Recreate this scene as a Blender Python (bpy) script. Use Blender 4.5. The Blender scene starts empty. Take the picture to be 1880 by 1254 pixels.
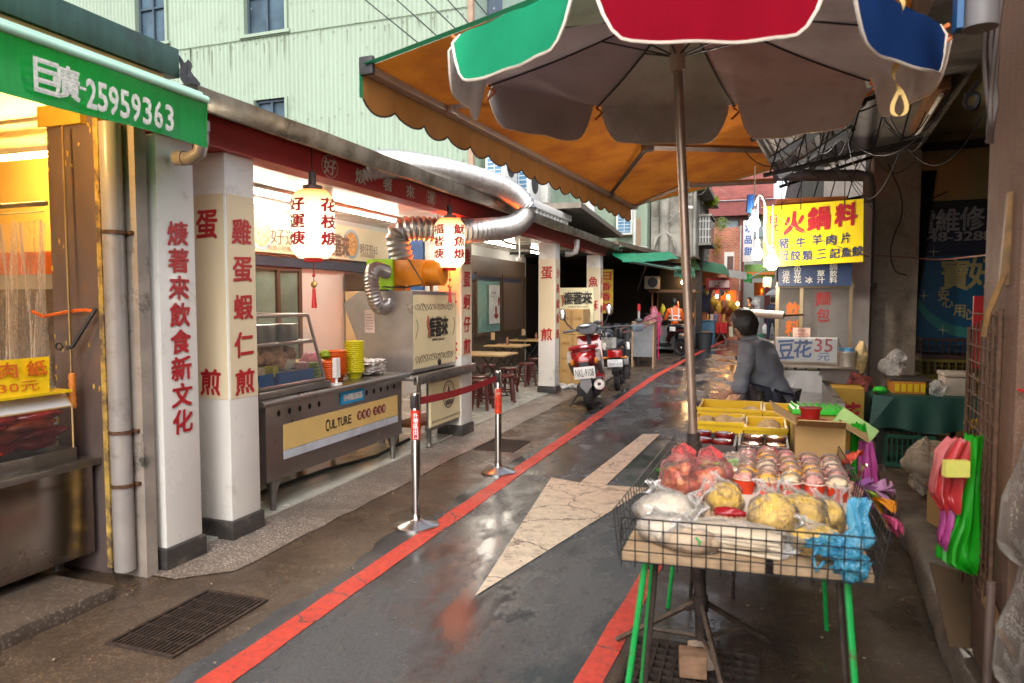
import bpy, bmesh, math, random
from mathutils import Vector as V, Matrix, noise
R = random.Random(7)
S = bpy.context.scene
COL = S.collection
PI = math.pi
ORG = {}

# ---------------------------------------------------------------- materials
MC = {}
def newmat(name):
    m = bpy.data.materials.new(name); m.use_nodes = True
    nt = m.node_tree; nt.nodes.clear()
    o = nt.nodes.new('ShaderNodeOutputMaterial')
    return m, nt, o
def nd(nt, t, **k):
    n = nt.nodes.new(t)
    for a, b in k.items():
        if a in n.inputs: n.inputs[a].default_value = b
        else: setattr(n, a, b)
    return n
def c4(c): return (c[0], c[1], c[2], 1)
def noise_tex(nt, scale, detail=5, stretch=None, rough=.6):
    g = nd(nt, 'ShaderNodeNewGeometry')
    n = nd(nt, 'ShaderNodeTexNoise', Scale=scale, Detail=detail, Roughness=rough)
    if stretch:
        mp = nd(nt, 'ShaderNodeMapping'); mp.inputs['Scale'].default_value = stretch
        nt.links.new(g.outputs['Position'], mp.inputs[0]); nt.links.new(mp.outputs[0], n.inputs['Vector'])
    else: nt.links.new(g.outputs['Position'], n.inputs['Vector'])
    return n
def ramp(nt, src, stops):
    r = nd(nt, 'ShaderNodeValToRGB'); nt.links.new(src, r.inputs[0])
    e = r.color_ramp.elements
    while len(e) < len(stops): e.new(.5)
    for k, (p, c) in enumerate(stops):
        e[k].position = p; e[k].color = c4(c) if isinstance(c, (tuple, list)) else (c, c, c, 1)
    return r
def mixc(nt, fac, a, b):
    m = nd(nt, 'ShaderNodeMix', data_type='RGBA')
    for s, i in ((fac, 0), (a, 6), (b, 7)):
        if isinstance(s, (int, float)): m.inputs[i].default_value = s
        elif isinstance(s, tuple): m.inputs[i].default_value = c4(s)
        else: nt.links.new(s, m.inputs[i])
    return m.outputs[2]
def M(name, col, r=.5, m=0, var=.18, vs=6, bump=0, bs=80, st=None, dirt=None, ds=3, dl=(.5, .7), rv=0, trl=0, coat=0, spec=.5, sub=0):
    """principled surface: noise-varied colour, optional dirt patches, roughness variation, bump, translucency"""
    if name in MC: return MC[name]
    ma, nt, o = newmat(name)
    p = nd(nt, 'ShaderNodeBsdfPrincipled', Roughness=r, Metallic=m)
    p.inputs['Specular IOR Level'].default_value = spec
    if coat: p.inputs['Coat Weight'].default_value = coat; p.inputs['Coat Roughness'].default_value = .08
    n = noise_tex(nt, vs, 5, st)
    lo = tuple(max(0, x * (1 - var)) for x in col); hi = tuple(min(1, x * (1 + var)) for x in col)
    c = ramp(nt, n.outputs[0], [(.3, lo), (.7, hi)]).outputs[0]
    if dirt:
        d = noise_tex(nt, ds, 7, None, .7)
        f = ramp(nt, d.outputs[0], [(dl[0], 0.), (dl[1], 1.)])
        c = mixc(nt, f.outputs[0], c, dirt)
    nt.links.new(c, p.inputs['Base Color'])
    if rv:
        q = noise_tex(nt, 2.3, 5)
        rr = ramp(nt, q.outputs[0], [(.35, max(.03, r - rv)), (.65, min(1., r + rv))])
        nt.links.new(rr.outputs[0], p.inputs['Roughness'])
    if bump:
        b = noise_tex(nt, bs, 4, st)
        bn = nd(nt, 'ShaderNodeBump', Strength=bump, Distance=.01)
        nt.links.new(b.outputs[0], bn.inputs['Height']); nt.links.new(bn.outputs[0], p.inputs['Normal'])
    out = p.outputs[0]
    if trl:
        t = nd(nt, 'ShaderNodeBsdfTranslucent'); nt.links.new(c, t.inputs[0])
        x = nd(nt, 'ShaderNodeMixShader'); x.inputs[0].default_value = trl
        nt.links.new(out, x.inputs[1]); nt.links.new(t.outputs[0], x.inputs[2]); out = x.outputs[0]
    nt.links.new(out, o.inputs[0]); MC[name] = ma
    return ma
def E(name, col, s, sample=True):
    if name in MC: return MC[name]
    ma, nt, o = newmat(name)
    e = nd(nt, 'ShaderNodeEmission', Strength=s); e.inputs[0].default_value = c4(col)
    nt.links.new(e.outputs[0], o.inputs[0]); MC[name] = ma
    if not sample: ma.cycles.emission_sampling = 'NONE'
    return ma
def film(name, tint=(1, 1, 1), op=.12, col=(.9, .9, .9), r=.12, bump=.6, bs=35, st=None):
    """clear or milky plastic film / glass: see-through with glossy creases"""
    if name in MC: return MC[name]
    ma, nt, o = newmat(name)
    t = nd(nt, 'ShaderNodeBsdfTransparent'); t.inputs[0].default_value = c4(tint)
    p = nd(nt, 'ShaderNodeBsdfPrincipled', Roughness=r); p.inputs['Base Color'].default_value = c4(col)
    p.inputs['Specular IOR Level'].default_value = .8
    b = noise_tex(nt, bs, 3, st)
    bn = nd(nt, 'ShaderNodeBump', Strength=bump, Distance=.02)
    nt.links.new(b.outputs[0], bn.inputs['Height']); nt.links.new(bn.outputs[0], p.inputs['Normal'])
    fr = nd(nt, 'ShaderNodeFresnel', IOR=1.45); nt.links.new(bn.outputs[0], fr.inputs['Normal'])
    ad = nd(nt, 'ShaderNodeMath', operation='ADD', use_clamp=True); ad.inputs[1].default_value = op
    nt.links.new(fr.outputs[0], ad.inputs[0])
    x = nd(nt, 'ShaderNodeMixShader'); nt.links.new(ad.outputs[0], x.inputs[0])
    nt.links.new(t.outputs[0], x.inputs[1]); nt.links.new(p.outputs[0], x.inputs[2])
    nt.links.new(x.outputs[0], o.inputs[0]); MC[name] = ma
    return ma
def brick(name, a, b, mortar, scale, axis='XZ', bw=.22, rh=.065, ms=.008, r=.8):
    if name in MC: return MC[name]
    ma, nt, o = newmat(name)
    p = nd(nt, 'ShaderNodeBsdfPrincipled', Roughness=r)
    g = nd(nt, 'ShaderNodeNewGeometry'); s = nd(nt, 'ShaderNodeSeparateXYZ'); cb = nd(nt, 'ShaderNodeCombineXYZ')
    nt.links.new(g.outputs['Position'], s.inputs[0])
    nt.links.new(s.outputs['XYZ'.index(axis[0])], cb.inputs[0]); nt.links.new(s.outputs['XYZ'.index(axis[1])], cb.inputs[1])
    k = nd(nt, 'ShaderNodeTexBrick', Scale=scale); k.inputs['Color1'].default_value = c4(a); k.inputs['Color2'].default_value = c4(b)
    k.inputs['Mortar'].default_value = c4(mortar); k.inputs['Mortar Size'].default_value = ms
    k.inputs['Brick Width'].default_value = bw; k.inputs['Row Height'].default_value = rh
    nt.links.new(cb.outputs[0], k.inputs[0])
    n = noise_tex(nt, 1.5, 6)
    f = ramp(nt, n.outputs[0], [(.3, .6), (.7, 1.2)])
    mm = nd(nt, 'ShaderNodeMix', data_type='RGBA', blend_type='MULTIPLY'); mm.inputs[0].default_value = 1
    nt.links.new(k.outputs[0], mm.inputs[6]); nt.links.new(f.outputs[0], mm.inputs[7])
    nt.links.new(mm.outputs[2], p.inputs['Base Color'])
    nt.links.new(p.outputs[0], o.inputs[0]); MC[name] = ma
    return ma

# ---------------------------------------------------------------- mesh builder
class MB:
    def __init__(s): s.bm = bmesh.new(); s.mi = 0; s.soft = False
    def m(s, i): s.mi = i; return s
    def face(s, vs):
        try:
            f = s.bm.faces.new(vs); f.material_index = s.mi; return f
        except ValueError: return None
    def poly(s, pts): return s.face([s.bm.verts.new(p) for p in pts])
    def hexa(s, p, bev=0):
        v = [s.bm.verts.new(q) for q in p]
        fs = [s.face([v[i] for i in f]) for f in ((3, 2, 1, 0), (4, 5, 6, 7), (0, 1, 5, 4), (1, 2, 6, 5), (2, 3, 7, 6), (3, 0, 4, 7))]
        if bev:
            es = {e for f in fs for e in f.edges}
            r = bmesh.ops.bevel(s.bm, geom=list(es), offset=bev, segments=2, affect='EDGES', profile=.6)
            for f in r['faces']: f.material_index = s.mi
        return s
    def b(s, x0, x1, y0, y1, z0, z1, bev=0):
        return s.hexa([(x0, y0, z0), (x1, y0, z0), (x1, y1, z0), (x0, y1, z0), (x0, y0, z1), (x1, y0, z1), (x1, y1, z1), (x0, y1, z1)], bev)
    def ob(s, c, sz, rot=None, bev=0):
        """box of size sz centred at c, rotated by matrix or z angle"""
        if rot is None: rot = Matrix.Identity(3)
        elif isinstance(rot, (int, float)): rot = Matrix.Rotation(rot, 3, 'Z')
        h = [x / 2 for x in sz]; c = V(c)
        P = [(-1, -1, -1), (1, -1, -1), (1, 1, -1), (-1, 1, -1), (-1, -1, 1), (1, -1, 1), (1, 1, 1), (-1, 1, 1)]
        return s.hexa([c + rot @ V((q[0] * h[0], q[1] * h[1], q[2] * h[2])) for q in P], bev)
    def tube(s, pts, r, seg=8, cap=True, closed=False, ribs=None):
        pts = [V(p) for p in pts]; n = len(pts); rings = []
        up = None
        for i, p in enumerate(pts):
            a = pts[(i - 1) % n] if (i > 0 or closed) else p
            b = pts[(i + 1) % n] if (i < n - 1 or closed) else p
            t = (b - a).normalized()
            if up is None:
                up = V((0, 0, 1)) if abs(t.z) < .9 else V((1, 0, 0))
            u = (up - t * up.dot(t))
            if u.length < 1e-4: u = t.orthogonal()
            u.normalize(); w = t.cross(u); up = u
            rr = r[i] if isinstance(r, (list, tuple)) else r
            rings.append([s.bm.verts.new(p + (u * math.cos(2 * PI * k / seg) + w * math.sin(2 * PI * k / seg)) * rr) for k in range(seg)])
        m = n if closed else n - 1
        for i in range(m):
            A, B = rings[i], rings[(i + 1) % n]
            for k in range(seg): s.face([A[k], A[(k + 1) % seg], B[(k + 1) % seg], B[k]])
        if cap and not closed:
            s.face(rings[0][::-1]); s.face(rings[-1])
        return s
    def lathe(s, prof, c=(0, 0, 0), seg=16, rot=None, sx=1, sy=1):
        c = V(c); rot = rot or Matrix.Identity(3); rings = []
        for r, z in prof:
            if r < 1e-6: rings.append([s.bm.verts.new(c + rot @ V((0, 0, z)))])
            else: rings.append([s.bm.verts.new(c + rot @ V((r * sx * math.cos(2 * PI * k / seg), r * sy * math.sin(2 * PI * k / seg), z))) for k in range(seg)])
        for A, B in zip(rings, rings[1:]):
            for k in range(seg):
                q = [A[k % len(A)], A[(k + 1) % len(A)], B[(k + 1) % len(B)], B[k % len(B)]]
                u = []
                for v in q:
                    if v not in u: u.append(v)
                if len(u) > 2: s.face(u)
        return s
    def prism(s, pts, o, u, v, d):
        """polygon pts (2d) in plane o,u,v pushed along d"""
        o, u, v, d = V(o), V(u), V(v), V(d)
        A = [s.bm.verts.new(o + u * p[0] + v * p[1]) for p in pts]
        B = [s.bm.verts.new(q.co + d) for q in A]
        s.face(A[::-1]); s.face(B)
        for i in range(len(A)):
            j = (i + 1) % len(A); s.face([A[i], A[j], B[j], B[i]])
        return s
    def grid(s, fn, nu, nv, wrap=False):
        g = [[s.bm.verts.new(fn(i / nu, j / nv)) for j in range(nv + 1)] for i in range(nu if wrap else nu + 1)]
        for i in range(nu):
            for j in range(nv):
                a = g[i]; b = g[(i + 1) % len(g)]
                s.face([a[j], b[j], b[j + 1], a[j + 1]])
        return s
    def blob(s, c, r, seed=0, amp=.15, sub=3, freq=1.6, flat=None, rot=0):
        s.soft = True
        g = bmesh.ops.create_icosphere(s.bm, subdivisions=sub, radius=1)
        c = V(c); rm = Matrix.Rotation(rot, 3, 'Z')
        for v in g['verts']:
            d = v.co.copy(); k = 1 + amp * noise.noise(d * freq + V((seed * 7.1, seed * 3.3, seed))) + amp * .5 * noise.noise(d * freq * 3 + V((seed, seed * 5, 0)))
            q = V((d.x * r[0] * k, d.y * r[1] * k, d.z * r[2] * k))
            if flat is not None: q.z = max(q.z, flat)
            v.co = c + rm @ q
        for v in g['verts']:
            for f in v.link_faces: f.material_index = s.mi
        return s
    def build(s, name, mats, par=None, smooth=True, ang=.7, label=None):
        bm = s.bm
        if s.soft: ang = max(ang, 1.25)
        bmesh.ops.recalc_face_normals(bm, faces=bm.faces)
        if smooth:
            for f in bm.faces: f.smooth = True
            for e in bm.edges:
                if len(e.link_faces) == 2 and e.calc_face_angle(0) > ang: e.smooth = False
        if par is not None: o = ORG[par.name]
        else:
            xs = [v.co for v in bm.verts]
            o = V(((min(p.x for p in xs) + max(p.x for p in xs)) / 2, (min(p.y for p in xs) + max(p.y for p in xs)) / 2, min(p.z for p in xs)))
        for v in bm.verts: v.co -= o
        me = bpy.data.meshes.new(name); bm.to_mesh(me); bm.free()
        for m in (mats if isinstance(mats, (list, tuple)) else [mats]): me.materials.append(m)
        ob = bpy.data.objects.new(name, me); COL.objects.link(ob)
        if par is not None: ob.parent = par
        else: ob.location = o
        if label: ob['label'] = label
        ORG[ob.name] = o
        return ob
def tag(o, label, cat, group=None, kind=None):
    if label: o['label'] = label
    if cat: o['category'] = cat
    if group: o['group'] = group
    if kind: o['kind'] = kind
    return o
def struct(o): o['kind'] = 'structure'; return o
def thing(name, label, cat, loc, group=None):
    o = bpy.data.objects.new(name, None); COL.objects.link(o); o.location = loc; o.empty_display_size = .1
    ORG[o.name] = V(loc)
    return tag(o, label, cat, group)
def copy_tree(o, loc=None, rz=None, label=None, par=None, sc=None):
    c = o.copy(); COL.objects.link(c)
    if par is not None: c.parent = par
    if loc is not None: c.location = loc
    if rz is not None: c.rotation_euler = (0, 0, rz)
    if sc is not None: c.scale = sc
    if label: c['label'] = label
    for ch in [q for q in KIDS.get(o.name, o.children)]: copy_tree(ch, par=c)
    return c
KIDS = {}

# ---------------------------------------------------------------- lettering
GC = {}
def glyph(body, bold=.0):
    k = (body, bold)
    if k in GC: return GC[k]
    cu = bpy.data.curves.new('t', 'FONT'); cu.body = body; cu.resolution_u = 2; cu.space_line = .95
    ob = bpy.data.objects.new('t', cu); COL.objects.link(ob)
    me = ob.to_mesh()
    vs = [v.co.to_2d() for v in me.vertices]; fs = [list(p.vertices) for p in me.polygons]
    ob.to_mesh_clear(); bpy.data.objects.remove(ob); bpy.data.curves.remove(cu)
    if not vs: vs = [V((0, 0)), V((1, 0)), V((0, 1))]; fs = [[0, 1, 2]]
    x0 = min(v.x for v in vs); x1 = max(v.x for v in vs); y0 = min(v.y for v in vs); y1 = max(v.y for v in vs)
    vs = [((v.x - x0) / max(1e-6, x1 - x0) - .5, (v.y - y0) / max(1e-6, y1 - y0) - .5) for v in vs]
    GC[k] = (vs, fs); return GC[k]
def letters(par, items, mat, name='lettering', lift=.003, brush=0, bend=None):
    """items: (text, centre, right, up, width, height[, bold]); flat strokes lying lift above the surface"""
    bm = bmesh.new()
    for it in items:
        body, c, u, v, w, h = it[:6]; bold = it[6] if len(it) > 6 else .02
        vs, fs = glyph(body); c = V(c); u = V(u).normalized(); v = V(v).normalized(); n = u.cross(v) * lift
        rot = R.uniform(-.04, .04) if brush else 0
        for k, (ox, oy) in enumerate([(0, 0)] if bold < .008 else [(-bold, -bold), (bold, -bold), (-bold, bold), (bold, bold)]):
          L = []
          for a, b in vs:
            a += ox; b += oy
            if brush:
                b2 = b + brush * (.35 * a - .5 * a * a); a2 = a + brush * .35 * math.sin(b * 5) * .3
                a, b = a2 + rot * b, b2 - rot * a
            q = c + n * (1 + k * .12) + u * (a * w) + v * (b * h)
            if bend: q = bend(q, .0004 * k)
            L.append(bm.verts.new(q))
          for f in fs:
            try: bm.faces.new([L[i] for i in f])
            except ValueError: pass
    me = bpy.data.meshes.new(name); o = ORG[par.name]
    for q in bm.verts: q.co -= o
    bm.to_mesh(me); bm.free(); me.materials.append(mat)
    ob = bpy.data.objects.new(name, me); COL.objects.link(ob); ob.parent = par; ORG[ob.name] = o
    return ob
def column(text, c, u, v, w, h, pitch, bold=.02):
    """vertical run of characters, first centred at c"""
    c = V(c); v = V(v)
    return [(ch, c - v * (pitch * i), u, v, w, h, bold) for i, ch in enumerate(text) if ch != ' ']
X, Y, Z = V((1, 0, 0)), V((0, 1, 0)), V((0, 0, 1))

# ---------------------------------------------------------------- palette
steel = M('brushed_steel', (.42, .40, .38), .33, 1, .12, 9, .05, 160, (1, 1, .15), rv=.1)
steel_d = M('dull_steel', (.3, .285, .27), .42, 1, .2, 5, .05, 120, rv=.1)
chrome = M('chrome', (.7, .69, .68), .16, 1, .05)
dark = M('dark_metal', (.035, .033, .032), .5, .3, .3)
black = M('black_plastic', (.018, .018, .02), .4, 0, .3)
blackr = M('black_rubber', (.02, .02, .02), .75, 0, .3)
rust = M('rusty_iron', (.11, .055, .03), .75, .4, .5, 30, .2, 90)
rustd = M('dark_rusty_iron', (.05, .035, .028), .7, .4, .5, 25, .2, 90)
white = M('white_paint', (.76, .74, .7), .35, 0, .06, 3, dirt=(.5, .45, .38), ds=5, dl=(.62, .8))
cream = M('cream_panel', (.72, .62, .4), .3, 0, .06, 2)
whiteboard = M('white_plastic', (.8, .79, .77), .4, 0, .05)
redink = M('red_lettering', (.42, .012, .02), .45, 0, .15)
redpaint = M('red_paint', (.45, .015, .015), .45, 0, .15)
navy = M('navy_ink', (.02, .035, .11), .5, 0, .2)
blackink = M('black_ink', (.02, .018, .016), .5, 0, .2)
whiteink = M('white_ink', (.75, .75, .72), .5, 0, .1)
greyink = M('faded_white_ink', (.5, .47, .42), .6, 0, .25, 40)
yellow = M('yellow_board', (.86, .6, .01), .4, 0, .05, 3)
yplastic = M('yellow_plastic', (.8, .5, .01), .35, 0, .08)
wood = M('pale_worn_wood', (.4, .27, .155), .7, 0, .35, 6, .15, 40, (1, 9, 9), dirt=(.13, .085, .05), ds=5, dl=(.48, .75))
woodd = M('dark_wood', (.09, .05, .03), .5, 0, .3, 6, .05, 40, (9, 9, 1))
tabletop = M('table_laminate', (.55, .36, .15), .35, 0, .15, 8)
card = M('cardboard', (.42, .25, .09), .8, 0, .12, 5, .03, 60)
concrete = M('grey_concrete', (.2, .18, .155), .85, 0, .3, 4, .15, 40, dirt=(.06, .05, .04), ds=1.3, dl=(.45, .75))
rope = M('cable_black', (.015, .015, .015), .6)
clear = film('clear_plastic', (1, 1, 1), .03)
milky = film('milky_plastic', (.95, .95, .95), .22, (.82, .8, .78), .18, .5, 22)
glass = film('glass', (.93, .97, .95), .03, (.8, .85, .85), .03, .02)
# where a sight line of the survey photograph meets a plane x=, y= or z= of the place
def at(px, py, **k):
    p = math.radians(3.3897); th = math.radians(19.4546); (ax, v), = k.items()
    f = V((-math.sin(th) * math.cos(p), math.cos(th) * math.cos(p), -math.sin(p))); r = V((math.cos(th), math.sin(th), 0)); u = r.cross(f)
    d = f + r * ((px - 940) / 1300) + u * ((627 - py) / 1300); i = 'xyz'.index(ax); c = V((0, 0, 1.63))
    return c + d * ((v - c[i]) / d[i])
# ---------------------------------------------------------------- ground, lane, markings
def speckle(name, a, b, c, scale, r=.5, rv=.2, bump=.3, thr=.45, dirt=None):
    ma, nt, o = newmat(name)
    p = nd(nt, 'ShaderNodeBsdfPrincipled', Roughness=r)
    g = nd(nt, 'ShaderNodeNewGeometry')
    vo = nd(nt, 'ShaderNodeTexVoronoi', Scale=scale); nt.links.new(g.outputs['Position'], vo.inputs['Vector'])
    sp = nd(nt, 'ShaderNodeSeparateColor'); nt.links.new(vo.outputs['Color'], sp.inputs[0])
    k = ramp(nt, sp.outputs[0], [(thr, a), (thr + .08, b), (.98, c)])
    edge = ramp(nt, vo.outputs['Distance'], [(.3, 0.), (.55, 1.)])
    col = mixc(nt, edge.outputs[0], k.outputs[0], a)
    n = noise_tex(nt, 1.1, 8, None, .7)
    f = ramp(nt, n.outputs[0], [(.42, 0.), (.66, 1.)])
    col = mixc(nt, f.outputs[0], col, dirt or tuple(x * .5 for x in a))
    nt.links.new(col, p.inputs['Base Color'])
    q = noise_tex(nt, 1.6, 6)
    rr = ramp(nt, q.outputs[0], [(.38, max(.05, r - rv)), (.6, r + rv * .6)]); nt.links.new(rr.outputs[0], p.inputs['Roughness'])
    bn = nd(nt, 'ShaderNodeBump', Strength=bump, Distance=.004); nt.links.new(sp.outputs[0], bn.inputs['Height'])
    n2 = noise_tex(nt, 14, 6); b2 = nd(nt, 'ShaderNodeBump', Strength=bump, Distance=.01)
    nt.links.new(n2.outputs[0], b2.inputs['Height']); nt.links.new(bn.outputs[0], b2.inputs['Normal']); nt.links.new(b2.outputs[0], p.inputs['Normal'])
    nt.links.new(p.outputs[0], o.inputs[0]); return ma
def wet_asphalt(name, dry, wet, r0, r1, stops):
    ma, nt, o = newmat(name)
    p = nd(nt, 'ShaderNodeBsdfPrincipled')
    n = noise_tex(nt, 1.3, 8, (1, .5, 1), .68)
    f = ramp(nt, n.outputs[0], [(stops[0], 0.), (stops[1], 1.)])
    fine = noise_tex(nt, 55, 4, None, .8)
    dd = ramp(nt, fine.outputs[0], [(.3, tuple(x * .5 for x in dry)), (.7, tuple(x * 1.7 for x in dry))])
    col = mixc(nt, f.outputs[0], wet, dd.outputs[0])
    st = noise_tex(nt, 3.3, 6); sf = ramp(nt, st.outputs[0], [(.62, 0.), (.72, .5)])
    col = mixc(nt, sf.outputs[0], col, (.05, .033, .02))
    nt.links.new(col, p.inputs['Base Color'])
    rr = ramp(nt, f.outputs[0], [(0, r0), (1, r1)]); nt.links.new(rr.outputs[0], p.inputs['Roughness'])
    b = noise_tex(nt, 120, 3); bs = ramp(nt, f.outputs[0], [(0, .1), (1, .75)])
    bn = nd(nt, 'ShaderNodeBump', Distance=.006); nt.links.new(bs.outputs[0], bn.inputs['Strength'])
    nt.links.new(b.outputs[0], bn.inputs['Height']); nt.links.new(bn.outputs[0], p.inputs['Normal'])
    nt.links.new(p.outputs[0], o.inputs[0]); return ma
m_asph = wet_asphalt('wet_asphalt', (.062, .067, .073), (.03, .033, .038), .05, .36, (.44, .6))
m_gut = speckle('rough_gutter_concrete', (.08, .054, .036), (.15, .1, .065), (.24, .18, .12), 95, .42, .28, .6, .5, (.04, .028, .02))
m_wetc = speckle('dark_wet_concrete', (.06, .042, .03), (.085, .06, .04), (.12, .09, .06), 45, .38, .25, .4, .6, (.025, .018, .013))
m_terr = speckle('washed_pebble_terrazzo', (.17, .14, .12), (.42, .33, .26), (.68, .58, .48), 75, .45, .15, .4, .4, (.13, .1, .08))
m_line = M('red_road_paint', (.52, .05, .03), .5, 0, .25, 25, .3, 90, dirt=(.16, .05, .04), ds=5, dl=(.6, .78), rv=.15)
m_arrow = M('worn_white_road_paint', (.6, .5, .38), .55, 0, .15, 12, .3, 90, dirt=(.26, .2, .15), ds=7, dl=(.52, .7))
def cracked(ma, sc, dark_, w):
    nt = ma.node_tree; p = [n for n in nt.nodes if n.type == 'BSDF_PRINCIPLED'][0]; src = p.inputs['Base Color'].links[0].from_socket
    g2 = nd(nt, 'ShaderNodeNewGeometry'); wn = noise_tex(nt, 3, 4); vm = nd(nt, 'ShaderNodeVectorMath', operation='MULTIPLY_ADD'); vm.inputs[1].default_value = (.3, .3, .3)
    nt.links.new(wn.outputs['Color'], vm.inputs[0]); nt.links.new(g2.outputs['Position'], vm.inputs[2])
    ck = nd(nt, 'ShaderNodeTexVoronoi', feature='DISTANCE_TO_EDGE', Scale=sc); nt.links.new(vm.outputs[0], ck.inputs['Vector'])
    cf = ramp(nt, ck.outputs['Distance'], [(w * .4, 1.), (w, 0.)]); ch = noise_tex(nt, 38, 4); cc = ramp(nt, ch.outputs[0], [(.62, 0.), (.68, 1.)])
    c = mixc(nt, cf.outputs[0], src, dark_); c = mixc(nt, cc.outputs[0], c, dark_); nt.links.new(c, p.inputs['Base Color'])
cracked(m_arrow, 1.6, (.16, .12, .09), .012); cracked(m_line, 1.1, (.1, .05, .045), .008)
m_tile = M('shop_floor_tile', (.52, .52, .45), .22, 0, .14, 2, dirt=(.33, .3, .25), ds=3, dl=(.55, .8), rv=.08)
def holed(name, xs, ys, holes, z, mat):
    xs = sorted(set(xs + [h[i] for h in holes for i in (0, 1)])); ys = sorted(set(ys + [h[i] for h in holes for i in (2, 3)]))
    b = MB()
    for i in range(len(xs) - 1):
        for j in range(len(ys) - 1):
            cx, cy = (xs[i] + xs[i + 1]) / 2, (ys[j] + ys[j + 1]) / 2
            if any(h[0] < cx < h[1] and h[2] < cy < h[3] for h in holes): continue
            b.poly([(xs[i], ys[j], z), (xs[i + 1], ys[j], z), (xs[i + 1], ys[j + 1], z), (xs[i], ys[j + 1], z)])
    o = b.build(name, mat, None, False); return struct(o)
HOLES = [(-2.9, -2.49, 2.43, 3.09), (-2.93, -2.48, 7.05, 7.66), (-.55, .02, 2.75, 3.34), (-2.75, -2.35, 10.6, 11.0)]
holed('ground', [-300, 300], [-300, 600], HOLES, 0, m_gut)
pit = MB()
for x0, x1, y0, y1 in HOLES:
    d = -.35
    pit.poly([(x0, y0, d), (x1, y0, d), (x1, y1, d), (x0, y1, d)])
    for a, b in (((x0, y0), (x1, y0)), ((x1, y0), (x1, y1)), ((x1, y1), (x0, y1)), ((x0, y1), (x0, y0))):
        pit.poly([(a[0], a[1], d), (b[0], b[1], d), (b[0], b[1], 0), (a[0], a[1], 0)])
struct(pit.build('drain_pit', M('drain_dirt', (.02, .017, .014), .6), None, False))
LINE = [(-2.175, -6), (-2.168, 2.3), (-2.155, 6.2), (-2.12, 15), (-1.85, 21.5), (-1.36, 29.8), (-.75, 38), (.4, 52)]
RLINE = [(-.95, -6), (-.665, 2.85), (-.612, 4), (-.5, 6.5), (-.36, 9.5)]
def strip(name, line, off0, off1, z, mat, jag=0):
    b = MB(); P = []
    for i in range(len(line) - 1):
        a, c = V(line[i]), V(line[i + 1]); n = max(1, int((c - a).length / .25))
        P += [a + (c - a) * k / n for k in range(n)]
    P.append(V(line[-1]))
    L = [(b.bm.verts.new((p.x + off0 + R.uniform(-jag, jag), p.y, z)), b.bm.verts.new((p.x + off1 + R.uniform(-jag, jag), p.y, z))) for p in P]
    for (a, c), (d, e) in zip(L, L[1:]): b.face([a, c, e, d])
    return struct(b.build(name, mat, None, False))
b = MB()
rl = [(-1.0, -6), (-.60, 2.85), (-.55, 4), (-.43, 6.5), (-.1, 9.5), (.5, 14), (1.6, 22), (2.6, 30), (3.4, 52)]
def ix(l, y):
    for (a, c), (d, e) in zip(l, l[1:]):
        if c <= y <= e: return a + (d - a) * (y - c) / (e - c)
ys = [-6 + y * .12 for y in range(0, 460)] + [y * .5 for y in range(99, 104)]
L = [(b.bm.verts.new((ix(LINE, y) - .19 + .1 * noise.noise(V((y * 1.3, 0, 5))) + R.uniform(-.02, .02), y, .004)), b.bm.verts.new((ix(rl, y), y, .004))) for y in ys]
for (a, c), (d, e) in zip(L, L[1:]): b.face([a, c, e, d])
struct(b.build('road', m_asph, None, False))
strip('red_line', LINE, -.07, .07, .008, m_line, .007)
strip('red_line', RLINE, -.055, .055, .008, m_line, .007)
b = MB(); b.poly([(x, y, .009) for x, y in ((-1.454, 3.507), (-.9, 6.079), (-1.261, 6.03), (-1.135, 8.59), (-1.334, 8.52), (-1.5, 6.05), (-1.789, 6.141))])
struct(b.build('road_arrow', m_arrow, None, False))
holed('right_pavement', [-.6, 1.1], [-6, 10.5], [HOLES[2]], .0035, m_wetc)
b = MB(); L = []
for i in range(60):
    y = 3.15 + i * (16.2 - 3.15) / 59
    L.append((b.bm.verts.new((-3.62, y, .006)), b.bm.verts.new((-2.95 + R.uniform(-.015, .015) - (.25 if i == 0 else 0), y, .006))))
for (a, c), (d, e) in zip(L, L[1:]): b.face([a, c, e, d])
struct(b.build('terrazzo_strip', m_terr, None, False))
# shop floor: tiles as a low slab
b = MB()
for i in range(4):
    for j in range(22):
        x1 = -3.46 - i * .61; y0 = 3.2 + j * .61
        b.b(x1 - .604, x1, y0, y0 + .604, -.02, .02)
struct(b.build('tile_floor', m_tile, None, False))
b = MB(); b.b(-6.5, -3.3, -4, 2.84, -.02, .075, .012)
struct(b.build('kerb', speckle('kerb_stone', (.12, .09, .07), (.2, .16, .12), (.3, .25, .2), 60, .5, .2, .4, .5), None))
# raised arcade platform of the right-hand row, turned slightly against the lane
RO, RD, RN = V((.70, 2.8, 0)), V((.0663, .9978, 0)), V((.9978, -.0663, 0))
def rf(s, t, z=0): return RO + RD * s + RN * t + Z * z
b = MB()
def rough_edge(u, v):
    s = -5 + u * 13.4; e = -.02 + .05 * noise.noise(V((s * 1.7, 0, 3))) + .015 * noise.noise(V((s * 9, 0, 3)))
    prof = [(e + .02, 0), (e, .06), (e + .012, .13), (e + .035, .165), (e + .3, .17), (4, .17)]
    k = min(5, round(v * 5)); t, z = prof[k]
    return rf(s, t + .06, z + (.006 * noise.noise(V((s * 6, t * 6, 1))) if 0 < k < 5 else 0))
b.grid(rough_edge, 150, 5)
struct(b.build('arcade_platform', M('worn_platform_concrete', (.1, .075, .055), .5, 0, .4, 6, .3, 30, dirt=(.03, .022, .017), ds=2, dl=(.42, .62), rv=.2), None, True, 1.2))

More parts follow.
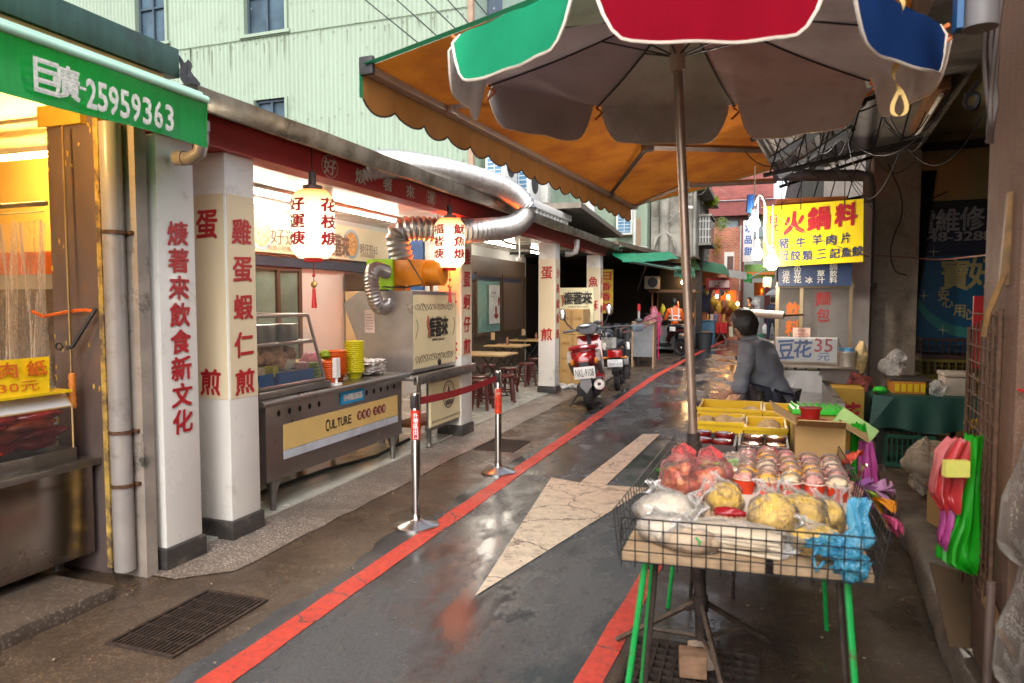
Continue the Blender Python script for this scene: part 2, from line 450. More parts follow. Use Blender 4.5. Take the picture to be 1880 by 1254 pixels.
b = MB()
for k in range(150):
    x, y = R.choice([(R.uniform(-3.3, -2.25), R.uniform(2.2, 9)), (R.uniform(-.5, .75), R.uniform(2.4, 7))]); r_ = R.uniform(.003, .011)
    if any(h[0] - .02 < x < h[1] + .02 and h[2] - .02 < y < h[3] + .02 for h in HOLES): continue
    b.blob((x, y, .006 + r_ * .3), (r_, r_ * R.uniform(.6, 1.2), r_ * .6), k, .4, 1)
tag(b.build('grit', M('grit_mix', (.2, .15, .1), .8, 0, .8, 30), None), 'loose grit and crumbs scattered over the gutter and the wet ground', 'grit', None, 'stuff')
# drain grates
def grate(x0, x1, y0, y1, nx, ny, label, bars='y', mat=None):
    b = MB(); z0, z1 = -.03, .012; f = .018
    b.b(x0, x0 + f, y0, y1, z0, z1); b.b(x1 - f, x1, y0, y1, z0, z1)
    b.b(x0 + f, x1 - f, y0, y0 + f, z0, z1); b.b(x0 + f, x1 - f, y1 - f, y1, z0, z1)
    for i in range(1, nx):
        x = x0 + f + (x1 - x0 - 2 * f) * i / nx; b.b(x - .005, x + .005, y0 + f, y1 - f, z0, z1 - .003)
    for j in range(1, ny):
        y = y0 + f + (y1 - y0 - 2 * f) * j / ny; b.b(x0 + f, x1 - f, y - .006, y + .006, z0, z1 - .006)
    return tag(b.build('drain_grate', mat or rustd, None, False), label, 'drain grate')
grate(-2.9, -2.49, 2.43, 3.09, 15, 6, 'largest rusty drain grate in the rough gutter before the silver food cabinet', mat=M('grate_iron', (.055, .038, .03), .6, .4, .5, 30, .2, 90))
grate(-2.93, -2.48, 7.05, 7.66, 9, 16, 'rusty drain grate in the gutter beside the farther barrier post')
grate(-.55, .02, 2.75, 3.34, 11, 9, 'square mesh drain grate under the wire-fenced stall')
grate(-2.75, -2.35, 10.6, 11.0, 9, 9, 'small worn drain grate by the red scooter')
# ---------------------------------------------------------------- the open-fronted food shop on the left
FX = -3.35
tube_e = E('tube_light', (1, .9, .76), 26)
lantern_e = None
shop = thing('food_shop', 'open-fronted food shop with white red-lettered columns and a red fascia', 'shop building', (-4.5, 9.4, 0))
ceil_m = M('glossy_ceiling_panel', (.72, .66, .57), .22, 0, .06, 1.5, rv=.08)
wall_w = M('shop_white_wall', (.72, .73, .7), .6, 0, .05, 2)
panel_b = M('brown_wall_panel', (.1, .07, .05), .45, 0, .2, 4, 0, 40, (6, 6, .6))
b = MB(); b.b(-6.6, -5.7, 4.3, 17.2, 0, 3.0); b.build('back_wall', wall_w, shop, False)
b = MB(); b.b(-5.7, -4.02, 4.2, 4.3, 0, 2.76); b.b(-4.12, -4.02, 3.25, 4.2, 0, 2.76); b.build('side_wall', wall_w, shop, False)
b = MB()
for i in range(13):
    y0 = 3.3 + i * .98
    b.b(-5.7, -3.42, y0, y0 + .972, 2.76, 2.79)
b.build('ceiling', ceil_m, shop, False)
roofm = M('weathered_roof_metal', (.2, .19, .17), .55, .4, .3, 5, .1, 30, dirt=(.09, .06, .04), ds=3, dl=(.5, .7))
b = MB(); b.hexa([(-12, 3.2, 2.80), (-3.12, 3.2, 2.80), (-3.12, 15.9, 2.80), (-12, 15.9, 2.80), (-12, 3.2, 3.0), (-3.12, 3.2, 2.83), (-3.12, 15.9, 2.83), (-12, 15.9, 3.0)])
b.build('roof', roofm, shop, False)
fas_m = M('dark_red_fascia', (.36, .012, .014), .35, 0, .15, 3, dirt=(.2, .01, .012), ds=3)
b = MB(); b.b(-3.5, -3.3, 3.25, 15.6, 2.60, 2.795, .004)
fas = b.build('fascia', fas_m, shop, False)
def ring(b, c, u, v, r0, r1, n=28, asp=1):
    c, u, v = V(c), V(u), V(v)
    P = [[b.bm.verts.new(c + (u * math.cos(2 * PI * k / n) + v * (math.sin(2 * PI * k / n) * asp)) * r) for k in range(n)] for r in (r0, r1)]
    for k in range(n): b.face([P[0][k], P[0][(k + 1) % n], P[1][(k + 1) % n], P[1][k]])
    return b
its = []; rb = MB()
for ch, px, py in (('好', 605, 306), ('焿', 662, 324), ('著', 711, 338), ('來', 753, 352), ('運', 791, 363)):
    c = at(px, py, x=-3.3); its.append((ch, c, Y, Z, .17, .125, .015))
    if ch in '好運': ring(rb, c + X * .004, Y, Z, .108, .115, asp=.78)
letters(fas, its, greyink, brush=.06)
rb.build('emblem_ring', greyink, fas, False)
# battered sheet-metal gutter along the eave
gut_m = M('dented_gutter_metal', (.3, .27, .22), .4, .75, .35, 4, .5, 7, dirt=(.14, .1, .06), ds=2.2, dl=(.48, .7), rv=.15)
b = MB()
def gut(u, v):
    y = 3.22 + u * 12.4; k = noise.noise(V((y * 1.3, v * 2, 0)))
    P = [(-3.13, 2.845), (-3.02, 2.84), (-2.995, 2.832), (-3.0, 2.76), (-3.02, 2.715), (-3.045, 2.71), (-3.28, 2.792)]
    p = P[round(v * 6)]
    return V((p[0] + .014 * k, y, p[1] + .008 * noise.noise(V((y * 2, 0, v)))))
b.grid(gut, 90, 6); b.build('gutter', gut_m, shop)
colm = M('white_tiled_column', (.74, .71, .66), .24, 0, .05, 2, dirt=(.45, .38, .3), ds=5, dl=(.58, .8), rv=.08)
colb = M('black_column_base', (.045, .04, .038), .35, 0, .3, 8, dirt=(.14, .11, .09), ds=7, dl=(.55, .72))
stick = M('cream_sticker_film', (.72, .6, .4), .25, 0, .05, 2)
def shop_column(y0, d, left, street, cream=True, zc=(.96, 2.33)):
    b = MB(); b.b(FX - .3, FX, y0, y0 + d, .13, 2.6, .012); c = b.build('column', colm, shop, True, .4)
    b = MB(); b.b(FX - .315, FX + .018, y0 - .018, y0 + d + .015, 0, .13, .006); b.build('column_base', colb, c, True, .4)
    if cream:
        b = MB(); b.b(FX - .288, FX - .012, y0 - .003, y0, zc[0], zc[1]); b.b(FX, FX + .003, y0 + .012, y0 + d - .012, zc[0], zc[1])
        b.build('sticker', stick, c, False)
    its = []
    for ch, z, s in left: its.append((ch, (FX - .15, y0 - .004, z), X, Z, s, s * 1.08, .025))
    for ch, z, s in street: its.append((ch, (FX + .004, y0 + d / 2, z), Y, Z, s * 1.1, s, .025))
    letters(c, its, redink, brush=.12)
    return c
def run(t, z0, z1, s): return [(ch, z0 + (z1 - z0) * i / max(1, len(t) - 1), s) for i, ch in enumerate(t)]
shop_column(3.25, .29, [], run('焿著來飲食新文化', 2.03, .885, .14), False)
shop_column(3.81, .29, [('蛋', 2.13, .17), ('煎', 1.075, .16)], run('雞蛋蝦仁煎', 2.09, 1.07, .165))
shop_column(7.68, .33, [('合', 1.58, .19), ('庚', 1.03, .2)], run('雞蛋蚵仔煎', 2.14, 1.07, .18))
shop_column(11.7, .3, [('蛋', 2.09, .19), ('煎', 1.03, .19)], run('沙茶魷魚焿', 2.08, 1.04, .15))
shop_column(15.25, .3, [('魚', 2.02, .2), ('酥', 1.5, .2), ('焿', .99, .2)], run('花枝酥焿', 2.05, 1.1, .15))
# windows and doors in the back wall
def back_window(y0, y1, z0, z1, fr=.06, mid=True, label=None, gm=None):
    b = MB(); x = -5.7
    b.b(x, x + .05, y0, y0 + fr, z0, z1); b.b(x, x + .05, y1 - fr, y1, z0, z1); b.b(x, x + .05, y0 + fr, y1 - fr, z1 - fr, z1); b.b(x, x + .05, y0 + fr, y1 - fr, z0, z0 + fr)
    if mid: b.b(x, x + .055, (y0 + y1) / 2 - .03, (y0 + y1) / 2 + .03, z0 + fr, z1 - fr)
    w = b.build('window', woodd, shop, False, label=label)
    b = MB(); b.b(x + .002, x + .02, y0 + fr, y1 - fr, z0 + fr, z1 - fr)
    b.build('pane', gm or M('green_glass', (.16, .24, .2), .08, 0, .3, 2), w, False); return w
back_window(6.85, 7.8, .05, 2.05)
b = MB(); b.b(-5.7, -5.66, 12.9, 17.0, .02, 2.55); b.build('wood_panelling', panel_b, shop, False)
def wwin(y0, y1, gm):
    b = MB(); x = -5.655
    for a in ((y0, y0 + .07, .85, 2.2), (y1 - .07, y1, .85, 2.2), (y0 + .07, y1 - .07, 2.13, 2.2), (y0 + .07, y1 - .07, .85, .92)): b.b(x, x + .05, *a)
    w = b.build('window', woodd, shop, False); b = MB(); b.b(x, x + .02, y0 + .07, y1 - .07, .92, 2.13); b.build('pane', gm, w, False)
wwin(13.65, 15.2, M('teal_glass', (.2, .36, .32), .1, 0, .1)); wwin(15.25, 16.9, M('brown_shutter', (.13, .085, .06), .5, 0, .2, 20))
b = MB(); b.b(-5.7, -5.62, 5.2, 16.6, 2.04, 2.16); b.build('wall_beam', M('dark_blue_beam', (.03, .04, .07), .5), shop, False)
# menu board along the back wall, brown menu wall
mb = thing('menu_board', 'long cream menu board with bowls of food along the back wall', 'menu board', (-5.55, 7.5, 2.17))
b = MB(); b.b(-5.62, -5.56, 4.4, 10.0, 2.19, 2.67, .006); bd = b.build('board', M('lit_cream_board', (.78, .68, .46), .4, 0, .03), mb, False)
bowlm = [M('menu_bowl_red', (.35, .05, .04), .4), M('menu_bowl_blue', (.3, .45, .52), .4), M('menu_food', (.55, .3, .1), .6, 0, .6, 25), M('menu_food_green', (.5, .42, .25), .6, 0, .7, 30)]
for k, (py, yy) in enumerate(((420, at(375, 420, x=-5.56).y), (432, at(480, 432, x=-5.56).y), (455, at(645, 455, x=-5.56).y))):
    c = V((-5.556, yy, 2.42)); pb = MB(); pb.m(0 if k == 0 else 1); ring(pb, c, Y, Z, .17, .21); pb.m(2 + k % 2)
    pb.poly([c + Y * .17 * math.cos(a * PI / 12) + Z * .17 * math.sin(a * PI / 12) for a in range(24)]); pb.build('bowl_picture', bowlm, mb, False)
letters(mb, [('好運焿', at(535, 437, x=-5.556), Y, Z, .8, .2, 0), ('焿著來', at(620, 450, x=-5.556), Y, Z, .55, .3, .03), ('蚵仔煎65', at(677, 458, x=-5.556), Y, Z, .5, .15, 0), ('60', at(347, 410, x=-5.556), Y, Z, .14, .1, 0),
  ('街頭小吃傳統好味', at(525, 457, x=-5.556), Y, Z, .7, .06, 0), ('古早味蛋煎', at(675, 470, x=-5.556), Y, Z, .4, .05, 0)], M('brown_menu_ink', (.16, .11, .07), .6))
wm = thing('wall_menu', 'dark brown wall menu with white writing, seen between the two nearest columns', 'menu', (-5.66, 5.8, .9))
b = MB(); b.b(-5.7, -5.65, 4.9, 6.5, .9, 2.03); b.build('panel', panel_b, wm, False)
its = [('來', at(358, 502, x=-5.645), Y, Z, .3, .36, .03)]
for k, t in enumerate(('紅燒焿25', '魷魚焿60', '蝦仁焿65')): its += column(t, at(344 + 12 * k, 548, x=-5.645), Y, Z, .085, .07, .08)
for k, t in enumerate(('好運蛋餅煎炸', '小菜豆腐滷味', '飯麵粉湯冬粉')): its += column(t, at(344 + 11 * k, 596, x=-5.645), Y, Z, .045, .04, .05)
letters(wm, its, whiteink)
# strip lights
def strip_light(x, y0, y1, label, z=2.705):
    t = thing('ceiling_lamp', label, 'ceiling lamp', (x, (y0 + y1) / 2, z), 'strip lights under the shop ceiling')
    b = MB(); b.b(x - .05, x + .05, y0, y1, z + .02, z + .05, .004); b.b(x - .02, x + .02, y0, y0 + .03, z - .02, z + .02); b.b(x - .02, x + .02, y1 - .03, y1, z - .02, z + .02)
    b.build('housing', whiteboard, t)
    b = MB(); b.tube([(x, y0 + .03, z), (x, y1 - .03, z)], .016, 8); b.build('tube', tube_e, t)
for x, a, c, l in ((-4.8, 4.1, 5.3, 'lit strip light above the gap between the two nearest columns'), (-4.75, 5.6, 6.8, 'lit strip light just left of the first lantern'), (-5.3, 6.2, 7.4, 'lit strip light close above the cream menu board'),
        (-4.78, 7.15, 8.8, 'longest lit strip light, right of the first lantern'), (-4.7, 11.6, 12.8, 'lit strip light nearest the orange-lit column'), (-4.85, 11.7, 13.9, 'lit strip light over the dining tables'), (-4.95, 15.2, 16.4, 'farthest lit strip light in the dining room'), (-4.2, 9.4, 10.6, 'lit strip light over the exhaust duct')):
    strip_light(x, a, c, l)
# big paper lanterns with red writing
paper = None
def lantern(c, h, r, words, label, rot):
    t = thing('paper_lantern', label, 'lantern', (c[0], c[1], c[2] - h / 2 - .45), 'paper lanterns under the shop eave')
    ma, nt, o = newmat('lit_lantern_paper')
    g = nd(nt, 'ShaderNodeNewGeometry'); s = nd(nt, 'ShaderNodeSeparateXYZ'); nt.links.new(g.outputs['Position'], s.inputs[0])
    mr = nd(nt, 'ShaderNodeMapRange'); mr.inputs[1].default_value = c[2] - h / 2; mr.inputs[2].default_value = c[2] + h / 2; nt.links.new(s.outputs[2], mr.inputs[0])
    cr = ramp(nt, mr.outputs[0], [(0., (1, .6, .33)), (.3, (1, .8, .55)), (.75, (1, .72, .42)), (1., (.9, .25, .05))])
    e = nd(nt, 'ShaderNodeEmission', Strength=1.0); nt.links.new(cr.outputs[0], e.inputs[0]); nt.links.new(e.outputs[0], o.inputs[0])
    prof = []; n = 22
    for i in range(n * 2 + 1):
        q = i / (n * 2); z = -h / 2 + h * q
        k = min(1, (math.sin(PI * min(1, max(0, .06 + q * .88))) * 1.9)) ** .8
        prof.append((r * (.42 + .58 * min(1, k)) * (1 - (.012 if i % 2 else 0)), z))
    b = MB(); b.lathe(prof, c, 28); b.build('paper', ma, t)
    b = MB(); b.lathe([(0, 0), (r * .46, 0), (r * .46, .035), (r * .2, .045), (.03, .05), (.03, .14), (0, .14)], (c[0], c[1], c[2] + h / 2), 16)
    b.tube([(c[0], c[1], c[2] + h / 2 + .14), (c[0], c[1], 2.78)], .006, 6); b.build('cap', M('lantern_cap', (.05, .025, .02), .5), t)
    b = MB(); b.lathe([(0, -.03), (r * .4, -.03), (r * .43, 0), (0, 0)], (c[0], c[1], c[2] - h / 2), 16); b.build('base_ring', redpaint, t)
    z = c[2] - h / 2 - .03
    b = MB(); b.tube([(c[0], c[1], z), (c[0], c[1], z - .2)], .004, 5); b.m(1).blob((c[0], c[1], z - .17), (.028, .012, .028), 1, 0, 2); b.m(0).blob((c[0], c[1], z - .1), (.015,) * 3, 2, 0, 2)
    b.lathe([(0, 0), (.012, 0), (.022, -.15), (0, -.15)], (c[0], c[1], z - .2), 8); b.build('tassel', [redpaint, M('brass', (.5, .33, .1), .35, .8)], t)
    its = []
    for a, wd, s in words:
        for i, ch in enumerate(wd):
            its.append((ch, (c[0], c[1], c[2] + h * .27 - i * h * .245), V((math.cos(a + PI / 2), math.sin(a + PI / 2), 0)), Z, s, h * .19, .03, a))
    for it in its:
        a = it[-1]
        def bend(q, e, a=a):
            d = q - V(c); u = V((math.cos(a + PI / 2), math.sin(a + PI / 2), 0)); k = d.dot(u) / r
            return V((c[0] + math.cos(a + k) * (r + .004 + e), c[1] + math.sin(a + k) * (r + .004 + e), q.z))
        letters(t, [it[:7]], redink, brush=.08, bend=bend)
    return t
va = lambda x, y: math.atan2(-y, -x)
a0 = va(-3.24, 4.62); a1 = va(-3.22, 7.1)
lantern((-3.24, 4.62, 2.2), .51, .165, [(a0 - .82, '好運焿', .15), (a0 + .82, '花枝焿', .15)], 'large lit paper lantern nearest the front, hung under the red fascia', 0)
lantern((-3.22, 7.08, 2.24), .53, .165, [(a1 - .85, '福著焿', .15), (a1 + .75, '魷魚焿', .15)], 'lit paper lantern beside the orange-glowing column and exhaust duct', 0)
# ---------------------------------------------------------------- exhaust duct, fan and hood
duct_m = M('ribbed_foil_duct', (.42, .41, .4), .4, .9, .2, 20, .15, 60)
def ribbed(b, pts, r, step=.056, seg=22, amp=.1):
    P = [V(p) for p in pts]; out = []
    for k in range(3):
        Q = [P[0]]
        for a, c in zip(P, P[1:]): Q += [a * .75 + c * .25, a * .25 + c * .75]
        P = Q + [P[-1]]
    L = [0]
    for a, c in zip(P, P[1:]): L.append(L[-1] + (c - a).length)
    n = int(L[-1] / step) * 2; j = 0
    for i in range(n + 1):
        s = L[-1] * i / n
        while j < len(L) - 2 and L[j + 1] < s: j += 1
        out.append(P[j] + (P[j + 1] - P[j]) * ((s - L[j]) / max(1e-6, L[j + 1] - L[j])))
    return b.tube(out, [r * (1 + (amp if i % 2 else -amp)) for i in range(n + 1)], seg)
dt = thing('exhaust_duct', 'thick silver flexible exhaust duct looping over the shop gutter', 'duct', (-3.3, 7, 2))
b = MB(); ribbed(b, [(-3.42, 5.5, 2.72), (-3.34, 5.75, 2.88), (-3.14, 6.6, 2.95), (-3.02, 7.4, 2.97), (-2.9, 8.1, 2.95), (-2.76, 8.5, 2.76), (-2.84, 8.15, 2.5), (-3.02, 7.55, 2.42), (-3.3, 7.25, 2.38), (-3.6, 7.0, 2.42), (-3.8, 6.95, 2.38), (-3.77, 6.98, 2.15), (-3.74, 7.0, 2.0)], .125)
b.build('hose', duct_m, dt)
fn = thing('exhaust_fan', 'orange exhaust fan box with a lime green side plate on the hood', 'fan', (-3.7, 7.0, 1.72))
org = M('orange_fan_paint', (.62, .2, .01), .35, 0, .15, 8); lime = M('lime_plate', (.35, .62, .02), .4, 0, .1)
b = MB(); b.b(-3.84, -3.46, 6.86, 7.22, 1.78, 2.06, .01); b.tube([(-3.46, 7.04, 1.92), (-3.28, 7.04, 1.92)], .14, 24)
b.tube([(-3.62, 6.84, 1.72), (-3.62, 6.84, 1.79)], .02); b.tube([(-3.5, 7.2, 1.72), (-3.5, 7.2, 1.79)], .02); b.b(-3.8, -3.76, 6.85, 7.2, 1.72, 1.78); b.build('fan_body', org, fn)
b = MB(); b.b(-4.1, -3.78, 6.82, 6.85, 1.74, 2.07); b.build('plate', lime, fn, False)
b = MB(); b.tube([(-3.6, 6.85, 2.06), (-3.5, 6.8, 1.95), (-3.42, 6.84, 1.8), (-3.6, 6.8, 1.76), (-3.9, 6.8, 1.77)], .008, 6); b.build('wire', rope, fn)
hs_ = thing('exhaust_hose', 'short grey ribbed hose curling from the fan plate into the hood', 'hose', (-3.75, 6.6, 1.5))
b = MB(); ribbed(b, [(-3.86, 6.82, 1.93), (-3.86, 6.6, 1.96), (-3.8, 6.4, 1.9), (-3.76, 6.36, 1.7), (-3.74, 6.42, 1.55), (-3.72, 6.56, 1.55), (-3.72, 6.62, 1.6)], .075, .03, 18, .06); b.build('hose', M('grey_ribbed_hose', (.36, .33, .31), .35, .8, .1), hs_)
bl = MB(); bl.b(-4.6, -4.1, 8.2, 8.25, 1.75, 2.4); tag(bl.build('blue_sheet', M('blue_tarp', (.01, .12, .42), .5), None, False), 'blue plastic sheet hanging behind the silver duct', 'sheet')
# griddle cart with the tall steel hood
gc = thing('griddle_cart', 'steel griddle cart with a tall cream-papered hood beside the lit column', 'food cart', (-3.6, 7.1, .02))
hood_m = M('hood_steel', (.5, .46, .44), .36, .9, .12, 5, .03, 100, rv=.1)
b = MB(); b.prism([(-4.25, 1.58), (-4.05, 1.72), (-3.42, 1.72), (-3.42, .86), (-3.95, .86), (-4.02, 1.05)], (0, 6.58, 0), X, Z, (0, 1.1, 0)); b.build('hood', hood_m, gc, False)
paperc = M('cream_print', (.74, .63, .38), .45, 0, .06, 3)
b = MB(); b.b(-3.42, -3.414, 6.6, 7.66, .9, 1.68)
hp = b.build('printed_front', paperc, gc, False)
inkb = M('brown_line_ink', (.1, .07, .06), .6)
letters(hp, [('焿著來', (-3.413, 7.18, 1.33), Y, Z, .5, .22, .03), ('KENG ZHE LAI', (-3.413, 7.18, 1.19), Y, Z, .3, .025, .02)], blackink, brush=.1)
b = MB()
for z0, h in ((1.55, .09), (1.0, .1)):
    for k in range(26):
        y = 6.66 + k * .037; pts = [(-3.411, y + .03 * math.cos(a) * (1 + .4 * math.sin(3 * a + k)), z0 + h * .5 * math.sin(a * 1 + k) * (.5 + .5 * R.random())) for a in [j * .9 for j in range(6)]]
        b.tube(pts, .0022, 3)
for yc in (6.66, 7.6):
    b.tube([(-3.411, yc + .03 * math.sin(a), 1.42 - a * .05) for a in [j * .5 for j in range(9)]], .004, 3)
b.build('ink_drawing', inkb, hp)
b = MB(); b.tube([(-3.411, 6.93 - .02 * math.sin(k * .8), 1.46 - k * .035) for k in range(8)], [.006, .012, .018, .02, .018, .014, .01, .004], 6); b.build('squid_drawing', M('brown_red_ink', (.3, .09, .05), .6), hp)
b = MB(); b.tube([(-3.45, 7.2, .93), (-3.4, 7.2, .93)], .035, 14); b.build('burner_port', black, gc)
b = MB(); b.b(-4.1, -3.28, 6.4, 7.95, .8, .845, .008); b.b(-3.32, -3.27, 6.4, 7.95, .76, .86, .008); b.build('worktop', steel, gc)
b = MB(); b.b(-3.4, -3.37, 6.9, 7.86, .24, .78); fp = b.build('front_panel', paperc, gc, False)
b = MB(); ring(b, (-3.366, 7.36, .55), Y, Z, .15, .165, asp=.95); ring(b, (-3.366, 7.36, .55), Y, Z, .12, .125, asp=.95)
for z in (.29, .73):
    for k in range(16): b.tube([(-3.366, 6.94 + k * .056 + .02 * math.cos(a), z + .014 * math.sin(a)) for a in (0, 1.5, 3, 4.5)], .003, 3)
b.prism([(-.05, -.02), (0, .1), (.05, -.02)], (-3.368, 7.36, .56), Y, Z, (.002, 0, 0)); b.build('emblem', inkb, fp, False)
letters(fp, [('焿著來', (-3.366, 7.36, .46), Y, Z, .2, .06, .03)], inkb)
b = MB()
for x in (-3.42, -4.0):
    for y in (6.95, 7.85): b = MB(); b.b(x - .02, x + .02, y - .02, y + .02, .06, .8); b.lathe([(0, 0), (.03, 0), (.03, .04), (0, .05)], (x, y, .02), 8); b.build('leg', steel_d, gc, False)
b = MB(); b.b(-3.44, -3.38, 6.9, 7.88, .2, .24); b.build('lower_rail', steel_d, gc, False)
b = MB(); b.b(-3.9, -3.6, 7.0, 7.8, .2, .24); b.m(0)
for x in (-3.88, -3.62):
    for y in (7.03, 7.77): b.b(x, x + .03, y, y + .03, .02, .2)
tag(b.build('wooden_stool', M('orange_wood', (.3, .12, .05), .6), None, False), 'low brown wooden bench under the griddle cart', 'stool')
nt_ = MB(); nt_.b(-3.98, -3.86, 6.572, 6.576, 1.28, 1.52); n_ = tag(nt_.build('price_note', M('pink_paper', (.75, .6, .55), .7), None, False), 'small pink printed note stuck on the side of the steel hood', 'note')
letters(n_, [('焿羹湯麵飯', (-3.92, 6.571, 1.5 - k * .03), X, Z, .09, .012, 0) for k in range(1, 7)], inkb)
# glow lamp that lights the column orange
gl = thing('heat_lamp', 'small glowing orange-red bulb hung behind the second lantern', 'lamp', (-3.52, 7.45, 2.0))
b = MB(); b.blob((-3.52, 7.42, 2.2), (.045, .045, .06), 3, 0, 2); b.build('bulb', E('red_bulb', (1, .12, .012), 330), gl)
b = MB(); b.lathe([(0, .1), (.02, .1), (.025, .04), (.02, .04)], (-3.52, 7.42, 2.2), 10); b.tube([(-3.52, 7.42, 2.3), (-3.52, 7.42, 2.76)], .005, 5); b.build('socket', black, gl)
# ---------------------------------------------------------------- front serving counter
ct = thing('serving_counter', 'long brushed steel serving counter with a cream CULTURE panel', 'counter', (-3.7, 5.35, .02))
cst = M('counter_steel', (.34, .31, .3), .36, .95, .14, 6, .04, 120, (1, .2, 1), rv=.1)
b = MB(); b.b(-4.25, -3.455, 4.3, 6.4, .26, .84, .006); bd = b.build('cabinet', cst, ct)
b = MB(); b.b(-4.3, -3.42, 4.2, 6.47, .84, .885, .01); b.tube([(-3.41, 4.2, .865), (-3.41, 6.47, .865)], .024, 12); b.build('worktop', steel, ct)
b = MB(); b.b(-3.455, -3.449, 4.5, 6.3, .47, .67); pn = b.build('sign_panel', M('cream_counter_panel', (.68, .47, .17), .4, 0, .06), ct, False)
ser = [('C', 0), ('U', 1), ('L', 2), ('T', 3), ('U', 4), ('R', 5), ('E', 6)]
its = [(c, (-3.4485, 5.07 + i * .058, .568), Y, Z, .05, .075 if i else .1, 0.012) for c, i in ser]
letters(pn, its, blackink)
b = MB()
for y in (5.58, 5.66, 5.74, 5.86, 5.94, 6.02): b.poly([(-3.4465, y + .043 * math.cos(a * PI / 8), .575 + .043 * math.sin(a * PI / 8)) for a in range(16)])
b.build('dots', M('dark_red_dot', (.2, .02, .02), .5), pn, False)
letters(pn, [(ch, (-3.444, y, .575), Y, Z, .05, .055, 0) for ch, y in zip('飲食新文化焿', (5.58, 5.66, 5.74, 5.86, 5.94, 6.02))], cream)
b = MB(); b.b(-3.455, -3.448, 4.5, 6.3, .4, .465); b.build('bright_strip', M('light_strip', (.6, .66, .74), .3, .3), ct, False)
b = MB()
for y in [4.45 + .13 * i for i in range(5)] + [5.72 + .13 * i for i in range(5)]:
    b.poly([(-3.4535, y + .021 * math.cos(a * PI / 8), .765 + .025 * math.sin(a * PI / 8)) for a in range(16)])
b.poly([(-3.98 + .02 * math.cos(a * PI / 8), 4.2985, .72 + .02 * math.sin(a * PI / 8)) for a in range(16)])
b.build('vent_hole', M('hole_black', (.006, .006, .006), .9), ct, False)
for x, y in ((-3.5, 4.42), (-3.5, 6.28), (-4.2, 4.42), (-4.2, 6.28)):
    b = MB(); b.lathe([(0, 0), (.022, 0), (.026, .1), (.03, .14), (.065, .24), (0, .24)], (x, y, .02), 14); b.build('leg', steel_d, ct)
bs_ = MB(); bs_.b(-3.45, -3.444, 5.28, 5.66, .71, .82); o_ = tag(bs_.build('queue_sign', M('cyan_blue_sign', (.01, .3, .62), .4), None, False), 'small blue takeaway queue sign stuck on the counter front', 'sign')
letters(o_, [('外帶點餐區', (-3.4435, 5.47, .765), Y, Z, .3, .06, .03)], whiteink)
# glass food case on the counter
fc = thing('food_display_case', 'slant-fronted glass food case on the left end of the counter', 'display case', (-3.7, 4.75, .885))
fr = M('case_frame', (.5, .45, .42), .3, .9)
y0, y1 = 4.28, 5.12
A, B_, C_, D_ = (-3.5, .96), (-3.66, 1.5), (-4.2, 1.5), (-4.2, .96)
b = MB()
for y in (y0, y1):
    for p, q in ((A, B_), (B_, C_), (C_, D_), (A, D_)): b.tube([(p[0], y, p[1]), (q[0], y, q[1])], .015, 6)
    b.tube([(-3.6, y, 1.28), (-4.2, y, 1.28)], .012, 6)
for p in (A, B_, C_, D_, (-3.6, 1.28)): b.tube([(p[0], y0, p[1]), (p[0], y1, p[1])], .015, 6)
b.build('frame', fr, fc)
b = MB(); b.b(-4.24, -3.46, y0 - .04, y1 + .04, .89, .945, .012); b.build('base_tray', steel_d, fc)
b = MB(); b.poly([(A[0], y0, A[1]), (A[0], y1, A[1]), (B_[0], y1, B_[1]), (B_[0], y0, B_[1])])
for y in (y0, y1): b.poly([(A[0], y, A[1]), (B_[0], y, B_[1]), (C_[0], y, C_[1]), (D_[0], y, D_[1])])
b.build('glass', film('case_glass', (.97, 1, .98), .0, (.8, .8, .8), .03, .02, 3), fc, False)
b = MB(); b.b(-4.18, -3.62, y0 + .02, y1 - .02, 1.27, 1.278); b.build('shelf', glass, fc, False)
for k, (x, y) in enumerate(((-3.85, 4.45), (-3.82, 4.72), (-3.8, 4.98))):
    t = MB(); t.lathe([(0, 1.28), (.11, 1.28), (.115, 1.29), (.115, 1.42), (.12, 1.425), (.105, 1.42), (.1, 1.3), (0, 1.3)], (x, y, 0), 20)
    tag(t.build('metal_pot', steel, None), ('steel pot on the glass shelf, half hidden by the column', 'steel pot in the middle of the glass case shelf', 'steel pot at the open right end of the glass case shelf')[k], 'pot', 'pots on the case shelf')
t = MB()
for k in range(16): t.blob((-3.69 - R.uniform(0, .22), 4.34 + k * .047, 1.16 + R.uniform(-.05, .06)), (.1, .085, .06), k, .35, 3)
tag(t.build('fried_food', M('fried_brown', (.6, .3, .15), .5, 0, .5, 22, .5, 60), None), 'bagged brown fried food heaped inside the glass case', 'food')
t = MB(); t.b(-3.95, -3.58, 4.62, 5.08, .95, .96); z=.95
for q in ((-3.95, -3.935, 4.62, 5.08), (-3.595, -3.58, 4.62, 5.08), (-3.935, -3.595, 4.62, 4.635), (-3.935, -3.595, 5.065, 5.08)): t.b(q[0], q[1], q[2], q[3], .96, 1.05)
bt = tag(t.build('blue_tray', M('blue_basket', (.01, .13, .42), .4), None, False), 'blue plastic basket on the floor of the glass case, right half', 'basket')
copy_tree(bt, bt.location + V((-.02, -.44, 0)), label='blue plastic basket in the glass case close to the white column', sc=(1, .75, 1))
t = MB(); t.b(-3.86, -3.68, 4.78, 4.98, 1.06, 1.13, .01); tag(t.build('tofu_block', M('tofu', (.72, .6, .45), .6), None), 'pale block of tofu above the blue basket', 'food')
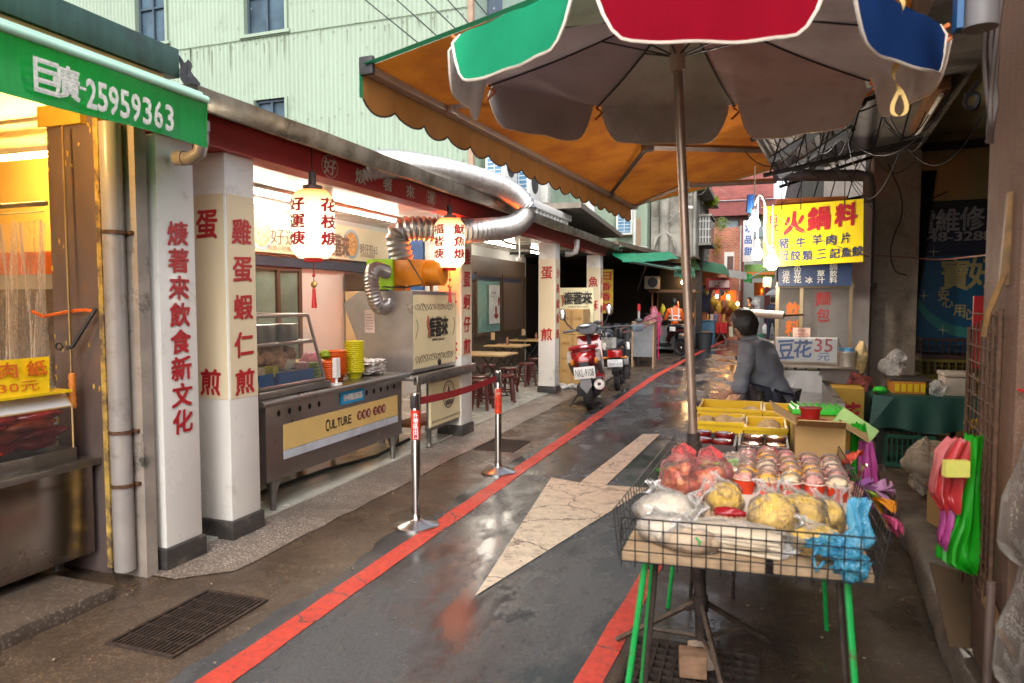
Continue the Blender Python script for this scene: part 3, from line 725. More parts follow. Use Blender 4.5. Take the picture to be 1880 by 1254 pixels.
for k, (yy, c_, l) in enumerate(((4.45, (.7, .5, .3), 'cream packet on the case floor near the white column'), (4.62, (.65, .55, .05), 'yellow packet in the middle of the glass case'), (5.02, (.7, .35, .3), 'pinkish packet at the right end of the glass case'))):
    t = MB(); t.ob((-3.66, yy, 1.06), (.1, .12, .09), .3 * k, .02); tag(t.build('food_packet', M('case_packet_%d' % k, c_, .4, 0, .3, 20), None), l, 'packet')
t = MB(); t.blob((-3.72, 4.85, 1.0), (.09, .2, .07), 4, .3, 3); tag(t.build('milky_bag', milky, None), 'crumpled clear bag against the slanted case glass', 'bag')
# bowls, cups and bags on the counter
def stack_bowls(x, y, n, r, mat, label, z=.885, dz=.019, tall=.06):
    b = MB(); prof = [(0, 0), (r * .6, 0)]
    for k in range(n): prof += [(r * .86, tall + k * dz - .008), (r, tall + k * dz), (r, tall + k * dz + .005), (r * .88, tall + k * dz + .006)]
    prof += [(r * .8, tall + n * dz - .02), (r * .5, tall + n * dz - .06), (0, tall + n * dz - .06)]
    b.lathe(prof, (x, y, z), 24)
    return tag(b.build('bowl_stack', mat, None), label, 'bowls')
orp = M('orange_bowl_plastic', (.75, .13, .01), .35, 0, .06); ylp = M('lime_yellow_plastic', (.66, .6, .01), .35, 0, .06)
stack_bowls(-3.6, 5.35, 8, .095, orp, 'shorter stack of orange plastic bowls at the counter edge'); stack_bowls(-3.72, 5.62, 12, .105, orp, 'taller stack of orange plastic bowls beside the yellow stack')
stack_bowls(-3.66, 5.85, 16, .095, ylp, 'tall stack of lime yellow plastic bowls wrapped in film')
stack_bowls(-3.62, 5.15, 5, .06, M('green_cup', (.25, .42, .03), .4), 'green plastic cups stacked beside the glass case', dz=.03, tall=.08)
t = MB(); t.tube([(-3.5, 5.3, .885), (-3.5, 5.3, .9)], .05, 14); t.tube([(-3.5, 5.3, .9), (-3.5, 5.3, 1.1)], .012, 8); t.b(-3.52, -3.48, 5.27, 5.33, .95, 1.12); tag(t.build('ticket_stand', whiteboard, None), 'white upright ticket holder before the orange bowls', 'holder')
t = MB()
for k in range(16):
    a0_ = R.uniform(-.15, .15); s_ = R.uniform(.8, 1.05)
    t.grid(lambda u, v: V((-3.74 + (u - .5) * .3 * s_ + .03 * noise.noise(V((u * 5, v * 5, k))), 6.18 + (v - .5) * .36 * s_ + a0_ * (u - .5) * .2 + .03 * noise.noise(V((u * 6, v * 4, k + 9))), .892 + k * .008 + .022 * noise.noise(V((u * 7, v * 7, k * 2))) + .01)), 14, 14)
tag(t.build('plastic_bag_pile', M('white_plastic_film', (.78, .7, .66), .4, 0, .1), None, False), 'loose pile of white plastic bags on the counter by the hood', 'bags')
t = MB(); t.blob((-3.85, 5.42, 1.02), (.1, .12, .13), 5, .4, 3); tag(t.build('pink_bag', film('pink_film', (1, .7, .75), .35, (.8, .25, .35), .3), None), 'pink plastic bag behind the orange bowls', 'bag')
t = MB(); t.blob((-3.75, 5.5, 1.13), (.05, .05, .04), 5, .4, 3); tag(t.build('herb_bunch', M('herb_green', (.3, .45, .02), .6, 0, .5, 40), None), 'bright green herbs poking up among the bowls', 'vegetables')
t = MB(); t.b(-4.5, -3.95, 5.4, 7.1, .98, 1.02, .005)
for q in ((-4.4, 5.5), (-4.4, 7.0), (-4.05, 5.5), (-4.05, 7.0)): t.b(q[0] - .02, q[0] + .02, q[1] - .02, q[1] + .02, .02, .98)
tag(t.build('prep_table', tabletop, None, False), 'pale wood prep table behind the serving counter', 'table')
t = MB(); t.tube([(-4.2, 4.0, .03), (-3.9, 4.6, .03), (-3.85, 5.6, .03), (-3.7, 6.3, .03), (-3.8, 7.2, .03)], .018, 8); tag(t.build('floor_cable', rope, None), 'black hose lying on the tiles under the counter', 'hose')
# ---------------------------------------------------------------- floor-standing cooler, dining furniture
ac = thing('air_conditioner', 'tall cream floor-standing air conditioner by the white back wall', 'air conditioner', (-5.35, 9.3, .02))
acm = M('cream_ac_plastic', (.68, .56, .3), .4, 0, .05)
b = MB(); b.b(-5.65, -5.25, 8.8, 9.75, .02, 1.75, .012); b.build('body', acm, ac)
b = MB(); b.b(-5.65, -5.27, 8.8, 9.75, 1.76, 2.0); 
for k in range(6): b.b(-5.27, -5.25, 8.82, 9.73, 1.78 + k * .036, 1.795 + k * .036)
b.build('air_outlet', M('dark_brown_plastic', (.08, .06, .04), .5), ac, False)
b = MB()
for k in range(26): b.b(-5.25, -5.243, 8.86, 9.69, .4 + k * .028, .415 + k * .028)
b.build('grille', M('olive_grille', (.36, .3, .12), .5), ac, False)
def dining_table(x, y, label, sx=.75, sy=.62):
    t = thing('dining_table', label, 'table', (x, y, .02), 'folding tables in the dining room')
    b = MB(); b.b(x - sx / 2, x + sx / 2, y - sy / 2, y + sy / 2, .725, .755, .006); b.build('tabletop', tabletop, t)
    for s in (-1, 1):
        b = MB(); yy = y + s * (sy / 2 - .1); b.tube([(x - .27, yy, .03), (x + .2, yy, .72)], .012, 6); b.tube([(x + .27, yy, .03), (x - .2, yy, .72)], .012, 6); b.tube([(x - .3, yy, .03), (x + .3, yy, .03)], .013, 6); b.build('leg', dark, t)
dining_table(-4.25, 10.8, 'nearest pale wood folding table in the dining room', .85, .7); dining_table(-4.65, 12.9, 'pale wood folding table in the middle, with sauce bottles'); dining_table(-4.75, 14.8, 'farthest pale wood folding table, by the window', .9, .6)
for x, y, z, l in ((-4.95, 12.9, .755, 'napkin and sauce caddy on the middle dining table'), (-4.95, 14.75, .755, 'orange-lidded sauce caddy on the farthest dining table')):
    b = MB(); b.b(x - .1, x + .06, y - .08, y + .08, z, z + .09); b.m(1).ob((x, y, z + .16), (.07, .07, .14), .3); b.m(2).lathe([(0, 0), (.03, 0), (.03, .1), (.012, .13), (.012, .16), (0, .16)], (x + .3, y, z), 10)
    tag(b.build('sauce_caddy', [black, M('tan_box', (.5, .33, .18), .6), M('sauce_glass', (.3, .15, .1), .2)], None, False), l, 'caddy', 'caddies on the dining tables')
stm = M('maroon_stool_plastic', (.085, .014, .012), .3, 0, .15)
def stool(x, y, label, a=0):
    t = thing('plastic_stool', label, 'stool', (x, y, .02), 'maroon plastic stools in the dining room')
    b = MB(); b.lathe([(0, .45), (.13, .45), (.15, .44), (.155, .42), (.15, .4), (0, .4)], (x, y, .01), 20); b.build('seat', stm, t)
    for k in range(4):
        an = a + PI / 4 + k * PI / 2; c, s = math.cos(an), math.sin(an); b = MB()
        b.tube([(x + c * .12, y + s * .12, .42), (x + c * .15, y + s * .15, .2), (x + c * .175, y + s * .175, .02)], [.03, .026, .022], 7); b.build('leg', stm, t)
    b = MB(); b.tube([(x + .145 * math.cos(k * PI / 8), y + .145 * math.sin(k * PI / 8), .2) for k in range(16)], .012, 6, closed=True); b.build('ring', stm, t)
for k, (x, y, l) in enumerate(((-3.85, 9.6, 'nearest maroon stool, half behind the orange-lit column'), (-3.78, 10.4, 'maroon stool at the lane side of the nearest dining table'), (-4.1, 10.1, 'maroon stool tucked under the near edge of the nearest dining table'), (-4.15, 11.55, 'maroon stool between the nearest and middle dining tables'),
        (-4.3, 13.55, 'maroon stool on the far side of the middle dining table'), (-4.12, 12.5, 'maroon stool at the lane side of the middle dining table'), (-4.15, 14.2, 'maroon stool before the farthest dining table, near the fourth column'), (-4.65, 11.9, 'maroon stool deep behind the nearest dining table'))): stool(x, y, l, k * .5)
po = MB(); po.b(-5.6, -5.59, 14.35, 15.0, 1.1, 1.95); p_ = tag(po.build('wall_poster', M('poster_white', (.7, .72, .7), .5), None, False), 'white food poster on the teal window of the dining room', 'poster')
b = MB(); b.lathe([(0, 0), (.09, .02), (.14, .1), (.13, .11), (0, .1)], (-5.58, 14.75, 1.2), 14, None, .1, 1); b.blob((-5.585, 14.75, 1.38), (.012, .06, .1), 2, .4, 2); b.blob((-5.585, 14.92, 1.6), (.01, .06, .1), 4, .4, 2); b.build('food_picture', M('poster_food', (.35, .06, .04), .5, 0, .5, 12), p_)
letters(p_, [('花枝焿', (-5.588, 14.6, 1.78), Y, Z, .3, .05, 0), ('酸甜古早味道', (-5.588, 14.55, 1.7), Y, Z, .22, .025, 0)], inkb)
wf = thing('wall_fan', 'small white ceiling spotlight bracket near the dining tables', 'bracket', (-4.3, 12.6, 2.3))
b = MB(); b.tube([(-4.3, 12.6, 2.76), (-4.3, 12.6, 2.42)], .014, 6); b.lathe([(0, 0), (.07, .02), (.09, .08), (0, .09)], (-4.3, 12.6, 2.33), 12); b.build('bracket', whiteboard, wf)
# queue barrier
bp = thing('queue_barrier', 'pair of steel queue posts joined by a dark red belt', 'barrier', (-2.32, 5.3, 0))
def post(x, y, red):
    b = MB(); b.lathe([(0, 0), (.165, 0), (.165, .012), (.15, .022), (.05, .045), (.036, .06), (.032, .1), (.032, .955), (.03, .96), (0, .96)], (x, y, .004), 28); p = b.build('post', M('satin_steel_post', (.5, .47, .45), .24, 1, .08, 4, .02, 90), bp)
    b = MB()
    if red == 1: b.lathe([(.0332, .56), (.0332, .8)], (x, y, .004), 24); b.build('red_tape', M('red_tape', (.62, .05, .02), .4, 0, .3, 20, dirt=(.6, .5, .45), ds=12, dl=(.6, .68)), p)
    else: b.lathe([(.0335, .63), (.0335, .84)], (x, y, .004), 24); b.build('label', M('red_label', (.62, .03, .015), .4), p)
    b = MB(); b.b(x - .02, x + .02, y - .045, y + .045, .86, .95, .004); b.build('belt_clip', dark, p)
    return p
p1 = post(-2.32, 4.5, 0); p2 = post(-2.316, 6.17, 1)
d = V((2.32, -4.5, 0)).normalized(); u = V((-d.y, d.x, 0))
letters(p1, column('外帶區出口', V((-2.32, 4.5, .81)) + d * .036, u, Z, .034, .034, .038, .02), whiteink)
b = MB(); b.grid(lambda s, v: V((-2.32 + .004 * s, 4.54 + 1.59 * s, .875 + .055 * v - .1 * s * (1 - s))), 16, 2); b.build('belt', M('dark_red_belt', (.3, .012, .02), .6, 0, .15, 30, trl=.1), bp)
# ---------------------------------------------------------------- nearest shop on the left: warm-lit meat stall
ms = thing('meat_shop', 'warm yellow-lit shop front with a scuffed grey-purple pier at far left', 'shop building', (-4.6, 2.0, 0))
ywall = M('warm_yellow_wall', (.72, .5, .16), .35, 0, .08, 2)
b = MB(); b.b(-7, -4.02, 4.05, 4.18, .075, 2.9); b.b(-7, -6.9, -3, 4.05, .075, 2.9); b.build('wall', ywall, ms, False)
b = MB(); b.b(-7, -3.35, -3, 3.1, 2.78, 2.84); b.b(-7, -4.02, 3.1, 4.18, 2.78, 2.84); b.build('ceiling', ywall, ms, False)
pier_m = M('scuffed_pier_paint', (.17, .125, .115), .4, .25, .25, 3, .08, 20, (1, 1, .4), dirt=(.3, .13, .03), ds=4.5, dl=(.6, .76))
b = MB(); b.b(-4.02, -3.62, 3.1, 3.2, 0, 2.7); b.build('pier', pier_m, ms, False)
b = MB()
for k in range(46):
    x = R.choice([-4.015, -3.63, R.uniform(-4, -3.65)]); z = R.choice([R.uniform(.1, 2.6), R.uniform(2.4, 2.65), R.uniform(1.1, 1.4)])
    b.poly([(x + R.uniform(.004, .016) * math.cos(a) * R.uniform(.3, 1), 3.0985, z + R.uniform(.006, .03) * math.sin(a)) for a in (0, .9, 1.9, 2.8, 3.9, 5.2)])
b.build('paint_chip', M('yellow_paint_chip', (.62, .4, .06), .6), ms, False)
b = MB(); b.b(-3.62, -3.585, 3.07, 3.2, .05, 2.66); b.build('pier_trim', M('flaking_yellow_lit_trim', (.5, .33, .08), .5, 0, .4, 12, dirt=(.12, .08, .06), ds=9, dl=(.45, .6)), ms, False)  # pier edge; the yellow lamplight on it is put into the colour
b = MB(); b.b(-3.585, -3.37, 3.12, 3.2, 0, 2.62)
b.build('concrete_jamb', M('stained_jamb', (.3, .25, .21), .8, 0, .2, 5, .1, 40, dirt=(.05, .045, .035), ds=3.5, dl=(.55, .66)), ms, False)
b = MB(); b.b(-4.04, -3.7, 3.06, 3.14, 2.64, 2.76); b.build('bracket_box', M('yellow_lit_box', (.6, .38, .05), .5), ms, False)  # box coloured yellow for the lamplight on its underside
fgm = M('dark_green_fascia', (.028, .075, .055), .35, .2, .2, 4, 0, 40, (1, 6, .3), dirt=(.02, .03, .025), ds=4)
b = MB(); b.b(-3.4, -3.3, -2, 3.4, 2.945, 3.115, .006); b.build('fascia', fgm, ms)
b = MB(); b.grid(lambda u, v: V((-3.33 + .08 * v, 3.4 + .1 * u + .02 * math.sin(v * 9), 3.08 - .24 * v * (1 - .3 * u) + .02 * math.sin(u * 7))), 6, 8); b.build('hanging_tarp', M('black_tarp', (.02, .02, .02), .5), ms)
b = MB(); b.b(-3.6, -3.32, -2, 3.3, 2.84, 2.94); b.build('eave_board', M('warm_eave_wood', (.3, .17, .05), .6, 0, .3, 6, 0, 40, (9, 1, 9)), ms, False)
pv = M('grey_pvc_pipe', (.3, .27, .25), .35, 0, .15, 3, dirt=(.14, .11, .09), ds=5, dl=(.55, .75))
dp = thing('downpipe', 'grey plastic downpipe beside the scuffed pier at the left', 'pipe', (-3.47, 3.06, 0))
b = MB(); b.tube([(-3.47, 3.06, .06), (-3.48, 3.06, 2.62)], .058, 18); b.build('pipe', pv, dp)
for z in (.55, .86, 2.0):
    b = MB(); b.tube([(-3.47, 3.06, z), (-3.47, 3.06, z + .02)], .064, 18); b.b(-3.55, -3.39, 3.1, 3.13, z, z + .02); b.build('clamp', rust, dp)
def elbow(pts, label, r=.045):
    b = MB(); b.tube(pts, r, 14)
    for a, c in ((0, 1), (-1, -2)):
        p, q = V(pts[a]), V(pts[c]); d = (q - p).normalized() * .06; b.tube([p, p + d], r * 1.15, 14)
    return tag(b.build('gutter_elbow', pv, None), label, 'pipe')
elbow([(-3.3, 3.36, 2.47), (-3.2, 3.36, 2.46), (-3.13, 3.36, 2.49), (-3.11, 3.36, 2.56), (-3.11, 3.36, 2.67)], 'short grey elbow pipe poking out at the top of the first white column', .04)
elbow([(-3.3, 12.2, 2.43), (-3.2, 12.2, 2.43), (-3.12, 12.2, 2.46), (-3.1, 12.2, 2.55), (-3.1, 12.2, 2.68)], 'short dark elbow pipe at the top of the fourth column, above the stacked cartons')
# green awning with phone number
ga = thing('green_awning', 'bright green awning with a white stencilled phone number, upper left', 'awning', (-3.0, 1.6, 2.45))
gfab = M('green_vinyl', (.005, .2, .04), .3, 0, .12, 5, .05, 20, (1, 5, .4), dirt=(.004, .1, .03), ds=6, dl=(.6, .8), trl=.25)
def val(u, v):
    y = -1.5 + u * 4.68; return V((-2.9 - .015 * math.sin(v * 3) + .012 * noise.noise(V((y * 2.5, v * 2, 4))), y, 2.71 - .245 * v + .006 * math.sin(y * 5)))
b = MB(); b.grid(val, 60, 6); b.grid(lambda u, v: V((-2.9 - .5 * v, -1.5 + u * 4.68, 2.71 + .11 * v)), 20, 3)
b.poly([(-2.9, 3.18, 2.71), (-2.91, 3.18, 2.47), (-3.1, 3.2, 2.55), (-3.4, 3.18, 2.82)])
vl = b.build('valance', gfab, ga)
b = MB(); b.tube([(-2.905, -1.5, 2.725), (-2.905, 3.18, 2.725)], .022, 10); b.tube([(-2.935, -1.5, 2.755), (-2.935, 3.17, 2.755)], .016, 8); b.build('front_bar', M('pale_highlight_hem', (.4, .66, .5), .2, 0, .1, 3, coat=.5), ga)  # white highlight along the awning top is put into the pale hem colour
its = [(ch, at(px, py, x=-2.885), Y, Z, w_, h_, .03) for ch, px, py, w_, h_ in (('巨', 84, 142, .11, .135), ('廣', 122, 152, .11, .135), ('-', 150, 163, .03, .012))]
for k, ch in enumerate('25959363'): its.append((ch, at(166 + 20.5 * k, 173 + 6.3 * k, x=-2.885), Y, Z, .05, .125, .03))
letters(vl, its, M('stencil_white', (.6, .58, .52), .6, 0, .25, 50, dirt=(.08, .3, .12), ds=30, dl=(.6, .72)), lift=.006)
rdm = M('brass_rod', (.3, .19, .07), .35, .7, .2)
cr = thing('awning_crank', 'long brass awning crank rod with an orange grip hanging before the pier', 'crank rod', (-3.76, 3.0, 1.0))
b = MB(); b.tube([(-3.79, 3.02, 2.62), (-3.765, 3.0, 1.2)], .007, 8); b.build('rod', rdm, cr)
b = MB(); b.lathe([(0, .0)] + [(.017 + .004 * (k % 2), .02 * k) for k in range(11)] + [(0, .21)], (-3.762, 3.0, 1.0), 12); b.build('grip', M('orange_grip', (.6, .2, .03), .4), cr)
b = MB(); b.tube([(-3.63, 3.06, 1.58), (-3.75, 3.0, 1.36), (-3.78, 2.99, 1.35)], .012, 6); b.tube([(-3.83 + .03 * math.cos(k), 2.98, 1.36 + .02 * math.sin(k)) for k in range(7)], .006, 5); tag(b.build('hook_lever', dark, None), 'black hook lever fixed to the pier behind the crank rod', 'hook')
b = MB(); b.tube([(-4.06, 3.0, 1.56), (-4.0, 3.02, 1.53), (-3.8, 3.02, 1.56), (-3.7, 3.05, 1.57), (-3.65, 3.07, 1.56)], .01, 5); tag(b.build('orange_ribbon', M('orange_ribbon', (.7, .12, .01), .5), None), 'orange ribbon tied across the pier to hold the curtain', 'ribbon')
cu = thing('strip_curtain', 'clear vinyl curtain hanging from a rail in the warm-lit shop', 'curtain', (-4.6, 3.05, 1.1))
vin = film('vinyl_curtain', (1, .97, .93), .16, (.7, .6, .5), .1, .9, 14, (4, 4, .6))
b = MB(); b.grid(lambda u, v: V((-5.6 + 1.56 * u, 3.08 + .05 * math.sin(u * 95) * (.4 + .6 * v) + .03 * math.sin(u * 41 + v * 3), 2.12 - 1.15 * v - .03 * abs(math.sin(u * 30)) * (1 - v))), 150, 10); b.build('film', vin, cu)
b = MB(); b.tube([(-5.8, 3.08, 2.2), (-4.02, 3.08, 2.2)], .015, 8); b.tube([(-5.8, 3.06, 2.13), (-4.02, 3.06, 2.15)], .004, 5); b.build('rail', steel, cu)
l_ = thing('warm_tube_lamp', 'glowing warm tube lamp inside the yellow-lit shop', 'lamp', (-4.7, 3.4, 2.5))
b = MB(); b.tube([(-5.3, 3.5, 2.6), (-4.12, 3.5, 2.6)], .016, 8); b.build('tube', E('warm_tube', (1, .6, .17), 90), l_); b = MB(); b.b(-5.35, -4.08, 3.48, 3.52, 2.62, 2.66); b.build('housing', whiteboard, l_)
l2 = thing('warm_bulb_lamp', 'bare warm bulb hanging under the green awning, out of sight behind its valance', 'lamp', (-3.55, 2.2, 2.6))  # bulb added out of view to light the packets, pier and downpipe
b = MB(); b.blob((-3.5, 2.35, 2.6), (.04, .04, .05), 1, 0, 2); b.build('bulb', E('warm_bulb', (1, .6, .22), 230), l2); b = MB(); b.tube([(-3.5, 2.35, 2.65), (-3.5, 2.35, 2.84)], .015, 8); b.build('socket', black, l2)
rf_ = thing('refrigerator', 'steel refrigerator with an orange band behind the clear curtain', 'refrigerator', (-4.7, 3.7, .075))
b = MB(); b.b(-5.4, -4.2, 3.45, 4.0, .075, 1.95, .01); b.build('body', M('fridge_steel', (.42, .45, .47), .35, .6, .08), rf_); b = MB(); b.b(-5.41, -4.19, 3.44, 3.452, 1.8, 1.95); b.build('band', M('orange_band', (.7, .15, .02), .4), rf_, False)
b = MB(); b.b(-5.3, -4.3, 3.44, 3.45, 1.05, 1.7); b.build('door_panel', M('fridge_dark_glass', (.12, .09, .07), .15, 0, .5, 9), rf_, False)
# steel cabinet with the red meat packets
cb = thing('meat_cabinet', 'stainless steel cabinet with a glass-topped tray of red meat packets', 'cabinet', (-4.1, 2.0, .075))
cabm = M('mirror_steel', (.36, .31, .28), .2, 1, .12, 3, .03, 9, rv=.08)
b = MB(); b.b(-4.9, -3.7, .2, 3.06, .14, .66, .006); b.build('body', cabm, cb)
b = MB(); b.b(-4.95, -3.665, .2, 3.09, .66, .70, .006); b.b(-4.9, -3.72, .2, 2.98, .70, .78, .004); b.build('worktop', steel_d, cb)
for x in (-3.8, -4.7):
    for y in (.4, 2.9):
        b = MB(); b.lathe([(0, 0), (.03, 0), (.025, .07), (0, .07)], (x, y, .075), 10); b.build('leg', dark, cb)
b = MB(); P = [(-3.735, .78), (-3.735, 1.02), (-3.8, 1.1), (-4.35, 1.1), (-4.35, .78)]
for (a, c), (d, e) in zip(P, P[1:]): b.poly([(a, .3, c), (a, 2.97, c), (d, 2.97, e), (d, .3, e)])
b.poly([(a, 2.97, c) for a, c in P]); b.build('acrylic_case', film('acrylic', (1, .98, .96), .0, (.8, .8, .8), .03, .03, 3), cb, False)
b = MB()
for (a, c), (d, e) in zip(P, P[1:]): b.tube([(a, 2.97, c), (d, 2.97, e)], .006, 5)
for a, c in P[1:3]: b.tube([(a, .3, c), (a, 2.97, c)], .005, 5)
b.build('acrylic_edge', M('acrylic_edge', (.6, .42, .2), .2), cb)
pkm = [M('meat_red', (.42, .022, .012), .14, 0, .5, 9, .6, 18, coat=.6), M('meat_orange', (.55, .09, .015), .14, 0, .5, 9, .6, 18, coat=.6)]
def packet(x, y, z, mat):
    b = MB(); b.blob((x, y, z), (.13, .16, .042), R.random() * 20, .22, 3, 1.4); return b.build('meat_packet', mat, None)
n = 0
for k in range(5):
    for j in range(7):
        o = packet(-3.875 + R.uniform(-.02, .02) - .012 * k, 1.28 + j * .26 + (k % 2) * .06 - .04, .83 + k * .05, pkm[(k * 3 + j) % 4 == 0])
        tag(o, 'shiny wrapped packet of dark red dried meat in the glass tray' if (k * 3 + j) % 4 else 'wrapped packet of orange-red dried meat in the glass tray', 'meat packet', 'dark red meat packets' if (k * 3 + j) % 4 else 'orange-red meat packets')
sg = thing('price_sign', 'yellow slanted price sign reading 30元 on the glass tray', 'sign', (-3.8, 2.6, 1.1))
b = MB(); b.hexa([(-3.72, 2.2, 1.12), (-3.71, 2.2, 1.12), (-3.71, 2.82, 1.12), (-3.72, 2.82, 1.12), (-3.79, 2.2, 1.31), (-3.78, 2.2, 1.31), (-3.78, 2.88, 1.31), (-3.79, 2.88, 1.31)])
b.b(-3.9, -3.7, 2.2, 2.95, 1.105, 1.12); bd = b.build('board', M('yellow_acrylic', (.85, .58, .01), .3), sg, False)
up = V((-.07, .03, .19)); ink = M('orange_red_ink', (.6, .12, .01), .5)
letters(bd, [('紅', (-3.742, 2.43, 1.255), Y, up, .11, .085), ('肉', (-3.742, 2.615, 1.255), Y, up, .1, .085), ('紙', (-3.742, 2.775, 1.255), Y, up, .11, .085), ('30元', (-3.722, 2.66, 1.165), Y, up, .22, .055, 0)], ink, lift=.004)
# ---------------------------------------------------------------- mint corrugated building above the shop roof
gb = thing('mint_building', 'tall mint green corrugated metal building with dark windows, upper left', 'building', (-12, 14, 2.9))
mint = M('mint_corrugated_paint', (.235, .3, .225), .55, 0, .06, 1.2, 0, 40, (1, 1, .3), dirt=(.18, .235, .17), ds=1.6, dl=(.55, .8))
WY = 12.0
wins = [(at(250, 0, y=WY).x, at(304, 0, y=WY).x, at(300, 78, y=WY).z, 9.2), (at(450, 0, y=WY).x, at(524, 0, y=WY).x, at(480, 62, y=WY).z, 9.2), (at(468, 190, y=WY).x, at(525, 190, y=WY).x, 4.3, at(500, 181, y=WY).z)]
b = MB(); x = -23.0; prof = ((0, 0), (.02, -.012), (.05, -.012), (.07, 0), (.1, 0))
xs = []
while x < -5.0: xs += [(x + p[0], p[1]) for p in prof[:-1]]; x += .1
def col_seg(x0, d0, x1, d1, z0, z1):
    if z1 > z0: b.poly([(x0, WY + d0, z0), (x1, WY + d1, z0), (x1, WY + d1, z1), (x0, WY + d0, z1)])
for (x0, d0), (x1, d1) in zip(xs, xs[1:]):
    cx = (x0 + x1) / 2; cuts = sorted([(w[2], w[3]) for w in wins if w[0] < cx < w[1]]); z = 2.9
    for z0, z1 in cuts: col_seg(x0, d0, x1, d1, z, z0); z = z1
    col_seg(x0, d0, x1, d1, z, 15)
b.build('corrugated_wall', mint, gb, False)
b = MB()
for zs in (at(600, 62, y=WY).z, at(600, 215, y=WY).z, at(600, 330, y=WY).z + .2):
    for k in range(60): b.ob((-22 + k * .3 + .035, WY - .024, zs + R.uniform(-.01, .01)), (.03, .01, .03))
for k in range(90): b.ob((-5.2 - R.uniform(0, 12), WY - .024, R.uniform(4, 8.5)), (.02, .008, .025))
b.build('screw_heads', M('screw_grey', (.2, .22, .18), .6), gb, False)
zs = at(600, 52, y=WY).z
b = MB()
for k in range(70):
    x = R.uniform(-17, -5.3); z = R.choice([zs, at(600, 215, y=WY).z, at(600, 62, y=WY).z]) - .01; l_ = R.uniform(.1, .7); w_ = R.uniform(.008, .03)
    b.poly([(x, WY - .027, z), (x + w_, WY - .027, z), (x + w_ * .8, WY - .027, z - l_ * .6), (x + w_ * .4, WY - .027, z - l_), (x + w_ * .1, WY - .027, z - l_ * .5)])
b.build('rust_streak', M('pale_rust_streak', (.16, .19, .12), .7, 0, .3, 4), gb, False)
b = MB(); b.b(-23, -5.03, WY - .035, WY - .02, zs, zs + .014); b.build('sheet_seam', M('seam_grey_green', (.22, .28, .2), .6), gb, False)  # sheet joint, slightly darker than the wall paint
b = MB(); b.b(-5.06, -4.96, WY - .06, WY + .04, 2.9, 15); b.build('corner_trim', M('rust_trim', (.3, .2, .13), .6), gb, False)
bluf = M('blue_grey_frame', (.05, .075, .1), .4, .3)
for x0, x1, z0, z1 in wins:
    b = MB(); f = .05; y = WY + .06
    b.b(x0 - .06, x0, WY - .05, y + .1, z0, z1); b.b(x1, x1 + .06, WY - .05, y + .1, z0, z1); b.b(x0 - .12, x1 + .12, WY - .07, y + .1, z0 - .06, z0); tr = b.build('window_reveal', mint, gb, False)
    b = MB(); b.b(x0, x0 + f, y, y + .06, z0, z1); b.b(x1 - f, x1, y, y + .06, z0, z1); b.b(x0 + f, x1 - f, y, y + .06, z0, z0 + f); b.b(x0 + f, x1 - f, y, y + .06, z1 - f, z1)
    b.b((x0 + x1) / 2 - .02, (x0 + x1) / 2 + .02, y - .01, y + .05, z0 + f, z1 - f); b.b(x0 + f, x1 - f, y, y + .05, z0 + .75, z0 + .79); w_ = b.build('window', bluf, gb, False)
    b = MB(); b.b(x0 + f, x1 - f, y + .05, y + .06, z0 + f, z1 - f); b.build('pane', M('blue_glass', (.045, .075, .1), .2, 0, .6, 1.2, spec=.3), w_, False)
b = MB(); b.b(-23, -5.05, WY + .2, 25, 2.9, 15); b.build('core', M('mint_side', (.33, .42, .32), .6), gb, False)
tilg = brick('green_mosaic', (.2, .33, .22), (.28, .42, .28), (.4, .45, .38), 12, 'YZ', .5, .5, .06, .5)
b = MB(); b.b(-5.04, -5.0, WY + .1, 12.75, 2.9, 15); b.b(-5.05, -5.01, 13.5, 25, 2.9, 15); b.build('tiled_side', tilg, gb, False)
b = MB(); b.b(-5.06, -4.97, 12.75, 13.5, 5.9, 15); b.build('side_window', bluf, gb, False)
b = MB(); b.b(-5.06, -4.98, 12.75, 13.5, 2.9, 5.9); b.build('side_panel', white, gb, False)
acw = M('white_ac_case', (.74, .74, .71), .45, 0, .05); acg = M('blue_ac_grille', (.08, .2, .33), .5, 0, .2, 9)
def ac_unit(x, y, z, label, w=.36, h=.62, d=.75):
    t = thing('ac_unit', label, 'air conditioner', (x, y, z), 'outdoor units on the walls over the lane')
    b = MB(); b.b(x - w / 2, x + w / 2, y, y + d, z, z + h, .015); b.build('case', acw, t)
    b = MB(); b.b(x - w * .38, x + w * .38, y - .012, y, z + .06, z + h - .06); g = b.build('grille', acg, t, False)
    b = MB()
    for k in range(7): b.b(x - w * .38, x + w * .38, y - .02, y - .012, z + .1 + k * (h - .2) / 6, z + .112 + k * (h - .2) / 6)
    b.b(x - .006, x + .006, y - .021, y - .012, z + .06, z + h - .06); b.build('slat', acw, g, False)
    b = MB(); b.lathe([(.0, 0), (.22, 0), (.22, .01), (0, .012)], (x + w / 2, y + d / 2, z + h / 2), 18, Matrix.Rotation(PI / 2, 3, 'Y')); b.build('fan_guard', dark, t)
ac_unit(*at(908, 330, x=-4.65), 'white outdoor unit just right of the mint building corner'); ac_unit(*at(953, 364, x=-4.65), 'white outdoor unit above the white roof cover', .42, .7); ac_unit(*at(1146, 431, x=-4.0), 'white outdoor unit beyond the awning corner, by a drainpipe', .5, .8)
ac_unit(*at(1290, 470, x=-2.2), 'grey outdoor unit fixed below the barred window, by the brick wall', .4, .55)
b = MB(); b.tube([(-3.65, 21.3, 2.9), (-3.65, 21.3, 7)], .05, 8); tag(b.build('drainpipe', M('pale_pipe', (.5, .52, .48), .5), None), 'pale vertical drainpipe beyond the awning corner', 'pipe')
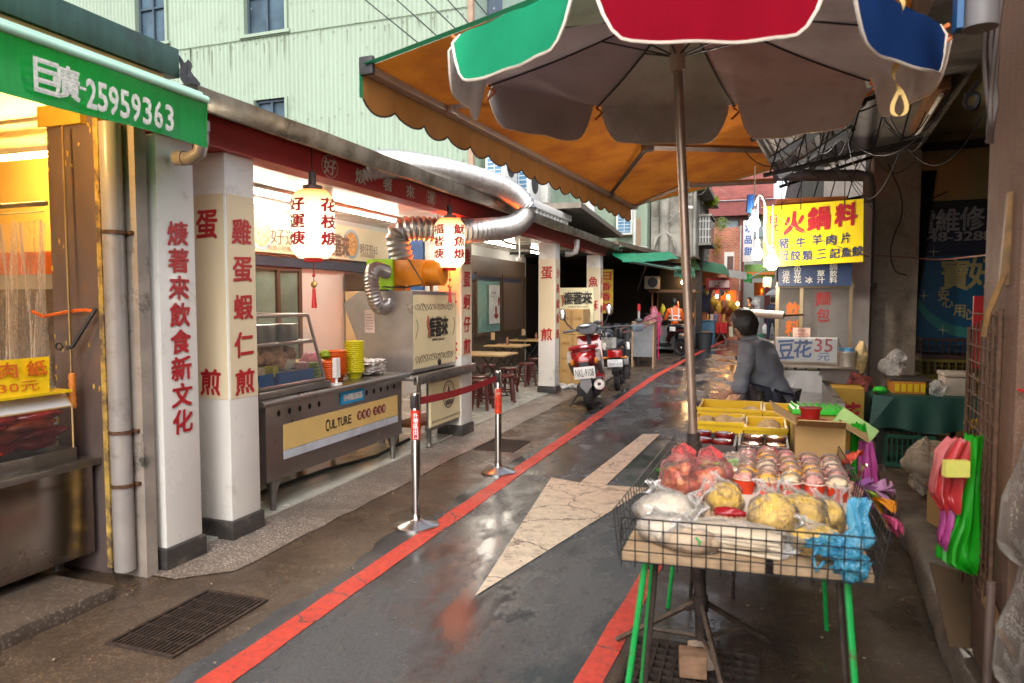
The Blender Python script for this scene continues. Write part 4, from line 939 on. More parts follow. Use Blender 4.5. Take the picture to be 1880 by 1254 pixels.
for px, py0, py1 in ((917, 260, 330), (962, 290, 360), (986, 310, 365), (1075, 372, 392), (1120, 385, 420)):
    c = at(px, py1, x=-4.8); d = at(px, py0, x=-4.8); b = MB(); b.b(c.x - .1, c.x + .25, c.y, c.y + .25, c.z - .1, d.z + .1, .03)
    tag(b.build('duct_cover', M('grey_white_cover', (.6, .6, .56), .5, 0, .15, 4, dirt=(.3, .27, .22), ds=4), None), {917: 'white pipe cover between the first two outdoor units', 962: 'white pipe cover right of the second outdoor unit', 986: 'pale wall box below the orange awning scallops', 1075: 'pale wall box under the awning near its far corner', 1120: 'pale wall box just under the awning tip'}[px], 'wall box')
wb = thing('roof_cover', 'white ribbed plastic cover on the shop roof behind the duct', 'roof cover', (-3.8, 11, 2.84))
b = MB(); b.b(-4.4, -3.4, 9.6, 13.0, 3.08, 3.2, .02); b.build('lid', white, wb); b = MB(); b.b(-4.3, -3.46, 9.75, 12.9, 2.84, 3.08)
for k in range(15): b.b(-3.46, -3.43, 9.85 + k * .21, 9.91 + k * .21, 2.84, 3.08)
b.build('ribbed_side', M('grey_white_rib', (.5, .5, .48), .5), wb, False)
wi = [((-13, 9, 7.9), (-1.0, 10.6, 4.6)), ((-12, 9.4, 8.4), (-.9, 10.9, 4.7)), ((-11.5, 10, 8.9), (-.8, 11.2, 4.9)), ((-10.8, 10.4, 9.3), (-.7, 11.5, 5.1)), ((-10, 11, 9.9), (-.5, 12, 5.6))]
for k, (p, q) in enumerate([(at(640, -25, y=9.5), at(800, 105, y=8)), (at(690, -35, y=9.5), at(840, 100, y=8)), (at(745, -35, y=9.5), at(870, 85, y=8)), (at(795, -30, y=9.5), at(890, 75, y=8)), (at(855, -20, y=9.5), at(905, 40, y=8))]):
    d = (q - p) * .6; b = MB(); b.tube([p - d * 1.5, q + d * .35], .009, 5)
    tag(b.build('overhead_cable', rope, None), 'thin black overhead cable crossing the mint wall above the orange awning', 'cable', 'cables crossing the mint wall')
# ---------------------------------------------------------------- right-hand arcade
arc = thing('arcade_building', 'old right-hand arcade with rough stone pillars and a deep concrete beam', 'building', tuple(rf(3, .6)))
gran = speckle('pinkish_granite_render', (.19, .105, .065), (.25, .145, .095), (.3, .19, .13), 160, .8, .1, .35, .5, (.13, .07, .045))
gran2 = M('stained_stone_pillar', (.36, .29, .23), .75, 0, .15, 30, .2, 70, dirt=(.09, .07, .055), ds=1.7, dl=(.5, .72))
def pbox(b, s0, s1, t0, t1, z0, z1, bev=0):
    return b.hexa([rf(s0, t0, z0), rf(s0, t1, z0), rf(s1, t1, z0), rf(s1, t0, z0), rf(s0, t0, z1), rf(s0, t1, z1), rf(s1, t1, z1), rf(s1, t0, z1)], bev)
b = MB(); pbox(b, 0, .55, .1, .75, .17, 3.6, .045); pa = b.build('pillar', gran, arc, True, .5)
b = MB(); b.tube([rf(-.012, .11 + .05 * k, 1.33 - .012 * k) for k in range(10)], .005, 5); b.build('red_string', redpaint, pa)
b = MB(); pbox(b, 5.5, 6.0, 0, .44, .17, 3.16, .03); pb_ = b.build('pillar', gran2, arc, True, .5)
beam = M('sooty_concrete_beam', (.17, .14, .11), .85, 0, .3, 4, .15, 30, dirt=(.03, .025, .02), ds=1.4, dl=(.45, .68))
b = MB(); pbox(b, .56, 7, 0, .42, 3.16, 3.9); b.build('beam', beam, arc, False)
crm = M('cream_ceiling_paint', (.5, .44, .24), .6, 0, .08, 1.5, dirt=(.35, .3, .16), ds=2)
b = MB(); pbox(b, -1, 7, .42, 4, 3.45, 3.55); b.build('ceiling', crm, arc, False)
b = MB(); pbox(b, 6.35, 6.5, .44, 4, 2.72, 3.45); b.build('upper_wall', crm, arc, False)
b = MB(); pbox(b, 6.28, 6.5, .44, 4, 3.28, 3.36); pbox(b, 6.3, 6.5, .44, 4, 2.62, 2.72); b.build('cross_beam', dark, arc, False)
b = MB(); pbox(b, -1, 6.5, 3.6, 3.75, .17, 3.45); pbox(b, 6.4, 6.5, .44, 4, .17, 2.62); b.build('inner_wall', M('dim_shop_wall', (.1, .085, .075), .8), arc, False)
b = MB(); b.b(1.1, 6, -4, 2.7, 3.0, 3.6); b.b(1.25, 6, -4, 2.3, .17, 3.0); b.build('near_wall', gran, arc, False)
sx, sy = rf(0, 1).to_2d() - rf(0, 0).to_2d(); SX = V((sx, sy, 0))
# repair-shop signs under the arcade
r1 = thing('repair_sign', 'dark navy repair sign with a phone number under the arcade', 'sign', tuple(rf(6.25, 1.2, 2.1)))
b = MB(); pbox(b, 6.2, 6.25, .46, 2.4, 2.12, 2.6); bd = b.build('board', M('navy_board', (.02, .025, .075), .45, 0, .1), r1, False)
def aw(px, py, s): # point on the plane at distance s along the arcade
    d = at(px, py, y=5) - V((0, 0, 1.63)); o = rf(s, 0) - V((0, 0, 1.63)); return V((0, 0, 1.63)) + d * (o.dot(RD) / d.dot(RD))
letters(bd, [('電', aw(1698, 408, 6.19), SX, Z, .2, .24), ('維', aw(1740, 405, 6.19), SX, Z, .22, .25), ('修', aw(1785, 401, 6.19), SX, Z, .22, .25), ('648-3288', aw(1754, 434, 6.19), SX, Z, .68, .1, .01)], M('dim_white_ink', (.45, .45, .52), .5))
r2 = thing('blue_shop_sign', 'large blue shop panel with gold lettering and four-point stars under the arcade', 'sign', tuple(rf(6.2, 1.2, 1.2)))
b = MB(); pbox(b, 6.17, 6.2, .46, 2.4, 1.05, 2.11); bd = b.build('board', M('blue_panel', (.012, .12, .26), .4, 0, .1, 2), r2, False)
goldi = M('gold_ink', (.6, .5, .22), .5); yel2 = M('lime_yellow_ink', (.55, .5, .05), .5)
letters(bd, [('寶', aw(1753, 504, 6.165), SX, Z, .26, .33), ('好', aw(1806, 500, 6.165), SX, Z, .28, .33), ('安', aw(1732, 542, 6.165), SX, Z, .1, .12), ('心', aw(1740, 556, 6.165), SX, Z, .1, .1), ('用', aw(1761, 570, 6.165), SX, Z, .11, .12), ('心', aw(1779, 577, 6.165), SX, Z, .11, .11)], goldi)
b = MB(); c = aw(1800, 510, 6.168)
P = [V(c) + SX * .62 * math.cos(a) + Z * .55 * math.sin(a) for a in [PI * .97 + k * PI * .7 / 24 for k in range(25)]]; Q = [V(c) + SX * (.62 + .06 * math.sin(k * PI / 24)) * math.cos(PI * .97 + k * PI * .7 / 24) + Z * (.55 + .12 * math.sin(k * PI / 24)) * math.sin(PI * .97 + k * PI * .7 / 24) for k in range(25)]
for k in range(24): b.poly([P[k], P[k + 1], Q[k + 1], Q[k]])
b.build('arc', M('teal_arc', (.05, .3, .28), .5), bd, False)
b = MB()
for px, py in ((1714, 462), (1731, 606), (1696, 543)):
    c = aw(px, py, 6.166); b.poly([c + SX * (.06 if k % 4 == 0 else .05 if k % 4 == 2 else .008) * math.cos(k * PI / 4) + Z * (.075 if k % 4 == 2 else .05 if k % 2 == 0 else .008) * math.sin(k * PI / 4) for k in range(8)])
b.build('star', M('pale_star', (.55, .6, .35), .5), bd, False)
# dark poles leaning on the pillar
b = MB()
for k in range(4):
    p, q = aw(1610 + 11 * k, 815, 5.75), aw(1697 + 6 * k, 312, 5.95); q.z = min(q.z, 3.0); b.tube([p, q], .028, 4)
tag(b.build('dark_poles', M('black_pole', (.012, .012, .012), .5), None), 'bundle of black poles leaning against the farther stone pillar', 'poles')
# fluorescent tube under the beam
fl = thing('beam_lamp', 'unlit strip lamp in a brown wooden batten under the arcade beam', 'lamp', tuple(rf(3.4, .22, 3.05)))
b = MB(); pbox(b, 2.9, 4.3, .2, .3, 3.08, 3.16); b.build('batten', M('brown_batten', (.22, .1, .04), .6), fl, False); b = MB(); b.tube([rf(2.95, .25, 3.05), rf(4.25, .25, 3.05)], .016, 8); b.build('tube', M('pale_tube', (.7, .68, .6), .3), fl)
# downpipe with overhead pipe
b = MB(); p = [aw(1420, 322, 5.3), aw(1575, 322, 5.3), aw(1594, 326, 5.3), aw(1596, 345, 5.3), rf(5.3, -.06, .1)]; b.tube(p, .06, 14)
b.tube([aw(1596, 520, 5.3), aw(1596, 528, 5.3)], .068, 14); tag(b.build('downpipe', M('dark_pipe', (.17, .155, .15), .5, 0, .2, 4), None), 'thick dark downpipe in front of the farther stone pillar', 'pipe')
b = MB(); pbox(b, 5.2, 6.4, -.55, -.02, 1.0, 2.6); tag(b.build('grey_column', M('pale_grey_column', (.4, .38, .38), .7, 0, .1), None, False), 'pale grey wall stub behind the drinks cart, left of the downpipe', 'wall')
# overhead clutter: trusses, brackets, tangled wires and a white corrugated roof
cr_ = thing('lean_to_roof', 'white corrugated lean-to roof on dark trusses above the yellow sign', 'roof', (.6, 6, 2.7))
b = MB(); n = 40
b.grid(lambda u, v: V((-.15 + 1.2 * u + .3 * v, 5.6 + 2.9 * v, 2.95 + .35 * u + .02 * math.sin(u * n * 2 * PI / 6))), 120, 3); b.build('sheet', M('grimy_white_sheet', (.3, .28, .27), .6, 0, .15, 2, dirt=(.1, .08, .07), ds=2), cr_, True, 1.5)
b = MB()
def bar(a, c, w=.017): b.tube([a, c], w, 4)
for v in (.12, 1):
    y = 5.6 + 2.9 * v; x0 = -.15 + .3 * v; z = 2.9
    bar((x0, y, z - .02), (x0 + 1.2, y, z + .33)); bar((x0 + .1, y, z - .3), (x0 + 1.2, y, z - .1))
    for k in range(6): bar((x0 + .15 + k * .18, y, z - .28 + k * .03), (x0 + .24 + k * .18, y, z + .05 + k * .05), .006)
for k in range(3): bar((-.1 + .5 * k, 5.55, 2.9 + .15 * k), (.25 + .5 * k, 8.6, 2.9 + .15 * k), .018)
for p, q in ((at(1418, 292, y=6.3), at(1585, 188, y=5.6)), (at(1432, 322, y=6.6), at(1565, 236, y=6.0))): b.tube([p, q], .035, 4)
b.build('truss', M('black_truss', (.022, .02, .02), .6, .2), cr_, False)
q = random.Random(11); b = MB()
for k in range(22):
    p = V((q.uniform(.2, 1.0), q.uniform(4.6, 6.5), q.uniform(2.75, 3.1))); pts = [p]
    e_ = p + V((q.uniform(-.5, .5), q.uniform(-.9, .9), q.uniform(-.1, .15))); sg = q.uniform(.05, .3)
    b.tube([p + (e_ - p) * t / 10 - Z * sg * 4 * (t / 10) * (1 - t / 10) for t in range(11)], q.uniform(.003, .006), 4)
tag(b.build('tangled_wires', rope, None), 'tangle of black wires and dirt over the yellow sign', 'wires')
b = MB()
for k in range(9): b.tube([(q.uniform(.0, .9), q.uniform(6, 7), 3.0), (q.uniform(.0, .9), q.uniform(6, 7), q.uniform(2.3, 2.7))], .003, 3)
tag(b.build('hanging_strings', rope, None), 'thin strings dangling from the lean-to roof', 'strings')
def wire(pts, label, r=.006, name='cable', mat=None):
    P = [V(p) for p in pts]; out = [P[0]]
    for k in range(2):
        Q = [P[0]]
        for a, c in zip(P, P[1:]): Q += [a * .75 + c * .25, a * .25 + c * .75]
        P = Q + [P[-1]]
    b = MB(); b.tube(P, r, 5); return tag(b.build(name, mat or rope, None), label, 'cable')
wire([aw(1630, 300, 5.45), aw(1665, 380, 5.45), aw(1632, 450, 5.45), aw(1640, 500, 5.45), aw(1665, 505, 5.45)], 'thin black cable curling down the face of the farther pillar')
wire([aw(1585, 470, 5.2), aw(1640, 470, 5.2), aw(1720, 478, 5.2), aw(1815, 468, 2.0)], 'brown and blue cord stretched from the yellow sign past the pillar', .007, 'cord', M('brown_cord', (.2, .08, .05), .6))
wire([at(1398, 380, y=6.4), at(1470, 425, y=6.4), at(1560, 462, y=6.6), at(1600, 470, y=6.9)], 'pale string across the face of the yellow sign', .004, 'string', M('pale_string', (.7, .6, .4), .6))
wire([aw(1640, 372, 5.6), aw(1700, 370, 5.6), aw(1740, 352, 5.6)], 'short black cord tying the leaning poles to the pillar', .008)
for k in range(5): wire([aw(1815 + 6 * k, 0, -.04), aw(1806 + (13 * k) % 31, 90, -.04 - .01 * k), aw(1812 + (7 * k) % 22, 180, -.03), aw(1824 - (5 * k) % 14, 240 - 6 * k, -.04 - .008 * k), aw(1812 + 2 * k, 262, -.02)], 'brown cable in the thick bundle hanging down the nearer pillar', .008, 'bundled_cable', M('brown_cable', (.07, .045, .035), .6))['group'] = 'cables bundled on the nearer pillar'
wire([aw(1795, 150, 1.5), aw(1765, 190, 1.5), aw(1790, 205, 1.5), aw(1800, 170, 1.5), aw(1770, 175, 1.5)], 'looped brown cable hanging before the cream arcade wall', .012)
b = MB(); c = aw(1800, 40, -.2); b.tube([c + Z * .3, c - Z * .02], .05, 16); b.m(1).b(c.x - .07, c.x - .052, c.y - .03, c.y + .03, c.z - .02, c.z + .3); tag(b.build('conduit_stub', [M('dark_pipe', (.17, .155, .15), .5, 0, .2, 4), M('blue_tape', (.02, .1, .24), .5)], None), 'dark pipe stub with a blue strip at the top of the nearer pillar', 'pipe')
# yellow hot-pot sign
ys = thing('yellow_sign', 'large yellow hanging sign with red and navy hot-pot lettering', 'sign', (.42, 7, 1.95))
b = MB(); b.hexa([(.0, 7, 1.93), (.835, 7, 1.965), (.835, 7.03, 1.965), (.0, 7.03, 1.93), (-.01, 7, 2.485), (.825, 7, 2.52), (.825, 7.03, 2.52), (-.01, 7.03, 2.485)]); bd = b.build('board', M('bright_yellow_board', (.9, .66, .005), .35, 0, .03, 2), ys, False)
b = MB(); b.b(.1, .7, 7.06, 7.1, 2.45, 2.56); b.build('orange_backing', M('orange_tarp', (.5, .13, .02), .6, trl=.3), ys, False)
P7 = lambda px, py: at(px, py, y=6.996)
rX = V((1, 0, .04))
letters(bd, [('火', P7(1458, 409), rX, Z, .17, .19, .04), ('鍋', P7(1503, 401), rX, Z, .18, .2, .04), ('料', P7(1553, 394), rX, Z, .17, .19, .04), ('日', P7(1420, 403), rX, Z, .06, .07, .03), ('式', P7(1421, 419), rX, Z, .07, .07, .03)], redink, brush=.15)
letters(bd, [(ch, P7(px, py), rX, Z, w_, h_, .025) for ch, px, py, w_, h_ in (('豬', 1439, 447, .085, .1), ('·', 1455, 450, .012, .012), ('牛', 1470, 445, .08, .09), ('·', 1484, 448, .012, .012), ('羊', 1500, 440, .08, .09), ('肉', 1526, 440, .08, .09), ('片', 1552, 437, .07, .09), ('冠', 1439, 470, .075, .09), ('餃', 1460, 469, .085, .09), ('類', 1482, 469, .085, .09), ('·', 1494, 473, .012, .012), ('三', 1508, 466, .075, .08), ('記', 1532, 465, .08, .085), ('魚', 1553, 463, .075, .085), ('餃', 1574, 461, .085, .085))], navy, brush=.12)
b = MB()
for px in (1435, 1470, 1550): b.tube([P7(px, 385), P7(px, 385) + Z * .5], .004, 4)
b.build('hanger', rope, ys)
# bare bulbs hanging left of the sign
def bulb(px, py, y, col, s, r, label, cool):
    c = at(px, py, y=y); t = thing('bare_bulb', label, 'lamp', tuple(c - Z * r * 1.3), 'bare bulbs by the yellow sign')
    b = MB(); b.lathe([(0, -r), (r * .6, -r * .85), (r, 0), (r * .8, r * .7), (r * .4, r * 1.4), (0, r * 1.5)], c, 16); b.build('globe', E('bulb_' + cool, col, s), t)
    b = MB(); b.lathe([(0, r * 1.4), (r * .42, r * 1.4), (r * .45, r * 2.6), (r * .2, r * 2.9), (0, r * 2.9)], c, 12); b.tube([c + Z * r * 2.8, c + Z * .5], .006, 5); b.build('socket', white, t)
bulb(1384, 413, 6.5, (.9, .95, 1), 75, .052, 'cool white bulb hanging highest, left of the yellow sign', 'cool'); bulb(1390, 468, 6.6, (1, .7, .36), 40, .048, 'warm white bulb hanging at middle height, left of the yellow sign', 'warm'); bulb(1417, 484, 6.5, (1, .9, .74), 90, .055, 'brightest bulb hanging lowest, at the lower left corner of the yellow sign', 'bright')
wire([at(1384, 380, y=6.5), at(1395, 350, y=6.4), at(1408, 380, y=6.5), at(1402, 430, y=6.6), at(1412, 460, y=6.6)], 'pale looping cord feeding the bare bulbs', .01, 'cord', M('pale_string', (.7, .6, .4), .6))
b = MB(); b.tube([at(1380, 360, y=6.7), at(1380, 400, y=6.7)], .035, 10); b.m(1).tube([at(1380, 358, y=6.66), at(1378, 390, y=6.66)], .04, 8); tag(b.build('cable_bundle', [black, M('blue_tape_dark', (.02, .08, .25), .5)], None), 'dark cable bundle wrapped in blue tape above the cool bulb', 'cable')
b = MB(); b.b(*[.0, .07], 6.72, 6.73, 1.74, 1.83); tag(b.build('paper_note', M('tan_note', (.3, .2, .11), .7), None, False), 'small tan paper note hanging under the warm bulb', 'note')
# drinks and tofu-pudding cart
dc = thing('drinks_cart', 'steel-framed drinks cart with a glass cabinet under the yellow sign', 'food cart', (.45, 7.6, 0))
brs = M('brassy_frame', (.42, .32, .2), .35, .8, .15)
b = MB()
for x in (.14, .36, .8):
    b.b(x - .015, x + .015, 7.5, 7.53, 1.02, 1.8)
for x in (.13, .8):
    b.b(x, x + .02, 8.1, 8.12, 1.02, 1.8); b.b(x, x + .02, 7.53, 8.1, 1.78, 1.8)
b.b(.12, .83, 7.49, 7.52, 1.745, 1.775); b.b(.12, .83, 7.49, 7.53, 1.02, 1.05); b.build('frame', brs, dc, False)
b = MB(); b.poly([(.15, 7.515, 1.05), (.8, 7.515, 1.05), (.8, 7.515, 1.745), (.15, 7.515, 1.745)]); gl_ = b.build('glass', film('hazy_glass', (.9, .92, .92), .12, (.6, .6, .6), .2, .1, 6), dc, False)
letters(gl_, [('飲', at(1456, 568, y=7.505), X, Z, .13, .14, .03), ('料', at(1455, 602, y=7.505), X, Z, .13, .15, .03)], M('orange_ink', (.7, .16, .01), .5), brush=.1)
letters(gl_, [('麵', at(1511, 548, y=7.505), X, Z, .13, .13, .01), ('包', at(1511, 578, y=7.505), X, Z, .12, .13, .01)], redink, brush=.2)
b = MB(); b.b(.14, .82, 8.05, 8.1, 1.05, 1.75); b.b(.14, .82, 7.55, 8.05, 1.02, 1.05); b.build('cabinet_back', M('grimy_panel', (.28, .26, .24), .6, 0, .2, 4), dc, False)
b = MB(); b.b(.1, .85, 7.15, 8.1, .99, 1.02, .004); b.b(.1, .8, 7.45, 7.48, .55, .99); b.b(.1, .13, 7.15, 7.45, .55, .99); b.build('counter', M('scratched_steel', (.42, .37, .31), .4, .85, .2, 6, .05, 60, rv=.1), dc, False)
b = MB()
for x in (.2, .42, .62): b.b(x, x + .03, 7.43, 7.45, .6, .99)
b.build('stile', brs, dc, False)
b = MB()
for px in (1443, 1460, 1481, 1503): c = at(px, 676, y=7.448); b.poly([c + X * .014 * math.cos(k * PI / 6) + Z * .014 * math.sin(k * PI / 6) for k in range(12)])
b.build('vent_hole', M('hole_black', (.006, .006, .006), .9), dc, False)
b = MB(); b.hexa([(.12, 5.75, .70), (.56, 5.8, .70), (.58, 7.4, .70), (.13, 7.4, .70), (.12, 5.75, .74), (.56, 5.8, .74), (.58, 7.4, .74), (.13, 7.4, .74)]); b.b(.1, .13, 5.75, 7.4, .70, .82); b.b(.55, .6, 5.8, 7.4, .70, .85); b.b(.13, .55, 7.3, 7.42, .74, .95); b.build('steel_tray', steel, dc, False)
b = MB()
for x, y in ((.15, 5.8), (.55, 5.85), (.15, 7.9), (.78, 7.9)): b.b(x - .02, x + .02, y - .02, y + .02, 0, .7)
b.build('leg_frame', steel_d, dc, False)
for k, (x, z, r, c) in enumerate(((.2, 1.05, .05, (.5, .45, .4)), (.3, 1.05, .045, (.55, .3, .1)), (.45, 1.05, .06, (.55, .5, .45)), (.58, 1.05, .05, (.5, .48, .4)), (.7, 1.05, .05, (.3, .25, .2)))):
    b = MB(); b.lathe([(0, 0), (r, 0), (r, .13), (r * .6, .17), (r * .6, .2), (0, .2)], (x, 7.75, z), 12); tag(b.build('jar', M('cart_jar_%d' % k, c, .4), None), ('pale jar at the left of the glass cabinet', 'amber jar behind the 飲料 lettering', 'pale jar in the middle of the glass cabinet', 'cream jar behind the 麵包 lettering', 'brown jar at the right of the glass cabinet')[k], 'jar')
mbd = thing('drinks_menu', 'navy menu board with white drink names between the yellow sign and the glass cabinet', 'menu', (.46, 7.4, 1.76))
b = MB(); b.b(.14, .79, 7.4, 7.43, 1.76, 2.05); bd = b.build('board', M('navy_menu', (.03, .06, .17), .45, 0, .2, 3), mbd, False)
P4 = lambda px, py: at(px, py, y=7.396)
its = []
for px, t in ((1443, '涼花'), (1464, '水豆花'), (1485, '冰'), (1507, '草汁'), (1530, '調飲料')):
    for k, ch in enumerate(t[::-1]): its.append((ch, P4(px, 514 - 12 * k), X, Z, .065, .06, .02))
letters(bd, its, whiteink)
tf = thing('tofu_sign', 'white price board reading 豆花 35元 in blue and red, wrapped in clear film', 'sign', (.4, 7.0, 1.05))
b = MB(); b.b(.125, .645, 7.0, 7.015, 1.06, 1.285); bd = b.build('board', whiteboard, tf, False)
P0 = lambda px, py: at(px, py, y=6.998)
letters(bd, [('豆', P0(1443, 641), X, Z, .14, .17, .02), ('花', P0(1474, 640), X, Z, .15, .16, .02), ('元', P0(1512, 655), X, Z, .1, .07, 0)], M('brush_blue', (.03, .12, .42), .5), brush=.15)
letters(bd, [('35', P0(1512, 634), X, Z, .15, .12, .01)], M('price_red', (.55, .05, .07), .5))
b = MB(); b.b(.12, .65, 6.985, 6.99, 1.05, 1.29); b.build('film', clear, tf, False)
b = MB(); b.b(.27, .42, 7.05, 7.055, 1.28, 1.37); o = tag(b.build('price_note', M('pink_note', (.7, .5, .42), .7), None, False), 'pink handwritten note standing above the tofu price board', 'note'); letters(o, [('豆花', (.345, 7.048, 1.345), X, Z, .07, .025, 0), ('一碗35元', (.345, 7.048, 1.31), X, Z, .12, .02, 0), ('外帶加冰', (.345, 7.048, 1.288), X, Z, .12, .015, 0)], redink)
b = MB(); b.lathe([(0, 0), (.07, 0), (.08, .12), (.085, .125), (.085, .14), (0, .14)], (.73, 7.1, 1.02), 16); b.m(1).lathe([(0, .14), (.07, .14), (.07, .17), (0, .175)], (.73, 7.1, 1.02), 16); tag(b.build('food_tub', [M('tub_clear', (.55, .5, .45), .3), M('blue_lid', (.12, .35, .6), .4)], None), 'plastic tub with a blue lid beside the tofu price board', 'tub')
b = MB(); b.blob((.86, 7.15, 1.1), (.05, .05, .14), 3, .35, 3); tag(b.build('straw_bundle', M('straw_tan', (.6, .45, .22), .7, 0, .3, 30), None), 'pale straw bundle at the right end of the drinks cart', 'bundle')
b = MB(); b.tube([(.08, 7.1, 1.08), (.08, 7.1, 1.2)], .045, 10); b.m(1).tube([(.08, 7.1, 1.2), (.08, 7.1, 1.24)], .03, 10); tag(b.build('water_bottle', [film('blue_film', (.7, .85, 1), .4, (.05, .3, .6), .2), white], None), 'small blue bottle at the left end of the tofu counter', 'bottle')
rl_ = thing('film_roll', 'long pale roll of plastic film held out over the lane', 'roll', (.05, 6.5, 1.5))
b = MB(); p, q_ = at(1380, 575, y=6.5), at(1439, 579, y=6.45); b.tube([p, q_], .034, 18); b.build('roll', M('pinkish_film_roll', (.75, .6, .5), .35), rl_); b = MB(); d = (q_ - p).normalized(); b.tube([q_, q_ + d * .004], .022, 12); b.tube([q_, q_ + d * .2 + V((0, .9, 0))], .01, 6); b.build('core', M('brown_core', (.2, .1, .05), .7), rl_)
b = MB(); b.b(.6, .86, 6.85, 7.2, .3, .85, .004); bx = tag(b.build('yellow_carton', M('yellow_carton', (.5, .3, .04), .7, 0, .1), None, False), 'dull yellow carton with red brush writing by the downpipe', 'box'); letters(bx, [('花', (.74, 6.845, .62), X, Z, .18, .2, .03)], redink, brush=.15)
b = MB(); b.ob((.72, 7.3, .93), (.35, .02, .22), Matrix.Rotation(.5, 3, 'Y')); b.m(1).ob((.86, 7.25, .87), (.18, .02, .14), Matrix.Rotation(.3, 3, 'Y')); tag(b.build('flattened_carton', [M('grey_card', (.42, .36, .34), .8), M('red_white_card', (.5, .12, .1), .7, 0, .8, 18)], None, False), 'flattened grey and red cartons propped under the drinks counter', 'box')
# green table and crates in the arcade
tbv = thing('stall_table', 'table under a dark green cloth in the arcade between the pillars', 'table', (1.3, 7.1, .17))
b = MB(); b.b(.95, 1.75, 6.9, 7.6, .76, .79); b.build('tabletop', woodd, tbv, False)
grc = M('dark_green_cloth', (.025, .1, .075), .5, 0, .15, 4)
b = MB(); b.grid(lambda u, v: V((.93 + .84 * u, 6.88 - .015 * math.sin(u * 22) * v, .795 - .3 * v + .02 * math.sin(u * 9) * v)), 40, 4); b.grid(lambda u, v: V((.93 + .84 * u, 6.88 + .74 * v, .797)), 4, 4); b.grid(lambda u, v: V((.93 - .04 * v, 6.88 + .74 * u, .795 - .28 * v * (1 - .5 * u))), 10, 4); b.poly([(.93, 6.87, .79), (.9, 6.85, .5), (.98, 6.84, .62), (1.1, 6.87, .79)]); b.build('cloth', grc, tbv)
b = MB()
for x in (1.0, 1.7):
    for y in (6.95, 7.55): b.b(x - .02, x + .02, y - .02, y + .02, .17, .76)
b.build('leg_frame', dark, tbv, False)
b = MB(); b.poly([(.94, 6.9, .8), (.92, 6.9, .66), (.98, 7.05, .8), (.95, 7.15, .92)]); tag(b.build('orange_card', M('orange_card', (.6, .2, .03), .7), None, False), 'orange card edge at the left corner of the green table', 'card')
def lattice_crate(x0, x1, y0, y1, z0, z1, mat, label, group=None, nx=9, nz=3):
    b = MB(); t = .012
    b.b(x0, x1, y0, y1, z0, z0 + t)
    for f in (0, 1):
        zz = z1 - .03 if f else z0 + t; hh = .03
        b.b(x0, x1, y0, y0 + t, zz, zz + hh); b.b(x0, x1, y1 - t, y1, zz, zz + hh); b.b(x0, x0 + t, y0 + t, y1 - t, zz, zz + hh); b.b(x1 - t, x1, y0 + t, y1 - t, zz, zz + hh)
    za, zb = z0 + t + .03, z1 - .03
    for k in range(nx + 1):
        x = x0 + (x1 - x0 - t) * k / nx
        for y in (y0, y1 - t): b.b(x, x + t, y, y + t, za, zb)
    ny = max(3, int(nx * (y1 - y0) / (x1 - x0)))
    for k in range(1, ny):
        y = y0 + (y1 - y0 - t) * k / ny
        for x in (x0, x1 - t): b.b(x, x + t, y, y + t, za, zb)
    for k in range(1, nz):
        z = za + (zb - za) * k / nz
        b.b(x0 + t, x1 - t, y0 + .003, y0 + t - .003, z, z + .008); b.b(x0 + .003, x0 + t - .003, y0 + t, y1 - t, z, z + .008); b.b(x1 - t + .003, x1 - .003, y0 + t, y1 - t, z, z + .008)
    return tag(b.build('crate', mat, None, False), label, 'crate', group)
lattice_crate(1.62, 2.2, 8.6, 9.0, 1.0, 1.22, M('brown_crate', (.07, .035, .03), .5), 'top dark brown lattice crate stacked under the blue shop panel', 'crates under the blue panel'); lattice_crate(1.62, 2.2, 8.6, 9.0, .79, .995, M('olive_crate', (.22, .17, .03), .5), 'olive yellow lattice crate in the middle of the arcade stack', 'crates under the blue panel'); lattice_crate(1.62, 2.2, 8.6, 9.0, .58, .785, M('mustard_crate', (.42, .28, .02), .5), 'mustard yellow lattice crate at the bottom of the arcade stack', 'crates under the blue panel')
b = MB(); b.b(1.66, 2.16, 8.65, 8.95, .17, .58); tag(b.build('carton', card, None, False), 'carton holding up the crate stack in the arcade', 'box')
lattice_crate(1.04, 1.42, 6.85, 7.2, .175, .46, M('green_lattice', (.015, .1, .06), .5), 'dark green lattice crate under the green-clothed table')
b = MB(); b.b(1.5, 1.72, 7.0, 7.25, .798, .96, .008); b.b(1.49, 1.73, 6.99, 7.26, .965, 1.0, .008); tag(b.build('foam_box', M('foam_white', (.62, .52, .42), .7), None), 'pale foam box on the green-clothed table', 'box')
b = MB(); b.b(1.08, 1.4, 7.0, 7.35, .91, .935, .005); b.m(1).b(1.1, 1.36, 7.0, 7.3, .8, .91, .004); b.m(2)
for k in range(5): b.b(1.12 + k * .05, 1.155 + k * .05, 6.995, 7.0, .82, .89)
b_ = tag(b.build('product_box', [M('dark_tray', (.06, .05, .04), .5), M('orange_box_print', (.6, .22, .03), .5), yellow], None, False), 'orange and yellow printed box under a dark tray on the green table', 'box')
b = MB(); b.blob((1.12, 7.2, 1.02), (.1, .1, .1), 1, .4, 3); b.blob((1.16, 7.2, 1.12), (.08, .06, .06), 4, .4, 3); tag(b.build('clear_bag', milky, None), 'crumpled clear bag on the dark tray of the green table', 'bag')
b = MB(); b.blob((1.44, 6.97, .86), (.06, .05, .07), 3, .4, 3); tag(b.build('clear_bag', milky, None), 'small clear bag beside the foam box', 'bag')
b = MB(); b.blob((1.0, 6.98, .83), (.06, .05, .03), 3, .4, 2); tag(b.build('green_net', M('neon_green', (.05, .6, .05), .5), None), 'neon green net at the left corner of the green table', 'net')
